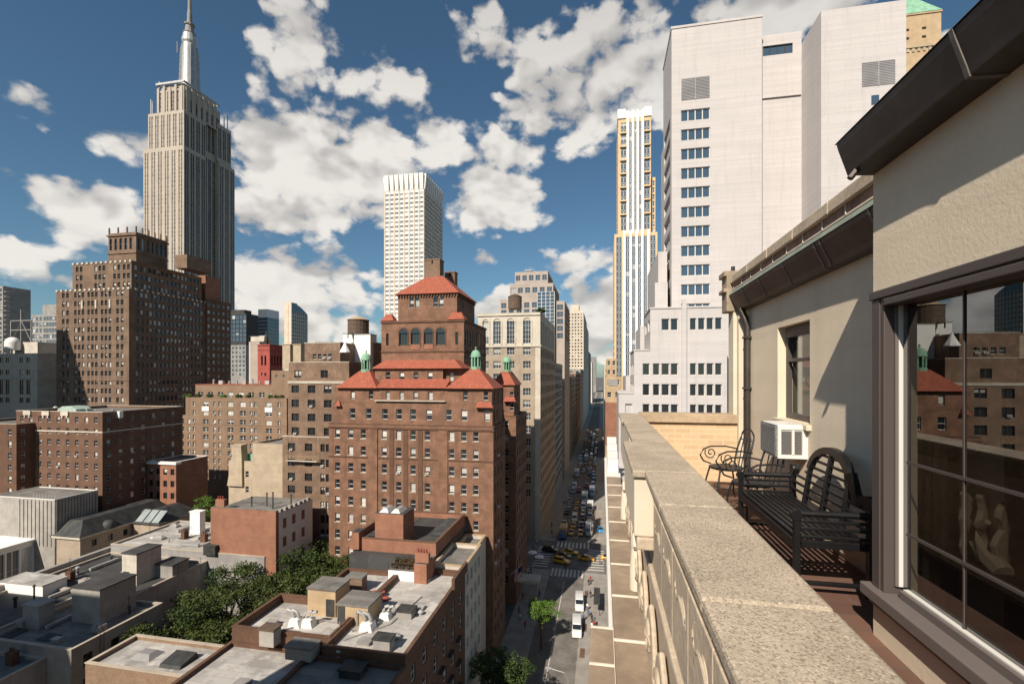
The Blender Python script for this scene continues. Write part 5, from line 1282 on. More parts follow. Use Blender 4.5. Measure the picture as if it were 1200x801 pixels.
x, y = Xat(404,89.5), 89.6; q = MB(); z = Zat(404,x,y); q.lathe([(1.1,0),(1.1,.15),(.55,1.2),(.06,2.3),(.02,2.5)], (0,0,0), 8)
tag(q.build('roof_cone', RM['whitepanel'], loc=(x,y,z-1.6)), 'white cone shaped roof cap on the corner of the stepped block', 'roof cap')
for (l, a, b, c, d, yy) in (('left one of two pale brick bulkheads on a roof behind the stepped block', 331, 340, 416, 404, 150), ('right one of two pale brick bulkheads on a roof behind the stepped block', 343.5, 352.5, 416, 404, 150)):
    x0, x1 = Xat(a,yy), Xat(b,yy); t = thing('roof_bulkhead', l, 'roof hut', ((x0+x1)/2,yy,Zat(c,x0,yy)))
    q = MB(); q.box(x0,x1,yy,yy+3,Zat(432,x0,yy),Zat(d,x0,yy)); q.build('wall', RM['paleyellow'], t); q = MB(); q.box(x0-.2,x1+.2,yy-.2,yy+3.2,Zat(d,x0,yy),Zat(d,x0,yy)+.3); q.build('cap', RM['buff'], t)
Y0 = 148; X0 = Xat(318,Y0); X1 = Xat(362,Y0)
B = simple_building('gabled_house', 'tan brick roof storey with green arched window, between the belfry and the stepped block', 'building', [(X0, X1, Y0, Y0+12, 0, Zat(434,X0,Y0), dict(front=spec([(2,1.0),(5,1.0)], [(Zat(443,X0,Y0),1.2)])))], RM['tan'], vis=48)
# roof sign frame and white dome at the far left
Y0 = 200; t = thing('roof_truss', 'rusty steel sign truss on the roofs at the far left', 'steel frame', (Xat(25,Y0), Y0, Zat(402,Xat(25,Y0),Y0)))
x0, x1 = Xat(13,Y0), Xat(37,Y0); zb, zt_ = Zat(402,x0,Y0), Zat(376,x0,Y0)
q = MB()
for x in (x0, (x0+x1)/2, x1): q.tube([(x,Y0,zb-8),(x,Y0,zt_+(6 if x not in (x0,x1) else 0))], .35, 5)
for z in (zt_, (zb+zt_)/2+1): q.tube([(x0,Y0,z),(x1,Y0,z)], .3, 5)
q.tube([(x0,Y0,zb),((x0+x1)/2,Y0,zt_)], .2, 4); q.tube([(x1,Y0,zb),((x0+x1)/2,Y0,zt_)], .2, 4); q.build('lattice', RM['grey'], t)
Y0 = 156; X = Xat(15,Y0); z = Zat(402,X,Y0); q = MB(); q.lathe([(2.6,-3),(2.6,0)]+[(2.6*cos(a*pi/16),2.6*sin(a*pi/16)) for a in range(1,8)]+[(.05,2.6)], (0,0,0), 16)
tag(q.build('radome', RM['whitepanel'], loc=(X,Y0,z), smooth=True), 'round white roof dome on the grey stone building', 'dome')

# rooftop greenhouse and vents in front of the brown block
t = thing('roof_greenhouse', 'pale green roof plant house on the low brown apartment house', 'roof plant', (Xat(83,104), 104, Zat(480,-134,104)))
q = MB(); X = Xat(83,104); z = 42.0; q.prism([(X-3.4,z-.7),(X+3.4,z-.7),(X+3.2,z+.7),(X+1.6,z+1.5),(X-1.6,z+1.5),(X-3.2,z+.7)], 103, 107, 'xz'); q.build('glazing', mat('pale green plant housing', (.36,.44,.38), var=.2, scale=1.5), t)
q = MB()
for k in (-2.6,0,2.6): q.box(X+k-.08,X+k+.08,102.95,102.998,z-.7,z+.7)
q.build('glazing_bar', WH, t)
for i in range(14):
    x = Xat(50+i*7.5, 100+(i % 3)*4); q = MB(); h_ = .7+(i*37 % 5)*.25
    if i % 3 == 0: q.box(-.6,.6,-.5,.5,0,h_)
    else: q.lathe([(.3,0),(.3,h_),(.5,h_),(.5,h_+.2),(.05,h_+.35)], (0,0,0), 8)
    tag(q.build('roof_vent', RM['steel'] if i % 2 else RM['whitepanel'], loc=(x,100+(i % 3)*4,41.0)), 'small pale vent in the row on the low brown apartment house roof', 'vent', 'vents on the low brown apartment roof')
for i in range(12):
    x = Xat(222+i*9.2, 150); q = MB(); q.lathe([(.35,0),(.35,.9+(i % 4)*.3),(.55,.95+(i % 4)*.3),(.05,1.3+(i % 4)*.3)], (0,0,0), 8) if i % 3 else q.box(-.9,.9,-.5,.5,0,1.4)
    zz_ = Zat(451.5,Xat(338,151.5),151.5)+.35 if i > 1 else Zat(466,-130,147)
    tag(q.build('roof_vent', RM['steel'] if i % 2 else RM['concrete'], loc=(x,154,zz_)), 'small pale vent along the tan apartment house roof', 'vent', 'vents on the tan apartment roof')

# small things scattered over the left hand roofs
rr = random.Random(11)
spots = [(-92,42),(-88,40),(-84,44),(-80,41),(-76,45),(-73,42),(-91,52),(-86,56),(-80,51),(-76,57),(-71,49),(-69,57),(-91,64),(-84,62),(-80,70),(-76,72),(-90,71),(-88,79),(-80,84),(-72,77),(-66,83),(-75,86),(-92,86),(-68,52),(-89,48)]
for i, (x, y) in enumerate(spots):
    z = zL-2.75 if y < 47.5 else zL-1.35 if y < 60 else zL-.7 if y < 74 else zL+.9
    k = i % 5; q = MB()
    if k == 0: q.box(-.5,.5,-.35,.35,0,.55); q.box(-.58,.58,-.42,.42,.55,.63); o = q.build('roof_vent', RM['steel'], loc=(x,y,z)); tag(o, 'small square steel vent box on the left hand roofs', 'vent', 'square vent boxes on the left roofs')
    elif k == 1: q.lathe([(.16,0),(.16,.9),(.3,.95),(.3,1.05),(.04,1.3)], (0,0,0), 9); o = q.build('vent_pipe', RM['slate'], loc=(x,y,z)); tag(o, 'dark capped vent pipe on the left hand roofs', 'vent', 'dark vent pipes on the left roofs')
    elif k == 2: q.box(-.9,.9,-.6,.6,0,.3); q.hip(-.95,.95,-.65,.65,.3,.75,.5); o = q.build('skylight', RM['grey'], loc=(x,y,z)); tag(o, 'low grey hipped skylight on the left hand roofs', 'skylight', 'hipped skylights on the left roofs')
    elif k == 3: q.box(-.7,.7,-.5,.5,.25,1.15); q.box(-.6,-.5,-.4,.4,0,.25); q.box(.5,.6,-.4,.4,0,.25); q.lathe([(.34,1.15),(.34,1.25)], (0,0,0), 12); o = q.build('condenser_unit', RM['concrete'], loc=(x,y,z)); tag(o, 'pale air conditioning condenser on the left hand roofs', 'condenser', 'condensers on the left roofs')
    else: q.tube([(0,0,0),(0,0,1.5),(.25,0,1.7),(.5,0,1.6)], .07, 7); o = q.build('vent_pipe', RM['steel'], loc=(x,y,z)); tag(o, 'thin bent steel pipe on the left hand roofs', 'pipe', 'bent pipes on the left roofs')
for i in range(40):
    x = rr.uniform(-93,-69); y = rr.uniform(37,88); z = zL-2.7 if y < 47.5 else zL-1.35 if y < 60 else zL-.7 if y < 74 else zL+.9
    k = i % 4; q = MB()
    if k == 0: L_ = rr.uniform(1.5,3.2); q.box(-L_,L_,-.22,.22,.15,.6); [q.box(a-.05,a+.05,-.2,.2,-.3,.15) for a in (-L_+.2,0,L_-.2)]; nm, lb, gp, mm = 'duct', 'long low metal duct lying on the left hand roofs', 'metal ducts on the left roofs', RM['steel']
    elif k == 1: q.tube([(0,0,-.3),(0,0,2.6)], .03, 5); q.tube([(-.5,0,2.3),(.5,0,2.3)], .02, 4); q.tube([(-.35,0,2.0),(.35,0,2.0)], .02, 4); nm, lb, gp, mm = 'roof_aerial', 'thin rake aerial standing on the left hand roofs', 'aerials on the left roofs', RM['black']
    elif k == 2: q.box(-.55,.55,-.4,.4,-.3,1.5); q.box(-.62,.62,-.47,.47,1.5,1.6); q.lathe([(.15,1.6),(.13,2.0),(.17,2.05)], (-.25,0,0), 7); q.lathe([(.15,1.6),(.13,2.0),(.17,2.05)], (.25,0,0), 7); nm, lb, gp, mm = 'chimney_stack', 'short dark brick chimney with two pots on the left hand roofs', 'brick chimneys on the left roofs', RM['hotel_dark']
    else: q.box(-1.1,1.1,-.8,.8,-.3,.12); nm, lb, gp, mm = 'roof_mat', 'dark felt covered curb on the left hand roofs', 'felt curbs on the left roofs', RM['roof_dark']
    tag(q.build(nm, mm, loc=(x,y,z)), lb, nm.replace('_',' '), gp).rotation_euler = (0,0,rr.choice((0,pi/2)))
t = thing('roof_railing', 'thin black pipe railing along the front of the lowest left hand roof', 'railing', (-82, 37, zL-2.4))
q = MB()
for k in range(16): q.tube([(-11+k*1.5,0,0),(-11+k*1.5,0,1.1)], .03, 4)
q.build('post', RM['black'], t, loc=(0,0,0)); q = MB(); q.tube([(-11,0,1.1),(11.5,0,1.1)], .03, 4); q.tube([(-11,0,.55),(11.5,0,.55)], .02, 4); q.build('rail', RM['black'], t, loc=(0,0,0))
for i, (x, y, w, d) in enumerate(((-33,58.5,1.2,.7),(-25,46,1.4,1.0),(-22,54,.9,.9),(-37.5,47.5,1.1,.8),(-24.5,61.5,1.6,.8),(-34,39,1.3,.9),(-37,36.5,.8,1.4))):
    q = MB(); q.box(-w/2,w/2,-d/2,d/2,0,.5); q.box(-w/2-.06,w/2+.06,-d/2-.06,d/2+.06,.5,.58)
    tag(q.build('roof_hatch', RM['grey'] if i % 2 else RM['steel'], loc=(x,y,zA_-.9 if y > 45 else zA_-1.95)), 'low square metal hatch on the big silver roof', 'hatch', 'metal hatches on the silver roof')
q = MB(); q.tube([(-36,46.5,zA_-.75),(-32,49.5,zA_-.75),(-29.2,49.5,zA_-.75)], .07, 6); q.tube([(-27.5,46,zA_-.6),(-24,50,zA_-.6),(-23,57,zA_-.6)], .06, 6)
tag(q.build('roof_conduit', RM['grey'], loc=(0,0,0)), 'thin grey conduit pipes running across the big silver roof', 'pipe')

Y = 130; t = thing('crane', 'thin grey crane jib above the stepped brown block', 'crane', (Xat(392,Y), Y, Zat(420,Xat(392,Y),Y)))
q = MB(); q.tube([(0,0,0),(0,0,5)], .25, 5); q.build('mast', RM['grey'], t, loc=(0,0,0)); q = MB(); q.tube([(1.5,0,3.6),(-6.5,0,5.3)], .18, 5); q.tube([(0,0,5.2),(-6.5,0,5.3)], .07, 4); q.build('jib', RM['grey'], t, loc=(0,0,0))
B = Building('neighbour_block', 'grey neighbour outside the left edge, shading the grey stone building', 'building', -258, 85, [RM['grey']], WH, P_res, vis=20)
B.box(-292, -224, 70, 100, 0, 112, front=None, para=.6); B.finish()  # unseen block, added only to put the grey stone building in shade

# tall unseen blocks added behind the viewpoint to cast shade on near roofs and roadway
B = Building('neighbour_block', 'tall brown brick neighbour behind the viewpoint, on the side street', 'building', -102, -12, [RM['brown']], WH, P_res, vis=20)
B.box(-120, -85, -30, 5, 0, 64, front=None, para=.6); B.finish()
B = Building('neighbour_block', 'tan brick neighbour behind the viewpoint, across our street', 'building', -32, -16, [RM['tan']], WH, P_res, vis=20)
B.box(-44, -19.3, -40, 8, 0, 56, right=spec(cells(48,12), rows_f(20,55,3.3,1.7)), para=.6); B.finish()

# ------------------------------------------------------------------ trees and planting
def leaf_cloud(mb, c, R, n, size, flat=.55):
    for k in range(n):
        d = Vector((random.gauss(0,1),random.gauss(0,1),random.gauss(0,1))).normalized()*(random.random()**.45)
        p = Vector(c)+Vector((d.x*R, d.y*R, d.z*R*flat))
        nrm = (d*.6+Vector((random.gauss(0,.6),random.gauss(0,.6),random.gauss(.55,.5)))).normalized()
        a = nrm.orthogonal().normalized(); b = nrm.cross(a); t = random.random()*6.28; s_ = size*random.uniform(.6,1.3)
        u = (a*cos(t)+b*sin(t))*s_; v = (b*cos(t)-a*sin(t))*s_*.55
        mb.quad(p-u, p-v, p+u, p+v)
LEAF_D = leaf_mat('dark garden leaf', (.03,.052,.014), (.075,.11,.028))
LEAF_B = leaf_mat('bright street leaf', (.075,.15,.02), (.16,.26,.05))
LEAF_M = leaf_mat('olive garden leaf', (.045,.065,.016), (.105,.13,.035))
BARK = mat('bark', (.09,.07,.05), var=.3, scale=3)
def tree(name, label, x, y, h, r, leafm, group=None, n=5200, size=.17, zb=0.0):
    t = thing(name, label, 'tree', (x,y,zb), 0, group)
    q = MB(); q.tube([(0,0,0),(.1,0,h*.3),(0,.1,h*.55)], [.26,.2,.15], 8)
    tips = []
    for k in range(9):
        a = k*2.4+random.random(); rr = r*random.uniform(.45,.8); zz = h*random.uniform(.62,.9)
        q.tube([(0,0,h*random.uniform(.3,.5)),(cos(a)*rr*.5,sin(a)*rr*.5,zz*.85),(cos(a)*rr,sin(a)*rr,zz)], [.12,.08,.03], 6); tips.append((cos(a)*rr,sin(a)*rr,zz))
    tips.append((0,0,h*.9)); q.build('trunk', BARK, t, loc=(0,0,0))
    c = MB()
    for tp in tips:
        for k in range(4):
            o = Vector(tp)+Vector((random.gauss(0,r*.2),random.gauss(0,r*.2),random.gauss(0,r*.14))); leaf_cloud(c, o, r*random.uniform(.2,.36), n//40, size)
    c.build('crown', leafm, t, loc=(0,0,0)); return t
gt = [(-61,60,16.5,4.6),(-55,58.5,15.6,4.6),(-50,60.5,15.2,4.4),(-61,68,17.5,4.8),(-55,66.5,17,4.8),(-49,67.5,16.4,4.6),(-46,74,17,4.6),(-53,74.5,17.6,4.6),(-58.5,54.0,13.5,4.0),(-45,62.5,14.2,3.8),(-45.2,81,16.5,4.2),(-51.5,82,17.0,4.2),(-63.2,55.5,15.5,4.4),(-63.5,63.5,16.5,4.6)]
gl = ['at the near left corner of the gardens','in the middle of the front row of garden trees','right end of the front row of garden trees','beside the long silver roofed house','in the thick of the gardens','right of the garden thicket centre','close to the blank brick party wall, right','before the blank brick party wall','lowest and nearest, behind the small brick house','small one by the brown parapet','far right, under the stepped block','far one beside the white painted side wall','leaning against the white side wall under the iron ladder','overhanging the long silver roof edge']
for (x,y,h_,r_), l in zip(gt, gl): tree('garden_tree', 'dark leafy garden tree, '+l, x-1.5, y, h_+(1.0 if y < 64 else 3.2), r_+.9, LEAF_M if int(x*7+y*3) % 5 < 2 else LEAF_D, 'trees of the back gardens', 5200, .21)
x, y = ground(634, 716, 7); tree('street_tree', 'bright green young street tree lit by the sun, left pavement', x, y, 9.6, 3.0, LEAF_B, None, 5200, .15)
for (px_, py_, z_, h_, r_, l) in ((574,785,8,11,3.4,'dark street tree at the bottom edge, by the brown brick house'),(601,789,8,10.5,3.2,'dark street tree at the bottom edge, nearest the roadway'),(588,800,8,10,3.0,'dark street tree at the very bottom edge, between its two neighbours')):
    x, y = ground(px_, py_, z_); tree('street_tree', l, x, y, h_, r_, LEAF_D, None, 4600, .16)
x, y = Xat(243,112), 112; tree('street_tree', 'small green tree beyond the slate library roof', x, y, 19, 4.0, LEAF_B, None, 3200, .2)
for i in range(9):      # roof garden on the tan apartment house
    px_ = (219,232,246,262,280,292,318,331,325)[i]; Y = 148.3; X = Xat(px_, Y); q = MB(); leaf_cloud(q, (0,0,.9), 1.3, 260, .28)
    tag(q.build('terrace_shrub', LEAF_D if i % 3 else LEAF_B, loc=(X,Y,Zat(466,-130,147)-.3)), 'dark shrub along the tan apartment house roof terrace', 'shrub', 'shrubs on the tan apartment terrace')
X = Xat(634,147.5); q = MB(); leaf_cloud(q, (0,0,1.2), 1.7, 400, .3); tag(q.build('terrace_shrub', LEAF_D, loc=(X,147.6,Zat(366,-19.3,146)-.4)), 'shrub on the corner roof edge of the arched beige building', 'shrub')

# ------------------------------------------------------------------ vehicles
PAINT = {}
def paint(name, c, rough=.3):
    if name not in PAINT:
        PAINT[name] = mat(name, c, rough=rough, var=.05, scale=2, spec=.6); MC[name].node_tree.nodes['Principled BSDF'].inputs['Coat Weight'].default_value = .5
    return PAINT[name]
TYRE = mat('tyre rubber', (.02,.02,.02), rough=.8); RIM = mat('wheel rim', (.35,.35,.36), rough=.35, metal=.7); CARGL = mat('car glass', (.012,.015,.018), rough=.05, spec=.9, var=0)
LAMPW = mat('headlamp', (.7,.7,.66), rough=.2, var=0); LAMPR = mat('tail lamp', (.35,.02,.02), rough=.3, var=0)
def loft(sections, mb, mi=0):
    """sections: (y, half width, z low, z high, shoulder inset)"""
    rings = []
    for (y, hw_, zl_, zh, ins) in sections:
        rings.append([(-hw_*.92,y,zl_),(-hw_,y,zl_+.12),(-hw_,y,zh-.16),(-hw_+ins,y,zh),(hw_-ins,y,zh),(hw_,y,zh-.16),(hw_,y,zl_+.12),(hw_*.92,y,zl_)])
    b = len(mb.v)
    for r in rings: mb.v += r
    n = 8
    for k in range(len(rings)-1):
        for j in range(n):
            mb.f.append((b+k*n+j, b+(k+1)*n+j, b+(k+1)*n+(j+1) % n, b+k*n+(j+1) % n)); mb.mi.append(mi); mb.uv.append(((0,0),)*4)
    mb.f.append(tuple(b+j for j in range(n))); mb.mi.append(mi); mb.uv.append(((0,0),)*n)
    e = b+(len(rings)-1)*n; mb.f.append(tuple(e+j for j in range(n-1,-1,-1))); mb.mi.append(mi); mb.uv.append(((0,0),)*n)
# front of each vehicle points along -Y
def car(kind, pm, parts=True):
    L, Wd, prof, cab = {
     'sedan': (4.7,.92,[(-2.35,.80,.35,.70,.1),(-2.2,.88,.25,.80,.12),(-1.2,.92,.2,.95,.1),(1.2,.92,.2,.98,.1),(2.1,.9,.25,.98,.12),(2.35,.82,.35,.85,.1)], [(-1.25,.8,.9,.95,.02),(-.45,.76,.9,1.42,.14),(.7,.76,.9,1.45,.14),(1.65,.78,.9,1.0,.02)]),
     'suv': (4.8,.95,[(-2.4,.84,.4,.85,.1),(-2.2,.92,.3,1.02,.12),(-1.1,.95,.25,1.12,.1),(1.9,.95,.25,1.14,.1),(2.4,.88,.35,1.05,.1)], [(-1.2,.84,1.05,1.12,.02),(-.5,.8,1.05,1.70,.12),(1.8,.8,1.05,1.72,.12),(2.25,.82,1.05,1.2,.03)]),
     'van': (5.9,1.0,[(-2.95,.88,.4,.95,.1),(-2.7,.97,.3,1.15,.12),(-1.9,1.0,.25,1.3,.08),(-1.6,1.0,.25,1.38,.06),(2.9,1.0,.25,1.38,.06),(2.95,.98,.3,1.35,.08)], [(-2.0,.9,1.25,1.34,.02),(-1.2,.9,1.25,2.25,.12),(2.8,.92,1.25,2.3,.1),(2.9,.92,1.25,2.25,.1)])}[kind]
    return L, prof, cab
def make_car(kind, pm, label, group=None, name=None, roof_sign=False):
    L, prof, cab = car(kind, pm); t = thing(name or {'sedan':'car','suv':'suv','van':'van'}[kind], label, {'sedan':'car','suv':'suv','van':'van'}[kind], (0,0,0), 0, group)
    q = MB(); loft(prof, q); body = q.build('body', pm, t, loc=(0,0,0), smooth=True)
    q = MB()
    if kind == 'van':
        loft(cab, q)
        q.build('cargo_body', pm, t, loc=(0,0,0), smooth=True)
        q = MB(); q.obox((0,-1.63,1.80),1.62,.03,.92, Matrix.Rotation(radians(-41),3,'X')); q.obox((-.925,-.65,1.85),.03,1.0,.5); q.obox((.925,-.65,1.85),.03,1.0,.5); q.build('windscreen', CARGL, t, loc=(0,0,0))
    else:
        loft(cab, q); gl = q.build('glasshouse', CARGL, t, loc=(0,0,0), smooth=True)
        q = MB(); y0, y1, hw_, zt = cab[1][0]+.05, cab[2][0]-.05, cab[1][1]-.1, cab[2][3]
        q.box(-hw_, hw_, y0, y1, zt-.05, zt+.035)
        for yy in (cab[1][0], cab[2][0], (y0+y1)/2):
            for s in (-1,1): q.obox((s*(cab[1][1]-.05),yy,zt-.26),.06,.09,.5, Matrix.Rotation(radians(s*14),3,'Y'))
        q.build('roof_panel', pm, t, loc=(0,0,0), bevel=.03)
    for sx in (-1,1):
        for yy in (-L*.31, L*.30):
            q = MB(); q.lathe([(.2,-.1),(.31,-.1),(.33,-.06),(.33,.06),(.31,.1),(.2,.1)], (0,0,0), 14); w = q.build('wheel', TYRE, t, loc=(sx*(prof[2][1]-.06), yy, .33)); w.rotation_euler = (0,pi/2,0)
            q = MB(); q.lathe([(.2,-.11),(.2,.11)], (0,0,0), 12); q.build('rim', RIM, w, loc=(0,0,0))
    zf = prof[1][3]-.12
    for sx in (-1,1):
        q = MB(); q.obox((sx*(prof[0][1]-.16), prof[0][0]+.03, zf-.06),.34,.12,.16); q.build('headlight', LAMPW, t, loc=(0,0,0))
        q = MB(); q.obox((sx*(prof[-1][1]-.14), prof[-1][0]-.02, prof[-1][3]-.2),.24,.1,.2); q.build('taillight', LAMPR, t, loc=(0,0,0))
    if roof_sign:
        q = MB(); q.obox((0,0,cab[1][3]+.13),.7,.2,.2); q.build('roof_light', LAMPW, t, loc=(0,0,0))
    return t
def make_truck(pm_cab, pm_box, label, group=None):
    t = thing('box_truck', label, 'truck', (0,0,0), 0, group)
    q = MB(); loft([(-3.6,.95,.5,1.2,.1),(-3.4,1.05,.4,1.5,.1),(-2.9,1.1,.4,1.7,.1),(-2.3,1.1,.4,2.4,.15),(-1.6,1.1,.4,2.5,.15)], q); q.build('cab', pm_cab, t, loc=(0,0,0), smooth=True)
    q = MB(); q.obox((0,-2.68,2.02),1.85,.04,.85, Matrix.Rotation(radians(-40),3,'X')); q.build('windscreen', CARGL, t, loc=(0,0,0))
    q = MB(); q.box(-1.2,1.2,-1.5,3.6,.9,3.3); q.build('cargo_box', pm_box, t, loc=(0,0,0), bevel=.06)
    q = MB(); q.box(-.9,.9,-1.6,3.5,.55,.88); q.build('chassis', TYRE, t, loc=(0,0,0))
    for sx in (-1,1):
        for yy in (-2.6, 2.3):
            q = MB(); q.lathe([(.25,-.14),(.44,-.14),(.46,-.08),(.46,.08),(.44,.14),(.25,.14)], (0,0,0), 14); w = q.build('wheel', TYRE, t, loc=(sx*1.0,yy,.46)); w.rotation_euler = (0,pi/2,0)
        q = MB(); q.obox((sx*.75,-3.58,.95),.3,.1,.2); q.build('headlight', LAMPW, t, loc=(0,0,0))
    return t
TAXI = paint('taxi yellow', (.72,.36,.02)); PW = paint('white car paint', (.75,.74,.72)); PB = paint('black car paint', (.015,.015,.018)); PG = paint('silver car paint', (.38,.39,.4))
PR = paint('red car paint', (.35,.03,.025)); PBL = paint('dark blue car paint', (.03,.06,.18)); PSK = paint('bright blue car paint', (.03,.28,.62)); PD = paint('charcoal car paint', (.06,.06,.065)); PT = paint('tan box paint', (.62,.42,.16))
protos = {}
def put(o, x, y, rz): o.location = (x, y, .012); o.rotation_euler = (0,0,rz)
def vehicle(kind, pm, label, x, y, rz=0.0, group=None, name=None, sign=False):
    key = (kind, pm.name, sign)
    if key not in protos:
        t = make_truck(pm, PW if pm is not PBL else PT, label) if kind == 'truck' else make_car(kind, pm, label, None, name, sign)
        protos[key] = (t, tree_map(t))
    else:
        t = copy_tree(protos[key][0], None, protos[key][1])
    if 'group' in t: del t['group']
    tag(t, label, None, group); put(t, x, y, rz); return t
def at(px, py): return ground(px, py, .8)
x, y = at(658,656); vehicle('suv', TAXI, 'large yellow taxi van crossing the junction, nearest the zebra crossing', x, y, radians(72), None, 'taxi', True)
x, y = at(687,652.5); vehicle('sedan', TAXI, 'yellow taxi turning in the junction, right of the taxi van', x, y, radians(82), None, 'taxi', True)
x, y = at(668,645.5); vehicle('sedan', TAXI, 'yellow taxi behind the others in the junction, by the far crossing', x, y, radians(80), None, 'taxi', True)
x, y = at(714,652); vehicle('sedan', TAXI, 'yellow taxi half hidden behind the tiled ledge, right of the junction', x, y, radians(90), None, 'taxi', True)
x, y = at(645,643); vehicle('suv', PB, 'long black suv crossing the junction on the left', x, y, radians(80))
x, y = at(660,649.5); vehicle('sedan', PD, 'dark car between the taxi van and the black suv', x, y, radians(76))
vehicle('van', PW, 'white van parked at the kerb, nearer one of two', *at(676,735), radians(3)); vehicle('van', PW, 'white van parked at the kerb, just behind the nearer van', *at(679,706), radians(3))
vehicle('truck', PBL, 'blue truck with tan box waiting at the far zebra crossing', -12.4, 151.0)
vehicle('sedan', PSK, 'bright blue car at the right kerb beyond the far crossing', *at(703,619), radians(12))
LN = (-13.0, -10.0, -7.1, -4.4); LNAME = ('left lane','centre left lane','centre right lane','right lane'); ORD = ('first','second','third','fourth','fifth')
cycle = [('sedan',PD,'charcoal sedan'),('suv',PB,'black suv'),('sedan',TAXI,'yellow taxi'),('sedan',PW,'white sedan'),('suv',PG,'silver suv'),('sedan',TAXI,'yellow taxi'),('van',PW,'white van'),('sedan',PB,'black sedan'),('sedan',PG,'silver sedan'),('suv',PR,'red suv'),('truck',PG,'white box truck'),('suv',PD,'charcoal suv')]
rs = random.Random(3)
for li, lx_ in enumerate(LN):
    y = 151.5 if li else 160.5; k = 0
    while y < 430:
        kind, pm, nm = cycle[rs.randrange(len(cycle))]
        if li == 2 and k == 5: kind, pm, nm = 'truck', PG, 'white box truck'
        Lh = 3.8 if kind in ('truck',) else 3.1 if kind == 'van' else 2.6
        y += Lh
        lab = f'{nm} waiting in the {LNAME[li]}, {ORD[k]} behind the far zebra crossing' if k < 5 else None
        if rs.random() > (.10 if y < 190 else .38 if y < 300 else .5):
            if lab: vehicle(kind, pm, lab, lx_+rs.uniform(-.25,.25), y, radians(rs.uniform(-2,2)))
            else: vehicle(kind, pm, f'{nm} deep in the traffic jam far down the street', lx_+rs.uniform(-.3,.3), y, radians(rs.uniform(-2,2)), f'{nm}s in the far traffic jam')
            k += 1
        y += Lh+rs.uniform(.8,4.5)
    
# ------------------------------------------------------------------ people
def person_mesh(stride):
    me = bpy.data.meshes.new('person'); s = stride
    V = [(0,0,.95),(0,0,1.18),(0,.0,1.42),(0,-.01,1.52),(0,-.03,1.62),(0,-.03,1.72),
         (-.1,0,.92),(-.11,-.22*s,.5),(-.11,-.12*s,.08),(-.11,-.28*s,.03),(.1,0,.92),(.11,.12*s,.5),(.11,.34*s,.12),(.11,.22*s,.03),
         (-.19,0,1.4),(-.25,.1*s,1.12),(-.24,-.02*s,.88),(-.24,-.06*s,.78),(.19,0,1.4),(.25,-.12*s,1.12),(.24,-.22*s,.92),(.24,-.28*s,.83)]
    E = [(0,1),(1,2),(2,3),(3,4),(4,5),(0,6),(6,7),(7,8),(8,9),(0,10),(10,11),(11,12),(12,13),(2,14),(14,15),(15,16),(16,17),(2,18),(18,19),(19,20),(20,21)]
    R_ = [.15,.15,.15,.06,.1,.08,.1,.07,.05,.04,.1,.07,.05,.04,.07,.05,.04,.035,.07,.05,.04,.035]
    me.from_pydata(V, E, []); o = bpy.data.objects.new('person_skeleton', me); COL.objects.link(o)
    sk = o.modifiers.new('skin', 'SKIN'); o.modifiers.new('sub', 'SUBSURF').levels = 1
    for i, r in enumerate(R_): me.skin_vertices[0].data[i].radius = (r, r*.8); me.skin_vertices[0].data[i].use_root = (i == 0)
    dg = bpy.context.evaluated_depsgraph_get(); out = bpy.data.meshes.new_from_object(o.evaluated_get(dg)); bpy.data.objects.remove(o); out.name = 'person'
    for p in out.polygons: p.use_smooth = True
    return out
PMS = [person_mesh(1.0), person_mesh(.35)]
SKIN = mat('skin', (.42,.26,.18), rough=.6, var=.05); HAIR = mat('dark hair', (.03,.02,.015), rough=.7)
CL = {'white shirt': (.7,.69,.66), 'black coat': (.02,.02,.025), 'red jacket': (.4,.04,.04), 'blue shirt': (.08,.16,.35), 'grey suit': (.15,.15,.16)}
def person(px, py, what, rz, where, k):
    x, y = ground(px, py, .15); mname = 'cloth '+what
    m = mat(mname, CL[what], rough=.9, var=.1); me = PMS[k % 2].copy(); me.materials.clear()
    for mm in (m, SKIN, mat('dark trousers', (.03,.032,.04))): me.materials.append(mm)
    for p in me.polygons:
        z = p.center.z; p.material_index = 1 if (z > 1.5 or z < .0 or (abs(p.center.x) > .2 and z < .9)) else (2 if z < .93 else 0)
    o = bpy.data.objects.new('person', me); COL.objects.link(o); o.location = (x,y,.15 if x < -13.6 or x > -4.6 else .012); o.rotation_euler = (0,0,rz)
    tag(o, f'person in a {what} {where}', 'person')
    q = MB(); q.lathe([(.105,1.62),(.11,1.70),(.08,1.78),(.02,1.81)], (0,.0,0), 8); q.build('hair', HAIR, o, loc=(0,0,0), smooth=True)
for a in ((634,656,'black coat',1.2,'waiting at the left corner of the junction',0),(628,652,'white shirt',2.0,'on the left corner pavement beside the crossing',1),(625,645,'grey suit',0,'walking on the left pavement beyond the junction',0),
          (622,672,'blue shirt',.2,'on the left pavement just before the junction',1),(662,668,'black coat',1.5,'on the near zebra crossing',0),(703,661,'red jacket',-1.2,'stepping onto the right hand crossing',0),
          (692,682,'red jacket',.3,'on the right pavement by the near crossing',1),(692,700,'black coat',0,'on the right pavement beside the white vans',0),(629,638,'white shirt',.3,'on the far left corner, farthest back',1)): person(*a)

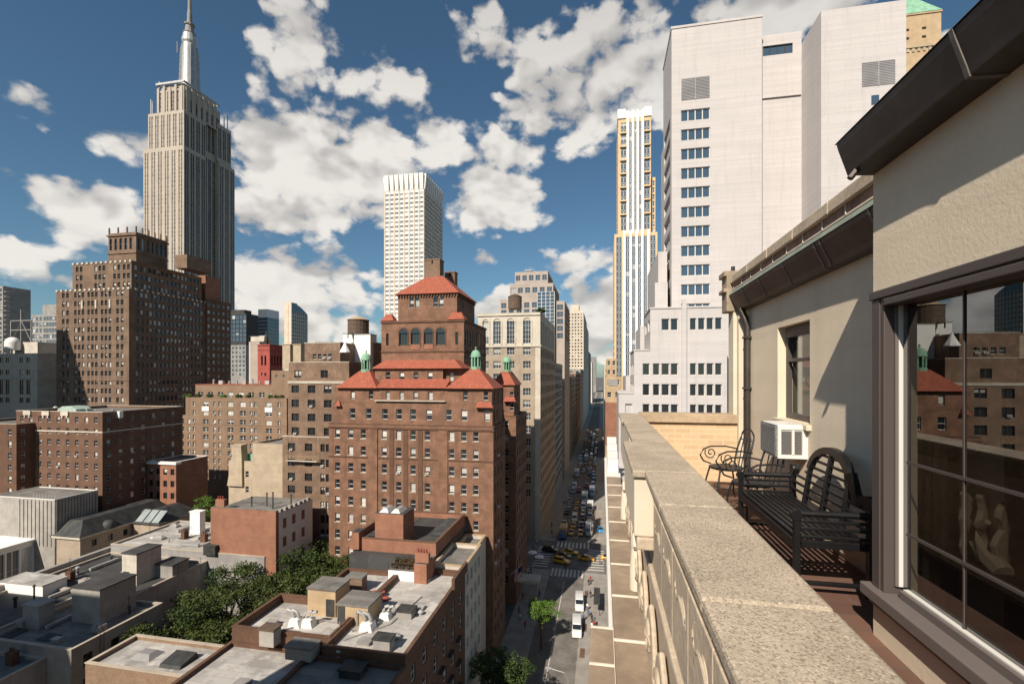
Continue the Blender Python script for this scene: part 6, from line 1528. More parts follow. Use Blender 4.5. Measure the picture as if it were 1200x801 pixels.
rp = random.Random(5)
for i in range(26):
    lft = i % 2 == 0; x = rp.uniform(-18.6,-14.3) if lft else rp.uniform(-4.2,-1.6); y = rp.uniform(92,122) if i < 16 else rp.uniform(150,210)
    me = PMS[i % 2].copy(); me.materials.clear(); w_ = list(CL)[i % 5]
    for mm in (mat('cloth '+w_, CL[w_], rough=.9, var=.1), SKIN, mat('dark trousers', (.03,.032,.04))): me.materials.append(mm)
    for p in me.polygons: z = p.center.z; p.material_index = 1 if (z > 1.5 or (abs(p.center.x) > .2 and z < .9)) else (2 if z < .93 else 0)
    o = bpy.data.objects.new('person', me); COL.objects.link(o); o.location = (x,y,.15); o.rotation_euler = (0,0,rp.choice((0,pi))+rp.uniform(-.3,.3))
    sd = ('left' if lft else 'right')+(' pavement before the junction' if y < 130 else ' pavement beyond the junction')
    tag(o, f'person in a {w_} strolling along the {sd}', 'person', f'walkers in {w_}s on the {sd}')
    q = MB(); q.lathe([(.105,1.62),(.11,1.70),(.08,1.78),(.02,1.81)], (0,0,0), 8); q.build('hair', HAIR, o, loc=(0,0,0), smooth=True)

# ------------------------------------------------------------------ street furniture
def parasol(px, py, label):
    x, y = ground(px, py, 2.2); t = thing('parasol', label, 'parasol', (x,y,.15))
    q = MB(); q.tube([(0,0,0),(0,0,2.3)], .04, 6); q.build('pole', RM['steel'], t, loc=(0,0,0))
    q = MB(); q.lathe([(1.35,1.85),(1.3,1.95),(.6,2.25),(.03,2.45)], (0,0,0), 8); q.build('canopy', RM['whitepanel'], t, loc=(0,0,0))
parasol(624,646,'white street vendor parasol on the left corner, farther one'); parasol(632,651,'white street vendor parasol on the left corner, nearer the crossing')
t = thing('street_lamp', 'tall curved street lamp at the bottom, right of the roadway', 'street lamp', (-4.9, 68, .15))
q = MB(); q.tube([(0,0,0),(0,0,7.5)], [.1,.07], 8); q.tube([(0,0,7.5),(-.5,0,8.6),(-2.6,0,9.0)], .05, 6); q.build('pole', RM['steel'], t, loc=(0,0,0))
q = MB(); q.prism([(-3.4,8.95),(-2.5,8.92),(-2.4,9.08),(-3.3,9.1)], -.15, .15, 'xz'); q.build('lamp_head', RM['steel'], t, loc=(0,0,0))
q = MB(); q.tube([(.05,0,5.9),(.9,0,5.9)], .025, 5); q.build('bracket', RM['steel'], t, loc=(0,0,0))
q = MB(); q.box(.15,.85,-.015,.015,4.1,5.85,0); q.box(.3,.7,-.02,-.016,4.4,5.5,1); q.build('banner', [mat('banner pink', (.6,.35,.38)), RM['slate']], t, loc=(0,0,0))
for (px_, py_, l) in ((684,637,'traffic signal arm over the far crossing'),):
    x, y = -3.6, 147.5; t = thing('traffic_signal', l, 'traffic signal', (x,y,.15))
    q = MB(); q.tube([(0,0,0),(0,0,6)], .09, 7); q.tube([(0,0,5.6),(-2,0,6.2),(-7,0,6.5)], .06, 6); q.build('pole', RM['steel'], t, loc=(0,0,0))
    for xx in (-3.5,-6.5):
        q = MB(); q.obox((xx,-.1,6.0),.32,.3,.95); q.build('signal_head', RM['ochre'], t, loc=(0,0,0))
t = thing('bus_shelter', 'black roofed shelter on the right pavement behind the tiled ledge', 'shelter', (-1.2, 106, .15))
q = MB(); q.box(-.7,.7,-4,4,2.5,2.65); q.build('roof', RM['slate'], t, loc=(0,0,0))
q = MB()
for yy in (-3.8,0,3.8): q.box(.55,.65,yy-.05,yy+.05,0,2.5)
q.build('post', RM['black'], t, loc=(0,0,0))
for k, (xx, yy) in enumerate(((-3.7,88),(-3.6,97),(-3.7,112))):
    q = MB(); q.box(-.45,.45,-1.5,1.5,-.0,.02,0); tag(q.build('tree_pit', [RM['redbrown']], loc=(xx,yy,.152)), ('reddish tree pit in the right pavement, nearest','reddish tree pit in the right pavement, beside the vans','reddish tree pit in the right pavement, by the corner')[k], 'tree pit')
# flag on the hotel
t = thing('flag', 'striped red, white and blue flag hanging out over the hotel entrance', 'flag', (-19.25, 97.5, 9.5))
q = MB(); q.tube([(0,0,0),(2.6,0,2.6)], .04, 6); q.lathe([(.02,-.08),(.08,0),(.02,.08)], (2.62,0,2.64), 8); q.build('pole', RM['whitepanel'], t, loc=(0,0,0))
q = MB(); n = 13
for k in range(n):
    for j in range(6):
        def P(u, v): return (.75+1.7*u+.1*sin(v*7), .12*sin(u*6+v*3), .72+1.7*u-2.4*v-.25*u)
        u0, u1, v0, v1 = k/n, (k+1)/n, j/6, (j+1)/6
        q.quad(P(u0,v0), P(u1,v0), P(u1,v1), P(u0,v1), 2 if (u0 > .45 and j < 3) else k % 2)
q.build('cloth', [mat('flag red', (.45,.03,.04)), mat('flag white', (.7,.68,.65)), mat('flag blue', (.03,.04,.16))], t, loc=(0,0,0))
# ------------------------------------------------------------------ the terrace (heights below are metres above the street; eye is H)
Tz = lambda z: H+z
GR = granite('granite coping', (.47,.385,.285))
ST_ = mat('carved terracotta', (.56,.45,.33), var=.18, scale=2.5, fine=.3, bscale=22, bump=.25, rough=.85)
STD = mat('weathered terracotta', (.40,.31,.22), var=.3, scale=3, fine=.4, bscale=15, bump=.3)
STUC = mat('painted stucco', (.78,.655,.49), var=.07, scale=.9, streak=.2, fine=.05, bscale=38, bump=.16, rough=.92)
STUC2 = mat('cream stucco', (.66,.57,.44), var=.06, scale=1.2, streak=.12, fine=.05, bscale=30, bump=.12, rough=.9)
GUT = mat('brown copper gutter', (.075,.061,.053), var=.3, scale=2.5, rough=.42, metal=.35, streak=.3, fine=.15, bscale=8)
GUTS = mat('gutter seam', (.16,.14,.125), var=.3, scale=8, rough=.5)
FRM = mat('dark brown frame paint', (.085,.068,.062), var=.08, rough=.45)
FRL = mat('grey brown sill paint', (.15,.125,.115), var=.08, rough=.5)
LEAD = mat('brown ledge sheet', (.33,.245,.17), var=.28, scale=1.6, fine=.25, bscale=9, rough=.6)
SEAM = mat('pale mortar seam', (.72,.62,.50), var=.15, scale=6)
WHP = mat('white ledge paint', (.72,.68,.62), var=.1, scale=1, streak=.2)
TAN = mat('tan parapet brick', (.60,.42,.25), var=.16, scale=1.5, kind='brick', col2=(.72,.56,.38))
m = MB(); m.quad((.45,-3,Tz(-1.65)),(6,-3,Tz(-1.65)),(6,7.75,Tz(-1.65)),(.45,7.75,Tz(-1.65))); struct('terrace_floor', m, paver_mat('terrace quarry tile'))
B = Building('penthouse_building', 'our own building below the terrace, its front dropping to the street', 'building', 6, 0, [RM['cream']], WH, P_dark)
B.w.box(.42, 14, -14, 7.9, 0, Tz(-1.66)); B.w.box(.42, 14, 7.9, 12.2, 0, Tz(-2.36)); B.w.build('wall', [RM['cream']], B.root)

# parapet: wall, coping slabs, pier and relief
pt = thing('parapet', 'stone parapet with speckled granite coping and carved outer face, along the terrace edge', 'parapet', (.42, 2, Tz(-1.65)))
m = MB(); m.box(.40, .565, -3, 7.72, Tz(-2.35), Tz(-1.251)); m.box(.326, .565, -3, 7.72, Tz(-1.25), Tz(-.651)); m.build('core', ST_, pt)
joints = [-3.0, -1.1, .35, 1.33, 2.27, 3.05]
for a, b in zip(joints[:-1], joints[1:]):
    m = MB(); m.box(.262, .589, a+.002, b-.002, Tz(-.65), Tz(-.60)); m.build('coping_slab', GR, pt, bevel=.012)
m = MB(); m.box(.188, .589, 3.054, 4.42, Tz(-.65), Tz(-.60)); m.build('coping_slab', GR, pt, bevel=.012)
for a, b in ((4.424,5.4),(5.404,6.5),(6.504,7.72)):
    m = MB(); m.box(.275 if b < 7 else .255, .589, a, b-.002, Tz(-.65), Tz(-.60)); m.build('coping_slab', GR, pt, bevel=.012)
m = MB(); m.box(.560, .575, -3, 7.72, Tz(-.75), Tz(-.652)); m.build('drip_edge', STD, pt)
# pier under the wide cap: two cream stone faces
m = MB(); m.box(.20, .325, 3.08, 4.40, Tz(-1.03), Tz(-.652)); m.build('pier', STUC2, pt, bevel=.01)
m = MB(); m.box(.215, .325, 3.06, 4.42, Tz(-1.11), Tz(-1.032)); m.build('pier_foot', ST_, pt, bevel=.01)
m = MB(); m.box(.285, .325, 5.2, 7.6, Tz(-1.2), Tz(-.652)); m.build('pier', STUC2, pt, bevel=.01)
# moulded ledge below the relief band
m = MB(); m.box(.300, .399, -3, 7.7, Tz(-1.30), Tz(-1.252)); m.box(.315, .399, -3, 7.7, Tz(-1.36), Tz(-1.302)); m.build('moulding', ST_, pt, bevel=.012)
# relief: raised panels with curling leaves on the outer face
for k in range(9):
    y = -.55+k*.40
    m = MB(); m.box(.316, .3255, y, y+.392, Tz(-1.22), Tz(-.80)); m.build('relief_panel', ST_, pt, bevel=.008)
    m = MB()
    def arc(cy, cz, r, a0, a1, x, rr):
        pts = [(x-.006*sin(pi*i/10), cy+r*cos(a0+(a1-a0)*i/10), cz+r*sin(a0+(a1-a0)*i/10)) for i in range(11)]
        m.tube(pts, [rr*(.35+.65*sin(pi*(i+1)/12)) for i in range(11)], 7)
    arc(y+.17, Tz(-1.04), .115, -.4, 3.3, .3255, .011); arc(y+.12, Tz(-.97), .07, .2, 4.2, .3255, .010); arc(y+.24, Tz(-.91), .055, -1.8, 2.0, .3255, .009)
    m.build('leaf_relief', ST_, pt, smooth=True)
m = MB(); m.box(.285, .3255, -3, 3.04, Tz(-.70), Tz(-.653)); m.build('moulding', STD, pt, bevel=.01)
# cresting of scrolls standing behind the tiled ledge
for k in range(12):
    y = -.3+k*.62
    if y > 7: break
    t = .0
    m = MB()
    m.prism([(y,Tz(-2.198)),(y+.46,Tz(-2.198)),(y+.48,Tz(-2.0)),(y+.42,Tz(-1.86)),(y+.36,Tz(-1.80)),(y+.23,Tz(-1.72)),(y+.1,Tz(-1.80)),(y+.04,Tz(-1.86)),(y-.02,Tz(-2.0))], .345, .385, 'yz')
    m.build('crest_leaf', ST_, pt, bevel=.02)
    m = MB(); pts = [(.340, y+.23+.14*(1-i/16)*cos(i*.62), Tz(-1.98)+.14*(1-i/16)*sin(i*.62)) for i in range(15)]; m.tube(pts, .018, 6); m.build('crest_scroll', ST_, pt, smooth=True)
for y in (4.95, 7.35):
    m = MB(); m.tube([(.36,y,Tz(-2.19)),(.345,y,Tz(-2.0)),(.35,y,Tz(-1.8)),(.37,y,Tz(-1.62))], [.085,.07,.06,.045], 12); m.tube([(.33,y-.1,Tz(-1.74)),(.345,y,Tz(-1.66)),(.36,y+.1,Tz(-1.74))], [.03,.05,.03], 8)
    m.build('scroll_console', STUC2, pt, smooth=True)

# tiled sheet ledge
lg = thing('cornice_ledge', 'brown sheet covered ledge with pale seams, far below the parapet coping', 'ledge', (.2, 3, Tz(-2.36)))
ys = [-2.6, -1.8, -1.0, -.2, .6]+[3.97+.8*k-4*.8 for k in range(13)]
ys = sorted(set(round(v, 3) for v in ys)); ys = [v for i, v in enumerate(ys) if i == 0 or v-ys[i-1] > .4]
for a, b in zip(ys[:-1], ys[1:]):
    m = MB(); m.box(.095, .38, a+.012, b-.012, Tz(-2.28), Tz(-2.20)); m.build('ledge_tile', LEAD, lg, bevel=.006)
    m = MB(); m.box(.095, .385, b-.014, b+.014, Tz(-2.28), Tz(-2.19)); m.build('seam', SEAM, lg, bevel=.004)
for a, b in ((-2.6,-1.8),(-1.8,-.9),(-.9,0),(0,.9),(.9,1.8),(1.8,2.7),(2.7,3.62),(3.62,4.15)):
    m = MB(); m.box(-.10, .090, a+.012, b-.012, Tz(-2.29), Tz(-2.205)); m.build('ledge_tile', LEAD, lg, bevel=.006)
    m = MB(); m.box(-.10, .093, b-.014, b+.012, Tz(-2.29), Tz(-2.197)); m.build('seam', SEAM, lg, bevel=.004)
m = MB(); m.box(.089, .0945, -2.6, 4.15, Tz(-2.29), Tz(-2.19)); m.build('seam', SEAM, lg)
m = MB(); m.box(.055, .0935, 4.17, 13.0, Tz(-2.75), Tz(-2.23)); m.box(.095, .40, ys[-1]+.02, 13.0, Tz(-2.6), Tz(-2.23)); m.box(.055,.09,-2.6,4.15,Tz(-2.75),Tz(-2.3)); m.build('fascia', WHP, lg, bevel=.006)
m = MB()
for k in range(4): m.box(.12, .36, 10.9+k*.5, 11.2+k*.5, Tz(-2.228), Tz(-2.228+.3+.1*k))
m.build('end_block', WHP, lg, bevel=.01)

# end wall of tan brick
t = thing('end_wall', 'tan brick parapet with flat stone coping closing the far end of the terrace', 'wall', (1.3, 7.85, Tz(-1.65)))
m = MB(); m.box(.56, 2.15, 7.75, 7.98, Tz(-1.65), Tz(-.741)); m.build('brickwork', TAN, t)
m = MB(); m.box(.592, 2.06, 7.70, 8.05, Tz(-.74), Tz(-.60)); m.build('coping', mat('buff sandstone', (.50,.37,.24), var=.25, scale=2, streak=.2, fine=.25, bscale=14, bump=.3), t, bevel=.01)

# far penthouse wall
XF = 2.15; Yc = 3.36
pw = thing('penthouse_wall', 'beige stucco penthouse wall with a narrow sash window and copper gutter', 'wall', (XF, 5.5, Tz(-1.65)))
wy0, wy1 = 5.42, 6.34; wz0, wz1 = Tz(-.52), Tz(.595)
B_ = Building.__new__(Building); B_.w = MB(); B_.win = []; B_.vis = 0; B_.depth = .16; B_.frame = None; B_.pane = None
# the facade runs toward -Y when seen from the street side
B_.facade((XF, 7.74, 0), (0,-1,0), 7.74-3.0, Tz(-1.65), Tz(1.02), dict(cols=[(7.74-(wy0+wy1)/2, wy1-wy0)], rows=[(wz0, wz1-wz0)], depth=.16))
B_.w.build('wall', STUC, pw)
m = MB(); m.box(XF-.10, XF-.002, 7.66, 7.76, Tz(-1.65), Tz(.93)); m.build('corner_pilaster', STUC2, pw, bevel=.006)
m = MB(); m.tube([(XF-.05,7.42,Tz(-1.6)),(XF-.05,7.42,Tz(.72)),(XF-.06,7.45,Tz(.85)),(XF-.12,7.5,Tz(1.0))], .048, 10); dp = m.build('downpipe', GUT, pw, smooth=True)
m = MB()
for z in (-.2, .55): m.box(XF-.1, XF-.001, 7.36, 7.48, Tz(z), Tz(z)+.03)
m.build('pipe_bracket', GUT, dp)
wf = MB(); xg = XF+.13
def wbar(mb, ya, yb, za, zb, d=0.0, th=.05): mb.box(xg-.04-d, xg-.04-d+th, ya, yb, za, zb)
wbar(wf, wy0+.01, wy0+.08, wz0, wz1-.0); wbar(wf, wy1-.08, wy1-.01, wz0, wz1); wbar(wf, wy0+.08, wy1-.08, wz1-.13, wz1-.005, .02, .07); wbar(wf, wy0+.08, wy1-.08, wz0+.0, wz0+.07)
wbar(wf, wy0+.08, wy1-.08, (wz0+wz1)/2+.13, (wz0+wz1)/2+.17); win = wf.build('window_frame', FRM, pw, bevel=.005)
m = MB(); m.box(xg+.012, xg+.02, wy0+.08, wy1-.08, wz0+.07, wz1-.13); m.build('pane', glass_mat('window glass', 1.75, (.55,.58,.56)), win)
m = MB(); m.box(xg+.35, xg+.37, wy0-.2, wy1+.2, wz0-.2, wz1+.2); m.build('inner_blind', mat('dim room', (.07,.06,.055), var=.3, scale=3), win)  # dark sheet behind the glass, its colour standing for the dim room
m = MB(); m.box(XF-.05, XF+.10, wy0-.04, wy1+.04, wz0-.06, wz0-.002); m.build('sill', STUC2, pw, bevel=.006)
# eaves: soffit, gutter, brick course and coping
def eave(parent, xw, x_low, x_top, ya, yb, z0, z1, seams, endcap=True):
    m = MB(); poly = [(xw+.02, Tz(z0-.01)), (x_low, Tz(z0)), (x_low-.012, Tz(z0+.04)), (x_top, Tz(z1-.04)), (x_top-.01, Tz(z1)), (x_top+.05, Tz(z1)), (xw+.02, Tz(z1))]
    m.prism([(p[0], p[1]) for p in poly], ya, yb, 'xz'); g_ = m.build('gutter', GUT, parent, bevel=.006)
    m = MB()
    for y in seams:
        m.prism([(p[0]-.006 if i in (1,2,3,4) else p[0], p[1]-(.004 if i in (0,1) else 0)) for i, p in enumerate(poly)], y-.012, y+.012, 'xz')
    m.build('gutter_seam', GUTS, g_); return g_
eave(pw, XF, 2.04, 1.95, 3.0, 7.72, 1.0, 1.24, (3.9, 4.7, 4.82, 5.6, 6.4, 7.1))
m = MB(); m.prism([(1.93,Tz(1.243)),(2.4,Tz(1.243)),(2.4,Tz(1.32)),(1.96,Tz(1.30))], 3.0, 7.74, 'xz'); m.build('flashing', mat('green lead flashing', (.22,.25,.21), var=.2, scale=4), pw)
m = MB(); m.box(1.985, 2.4, 3.0, 7.74, Tz(1.322), Tz(1.42)); m.build('brick_course', mat('dark red course brick', (.34,.20,.14), var=.4, scale=6), pw)
m = MB(); y = 3.05
while y < 7.7: m.box(1.977, 1.984, y, y+.012, Tz(1.322), Tz(1.42)); y += .42
m.box(1.977,1.984,3.0,7.74,Tz(1.322),Tz(1.336)); m.build('mortar_joint', SEAM, pw)
y = 3.0
while y < 7.7:
    yb = min(y+.78, 7.78); m = MB(); m.box(1.95, 2.5, y+.004, yb-.004, Tz(1.423), Tz(1.54)); m.build('coping', ST_, pw, bevel=.012); y += .78
m = MB(); m.box(1.90, 2.5, 7.745, 8.05, Tz(1.0), Tz(1.62)); m.box(1.86, 2.5, 7.743, 8.09, Tz(1.3), Tz(1.36)); m.box(1.86, 2.5, 7.743, 8.09, Tz(1.55), Tz(1.63)); m.build('end_block', STD, pw, bevel=.01)
m = MB(); m.box(2.0, 2.5, 7.765, 8.04, Tz(-.6), Tz(.998)); m.build('end_pier', STUC2, pw)
m = MB(); m.tube([(2.0,7.78,Tz(1.63)),(2.0,7.78,Tz(1.70))], .03, 8); m.build('roof_pin', RM['black'], pw)

# near penthouse wing with the big window
XN = 1.70; xo = XN
nw = thing('penthouse_wing', 'nearest stucco wing with deep copper eave and large dark framed window', 'building wing', (XN, 1.0, Tz(-1.65)))
gy0, gy1 = -1.2, 3.27; gz0, gz1 = Tz(-1.33), Tz(.47)
B_ = Building.__new__(Building); B_.w = MB(); B_.win = []; B_.vis = 0; B_.depth = .10; B_.frame = None; B_.pane = None
B_.facade((XN, Yc, 0), (0,-1,0), Yc+4, Tz(-1.65), Tz(1.30), dict(cols=[(Yc-(gy0+gy1)/2, gy1-gy0)], rows=[(gz0, gz1-gz0)], depth=.12))
B_.w.quad((XN+2.2,Yc,Tz(-1.65)),(XN,Yc,Tz(-1.65)),(XN,Yc,Tz(1.30)),(XN+2.2,Yc,Tz(1.30)))
B_.w.build('wall', STUC, nw)
eave(nw, XN, 1.555, 1.50, -4, Yc+.01, 1.29, 1.50, (.25, 1.3, 2.35))
m = MB(); m.prism([(1.485,Tz(1.502)),(2.6,Tz(1.502)),(2.6,Tz(1.9)),(1.54,Tz(1.56))], -4, Yc+.02, 'xz'); m.build('roof_edge', GUT, nw)
m = MB(); m.tube([(1.575,3.28,Tz(1.30)),(1.53,3.28,Tz(1.24))], .02, 6); m.build('gutter_hook', GUT, nw)
fr = MB()
def nbar(mb, ya, yb, za, zb, x0, x1): mb.box(x0, x1, ya, yb, za, zb)
nbar(fr, gy1-.0, gy1+.085, gz0-.02, gz1+.005, XN-.012, XN+.1)                      # outer casing at the far jamb
nbar(fr, gy0-.1, gy1+.10, gz1+.006, gz1+.06, XN-.022, XN+.1)                     # head casing
nbar(fr, gy1-.040, gy1-.002, gz0+.002, gz1-.002, XN-.008, XN+.14); nbar(fr, gy0, gy1-.056, gz1-.045, gz1-.002, XN-.02, XN+.14)
nw_f = fr.build('window_frame', FRM, nw, bevel=.006)
m = MB(); nbar(m, gy1-.058, gy1-.041, gz0+.05, gz1-.046, XN+.045, XN+.12); nbar(m, gy0, gy1-.1, gz0+.0, gz0+.05, XN+.04, XN+.12); m.build('inner_stile', FRL, nw_f, bevel=.004)
m = MB(); nbar(m, gy1-.064, gy1-.0585, gz0+.055, gz1-.046, XN+.06, XN+.085); nbar(m, gy0, gy1-.112, gz0+.052, gz0+.062, XN+.055, XN+.085); m.build('glazing_bead', WH, nw_f)
ggl = MB(); ggl.box(XN+.082, XN+.088, gy0, gy1-.0575, gz0+.05, gz1-.045); ggl.build('pane', glass_mat('big window glass', 3.0, (.56,.56,.535)), nw_f)
m = MB()
for y in (2.72, 2.30, 1.88, 1.46, 1.04, .62, .2, -.22, -.64): nbar(m, y-.004, y+.004, gz0+.062, gz1-.046, XN+.075, XN+.081)
for z in (.0, -.62): 
    pass
nbar(m, gy0, gy1-.112, Tz(-.515)-.008, Tz(-.515)+.008, XN+.072, XN+.0805); nbar(m, gy0, gy1-.112, Tz(-.94)-.008, Tz(-.94)+.008, XN+.072, XN+.0805)
m.build('glazing_bar', FRM, nw_f)
m = MB(); m.box(XN-.06, XN+.115, gy0-.2, gy1+.13, gz0-.07, gz0+.003); m.box(XN-.02, XN+.03, gy0-.2, gy1+.11, gz0-.115, gz0-.072); m.build('sill', FRL, nw, bevel=.008)
# room behind the glass
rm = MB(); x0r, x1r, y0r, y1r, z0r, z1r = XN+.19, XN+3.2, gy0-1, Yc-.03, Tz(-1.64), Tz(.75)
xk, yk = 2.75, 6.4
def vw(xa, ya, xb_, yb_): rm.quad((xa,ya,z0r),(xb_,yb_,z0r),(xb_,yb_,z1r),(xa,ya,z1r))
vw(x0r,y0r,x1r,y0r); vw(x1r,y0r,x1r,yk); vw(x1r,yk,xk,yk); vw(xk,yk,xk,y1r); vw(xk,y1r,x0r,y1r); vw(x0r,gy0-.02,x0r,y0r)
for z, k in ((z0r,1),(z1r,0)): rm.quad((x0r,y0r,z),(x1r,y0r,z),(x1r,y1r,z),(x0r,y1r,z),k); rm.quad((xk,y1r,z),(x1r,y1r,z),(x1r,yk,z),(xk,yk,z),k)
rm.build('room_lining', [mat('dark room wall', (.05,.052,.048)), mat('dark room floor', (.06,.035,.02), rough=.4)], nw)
t = thing('side_table', 'dark wooden side table inside the big window', 'table', (2.22, 2.95, Tz(-1.64)))
WD = mat('dark walnut', (.05,.028,.016), var=.3, scale=6, rough=.35)
q = MB(); q.box(-.3,.3,-.75,.32,.56,.60); q.build('table_top', WD, t, loc=(0,0,0), bevel=.006)
for sx in (-.26,.26):
    for yy in (-.7,.27): q = MB(); q.tube([(sx,yy,.56),(sx,yy,.3),(sx,yy,0)], [.03,.022,.018], 8); q.build('leg', WD, t, loc=(0,0,0))
SCW = mat('bleached carved wood', (.48,.39,.32), var=.12, scale=6)
def tag_r(o, rz): o.rotation_euler = (0,0,rz); return o
def scroll_board(label, x, y, hgt, flip=1):
    prof = [(0,0),(.17,0),(.19,.05),(.12,.1),(.15,.18),(.17,.26),(.12,.34),(.05,.4),(.07,.46),(.11,.53),(.10,.60),(.05,.66),(.0,.69)]
    back = [(-.02,.66),(-.0,.6),(.01,.52),(-.01,.46),(-.035,.4),(-.01,.3),(.0,.2),(-.03,.1)]
    q = MB(); q.prism([(flip*a*.72, b*hgt/.69) for a, b in (prof+back)][::flip], -.015, .015, 'yz')
    return tag(tag_r(q.build('carved_ornament', SCW, loc=(x,y,Tz(-1.038)), bevel=.005), radians(-58)), label, 'ornament')
scroll_board('bleached carved scroll board on the side table, first from the window jamb', 2.05, 3.14, .37, 1)
scroll_board('bleached carved scroll board on the side table, second from the window jamb', 2.09, 3.08, .37, 1)
scroll_board('broad bleached carved scroll board on the side table, nearest the camera', 2.14, 2.98, .36, -1)
q = MB(); q.tube([(0,0,0),(0,.10,.05),(0,.17,.11),(0,.16,.2),(0,.10,.24)], [.05,.055,.045,.03,.015], 8)
tag(q.build('carved_ornament', SCW, loc=(2.06,2.88,Tz(-1.035)), smooth=True), 'low curled carved ornament among the scroll boards', 'ornament')
t = thing('room_chair', 'dark chair standing deep inside the room behind the big window', 'chair', (3.1, 3.9, Tz(-1.64)), .5)
q = MB(); q.box(-.25,.25,-.25,.25,.42,.48); q.build('seat', WD, t, loc=(0,0,0)); q = MB(); q.box(.2,.25,-.24,.24,.5,1.0); q.build('backrest', WD, t, loc=(0,0,0))
for sx in (-.22,.22):
    for sy in (-.22,.22): q = MB(); q.tube([(sx,sy,0),(sx,sy,.42)], .02, 6); q.build('leg', WD, t, loc=(0,0,0))
m = MB()
for k in range(6):
    y = 3.29-k*.008; m.tube([(1.96+.05*sin(k*1.9),y,Tz(-1.6)),(2.02+.03*sin(k*1.9+.5),y,Tz(.6))], .022, 6)
tag(m.build('curtain', mat('olive curtain', (.05,.05,.036), rough=.9)), 'dull olive curtain hanging at the jamb inside the big window', 'curtain')

# air conditioner in the far window
ay0, ay1 = 5.47, 5.98; az0, az1 = Tz(-.90), Tz(-.53); axo = 1.84
t = thing('air_conditioner', 'white window air conditioner sticking out under the narrow sash window', 'air conditioner', (XF, 5.7, az0))
WA = mat('white enamel', (.74,.71,.66), var=.05, rough=.4, spec=.5)
m = MB(); m.box(axo+.02, XF+.1, ay0+.012, ay1, az0, az1); m.build('casing', WA, t, bevel=.012)
m = MB(); m.box(axo+.02, axo+.05, ay0, ay0+.0115, az0+.01, az1-.01); m.box(axo+.16, axo+.18, ay0, ay0+.0115, az0+.045, az1-.045); m.box(XF-.05, XF+.06, ay0, ay0+.0115, az0+.01, az1-.01); m.box(axo+.05, XF-.05, ay0, ay0+.0115, az0+.01, az0+.05); m.box(axo+.05, XF-.05, ay0, ay0+.0115, az1-.05, az1-.01); m.build('side_frame', WA, t)
for (xa, xb) in ((axo+.055, axo+.155), (axo+.185, axo+.255)):
    m = MB(); z = az0+.055
    while z < az1-.06: m.box(xa, xb, ay0+.004, ay0+.0118, z, z+.011); z += .017
    m.build('side_louvre', mat('louvre grey', (.16,.15,.14), rough=.6), t)
m = MB(); m.box(axo, axo+.019, ay0+.02, ay1-.01, az0+.03, az1-.005); m.build('rear_grille', mat('dusty coil', (.26,.26,.25), var=.5, scale=22, fine=.6, bscale=60), t)
m = MB(); z = az0+.05
while z < az1-.03: m.box(axo-.006, axo-.0005, ay0+.03, ay1-.02, z, z+.006); z += .022
m.build('grille_wire', RM['steel'], t)

# Lutyens style bench
FL = Tz(-1.65); BK = mat('black bench paint', (.008,.008,.009), rough=.38, var=.25, scale=5, spec=.5)
t = thing('garden_bench', 'black slatted garden bench with arched scroll back, against the beige wall', 'bench', (1.69, 4.58, FL))
L = 1.50; hy = L/2; bx0, bx1 = -.25, .24      # local: x from front (street) to back, y along
def part(name, mb, parent=t, bevel=.004, m=BK, **kw): return mb.build(name, m, parent, loc=(0,0,0), bevel=bevel, **kw)
for y in (-hy+.03, hy-.03):
    q = MB(); q.box(bx0-.022, bx0+.022, y-.022, y+.022, 0, .60); part('leg', q)
    q = MB(); q.obox((bx1+.01, y, .32), .05, .06, .66); part('leg', q)
    arm = MB(); arm.tube([(bx0-.03,y,.615),(bx1,y,.615)], .026, 8); a_ = part('armrest', arm, bevel=None)
    q = MB()
    for z in (.50,.555,.44): q.box(bx0+.03, bx1-.015, y-.011, y+.011, z-.011, z+.011)
    part('arm_rail', q, a_)
    q = MB(); q.lathe([(.036,-.026),(.04,-.02),(.04,.02),(.036,.026)], (0,0,0), 18); o = q.build('arm_roll', BK, a_, loc=(bx0-.005, y, .60)); o.rotation_euler = (0,pi/2,pi/2)
    q = MB(); q.box(bx0+.03, bx1-.03, y-.015, y+.015, .08, .11); part('stretcher', q)
    q = MB(); q.box(bx0+.03, bx1-.015, y-.018, y+.018, .36, .415); part('seat_rail', q)
q = MB()
q.box(bx0-.02, bx0+.02, -hy+.06, hy-.06, .34, .41); q.box(bx1-.03, bx1, -hy+.06, hy-.06, .34, .41); part('apron', q)
for k in range(9):
    x = bx0+.02+k*.052; q = MB(); q.box(x-.016, x+.016, -hy+.05, hy-.05, .417, .437); part('seat_slat', q)
bxk = lambda z: bx1-.02+(z-.42)*.16
# the back: curved crest rail, posts and horizontal slats, leaning a little
def crest():
    pts = []
    pts += [(-hy+.0,.66),(-hy+.05,.72),(-hy+.12,.70),(-hy+.16,.655)]
    pts += [(-hy+.18,.66),(-hy+.26,.685),(-hy+.36,.76),(-hy+.42,.80)]
    return pts
prof = [(-hy,.60),(-hy+.015,.69),(-hy+.07,.735),(-hy+.15,.73),(-hy+.20,.70),(-hy+.26,.72),(-hy+.33,.79),(-hy+.37,.845),(-hy+.41,.84),(-hy+.44,.80)]
arc_ = [(-.36*cos(pi*i/16), .76+.22*sin(pi*i/16)) for i in range(17)]
def strip_poly(line, th):
    """thicken a polyline (y,z) into a closed ribbon"""
    up, dn = [], []
    for i, (y, z) in enumerate(line):
        a = line[max(i-1,0)]; b = line[min(i+1,len(line)-1)]; d = Vector((b[0]-a[0], b[1]-a[1])).normalized(); n_ = Vector((-d.y, d.x))
        up.append((y+n_.x*th/2, z+n_.y*th/2)); dn.append((y-n_.x*th/2, z-n_.y*th/2))
    return up, dn
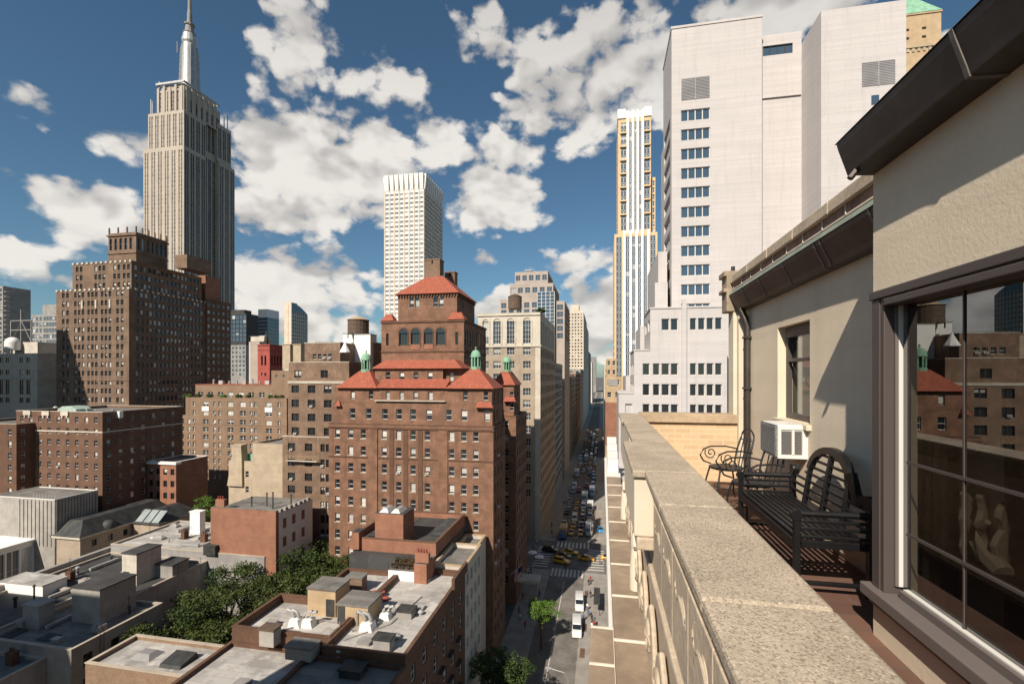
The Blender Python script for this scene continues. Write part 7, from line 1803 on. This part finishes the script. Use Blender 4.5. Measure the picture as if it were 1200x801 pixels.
def ribbon(line, th, w=.05):
    up, dn = strip_poly(line, th); q = MB()
    for i in range(len(line)-1):
        for (a, b) in (((up[i],up[i+1]),(dn[i],dn[i+1])),):
            pa = [a[0],a[1],b[1],b[0]]
            f0 = [(bxk(p[1])-w/2, p[0], p[1]) for p in pa]; f1 = [(bxk(p[1])+w/2, p[0], p[1]) for p in pa]
            q.face(f0); q.face(f1[::-1])
            for j in ((0,1),(2,3)): q.face([f0[j[0]], f1[j[0]], f1[j[1]], f0[j[1]]])
    for (i, e) in ((0,0),(len(line)-1,1)):
        q.face([(bxk(up[i][1])-w/2,)+up[i], (bxk(up[i][1])+w/2,)+up[i], (bxk(dn[i][1])+w/2,)+dn[i], (bxk(dn[i][1])-w/2,)+dn[i]])
    return q
part('crest_arch', ribbon(arc_, .062), bevel=None, weld=True)
for s in (-1, 1):
    line = [(-hy+.035,.60),(-hy+.03,.675),(-hy+.075,.715),(-hy+.15,.70),(-hy+.205,.675),(-hy+.265,.70),(-hy+.32,.765),(-hy+.375,.835),(-hy+.43,.80)]
    line = [(s*-a if s < 0 else a, z) for a, z in line]
    part('crest_scroll', ribbon(line, .075), bevel=None, weld=True)
    q = MB(); q.lathe([(.05,-.03),(.055,-.02),(.055,.02),(.05,.03)], (0,0,0), 14); o = q.build('scroll_end', BK, t, loc=(bxk(.7), s*(hy-.04), .69)); o.rotation_euler = (0,pi/2,0)
for y in (-.36, 0, .36):
    top = .965 if y == 0 else .76; q = MB(); q.prism([(bxk(.40)-.02,.40),(bxk(.40)+.02,.40),(bxk(top)+.02,top),(bxk(top)-.02,top)], y-.02, y+.02, 'xz'); part('back_post', q)
for k, z in enumerate((.50,.57,.64,.71,.78,.85,.92)):
    w = hy-.05 if z < .66 else (hy-.30 if z < .75 else sqrt(max(0,1-((z-.76)/.22)**2))*.36 if z > .76 else .36)
    q = MB(); q.obox((bxk(z),0,z), .018, 2*w, .024); part('back_slat', q)

# two wrought iron armchairs
IR = RM['black']
def make_chair(label, x, y, rz):
    t = thing('iron_chair', label, 'chair', (x,y,FL), rz)     # faces -X
    q = MB(); q.lathe([(.001,.43),(.2,.43),(.215,.44),(.215,.452),(.2,.46),(.001,.46)], (0,0,0), 20); q.build('seat', IR, t, loc=(0,0,0))
    for sx, sy in ((-1,-1),(-1,1),(1,-1),(1,1)):
        q = MB(); q.tube([(sx*.15,sy*.15,.43),(sx*.19,sy*.18,.25),(sx*.19,sy*.19,.08),(sx*.23,sy*.21,0)], .011, 6); q.build('leg', IR, t, loc=(0,0,0), smooth=True)
    q = MB(); pts = [(.19,-.17,.44),(.23,-.175,.65),(.28,-.16,.82)]+[(.285+.01*sin(pi*i/8),-.16*cos(pi*i/8),.82+.13*sin(pi*i/8)) for i in range(1,8)]+[(.28,.16,.82),(.23,.175,.65),(.19,.17,.44)]
    q.tube(pts, .011, 6); b = q.build('backrest', IR, t, loc=(0,0,0), smooth=True)
    q = MB()
    for yy in (-.08,0,.08): q.tube([(.2,yy*.9,.45),(.24,yy,.65),(.285,yy,.84)], .007, 5)
    q.tube([(.275,-.165,.80),(.285,0,.80),(.275,.165,.80)], .008, 5); q.build('back_rod', IR, b, loc=(0,0,0))
    for s in (-1,1):
        q = MB(); pts = [(.25,s*.18,.66),(.1,s*.22,.69),(-.1,s*.235,.69),(-.2,s*.235,.65),(-.245,s*.235,.57),(-.2,s*.235,.49),(-.1,s*.23,.455)]
        q.tube(pts, .011, 6)
        sp = [(-.10+.085*(1-i/20)*cos(i*.55+2.6), s*.235, .60+.085*(1-i/20)*sin(i*.55+2.6)) for i in range(18)]; q.tube(sp, .008, 5)
        q.build('armrest', IR, t, loc=(0,0,0), smooth=True)
    q = MB(); q.tube([(.16*cos(a*pi/6), .16*sin(a*pi/6), .2) for a in range(13)], .007, 5); q.build('leg_ring', IR, t, loc=(0,0,0)); return t
make_chair('black wrought iron armchair with scroll arms, farther one by the downpipe', 1.60, 6.55, radians(12)); make_chair('black wrought iron armchair with scroll arms, nearer one behind the bench', 1.66, 5.66, radians(18))
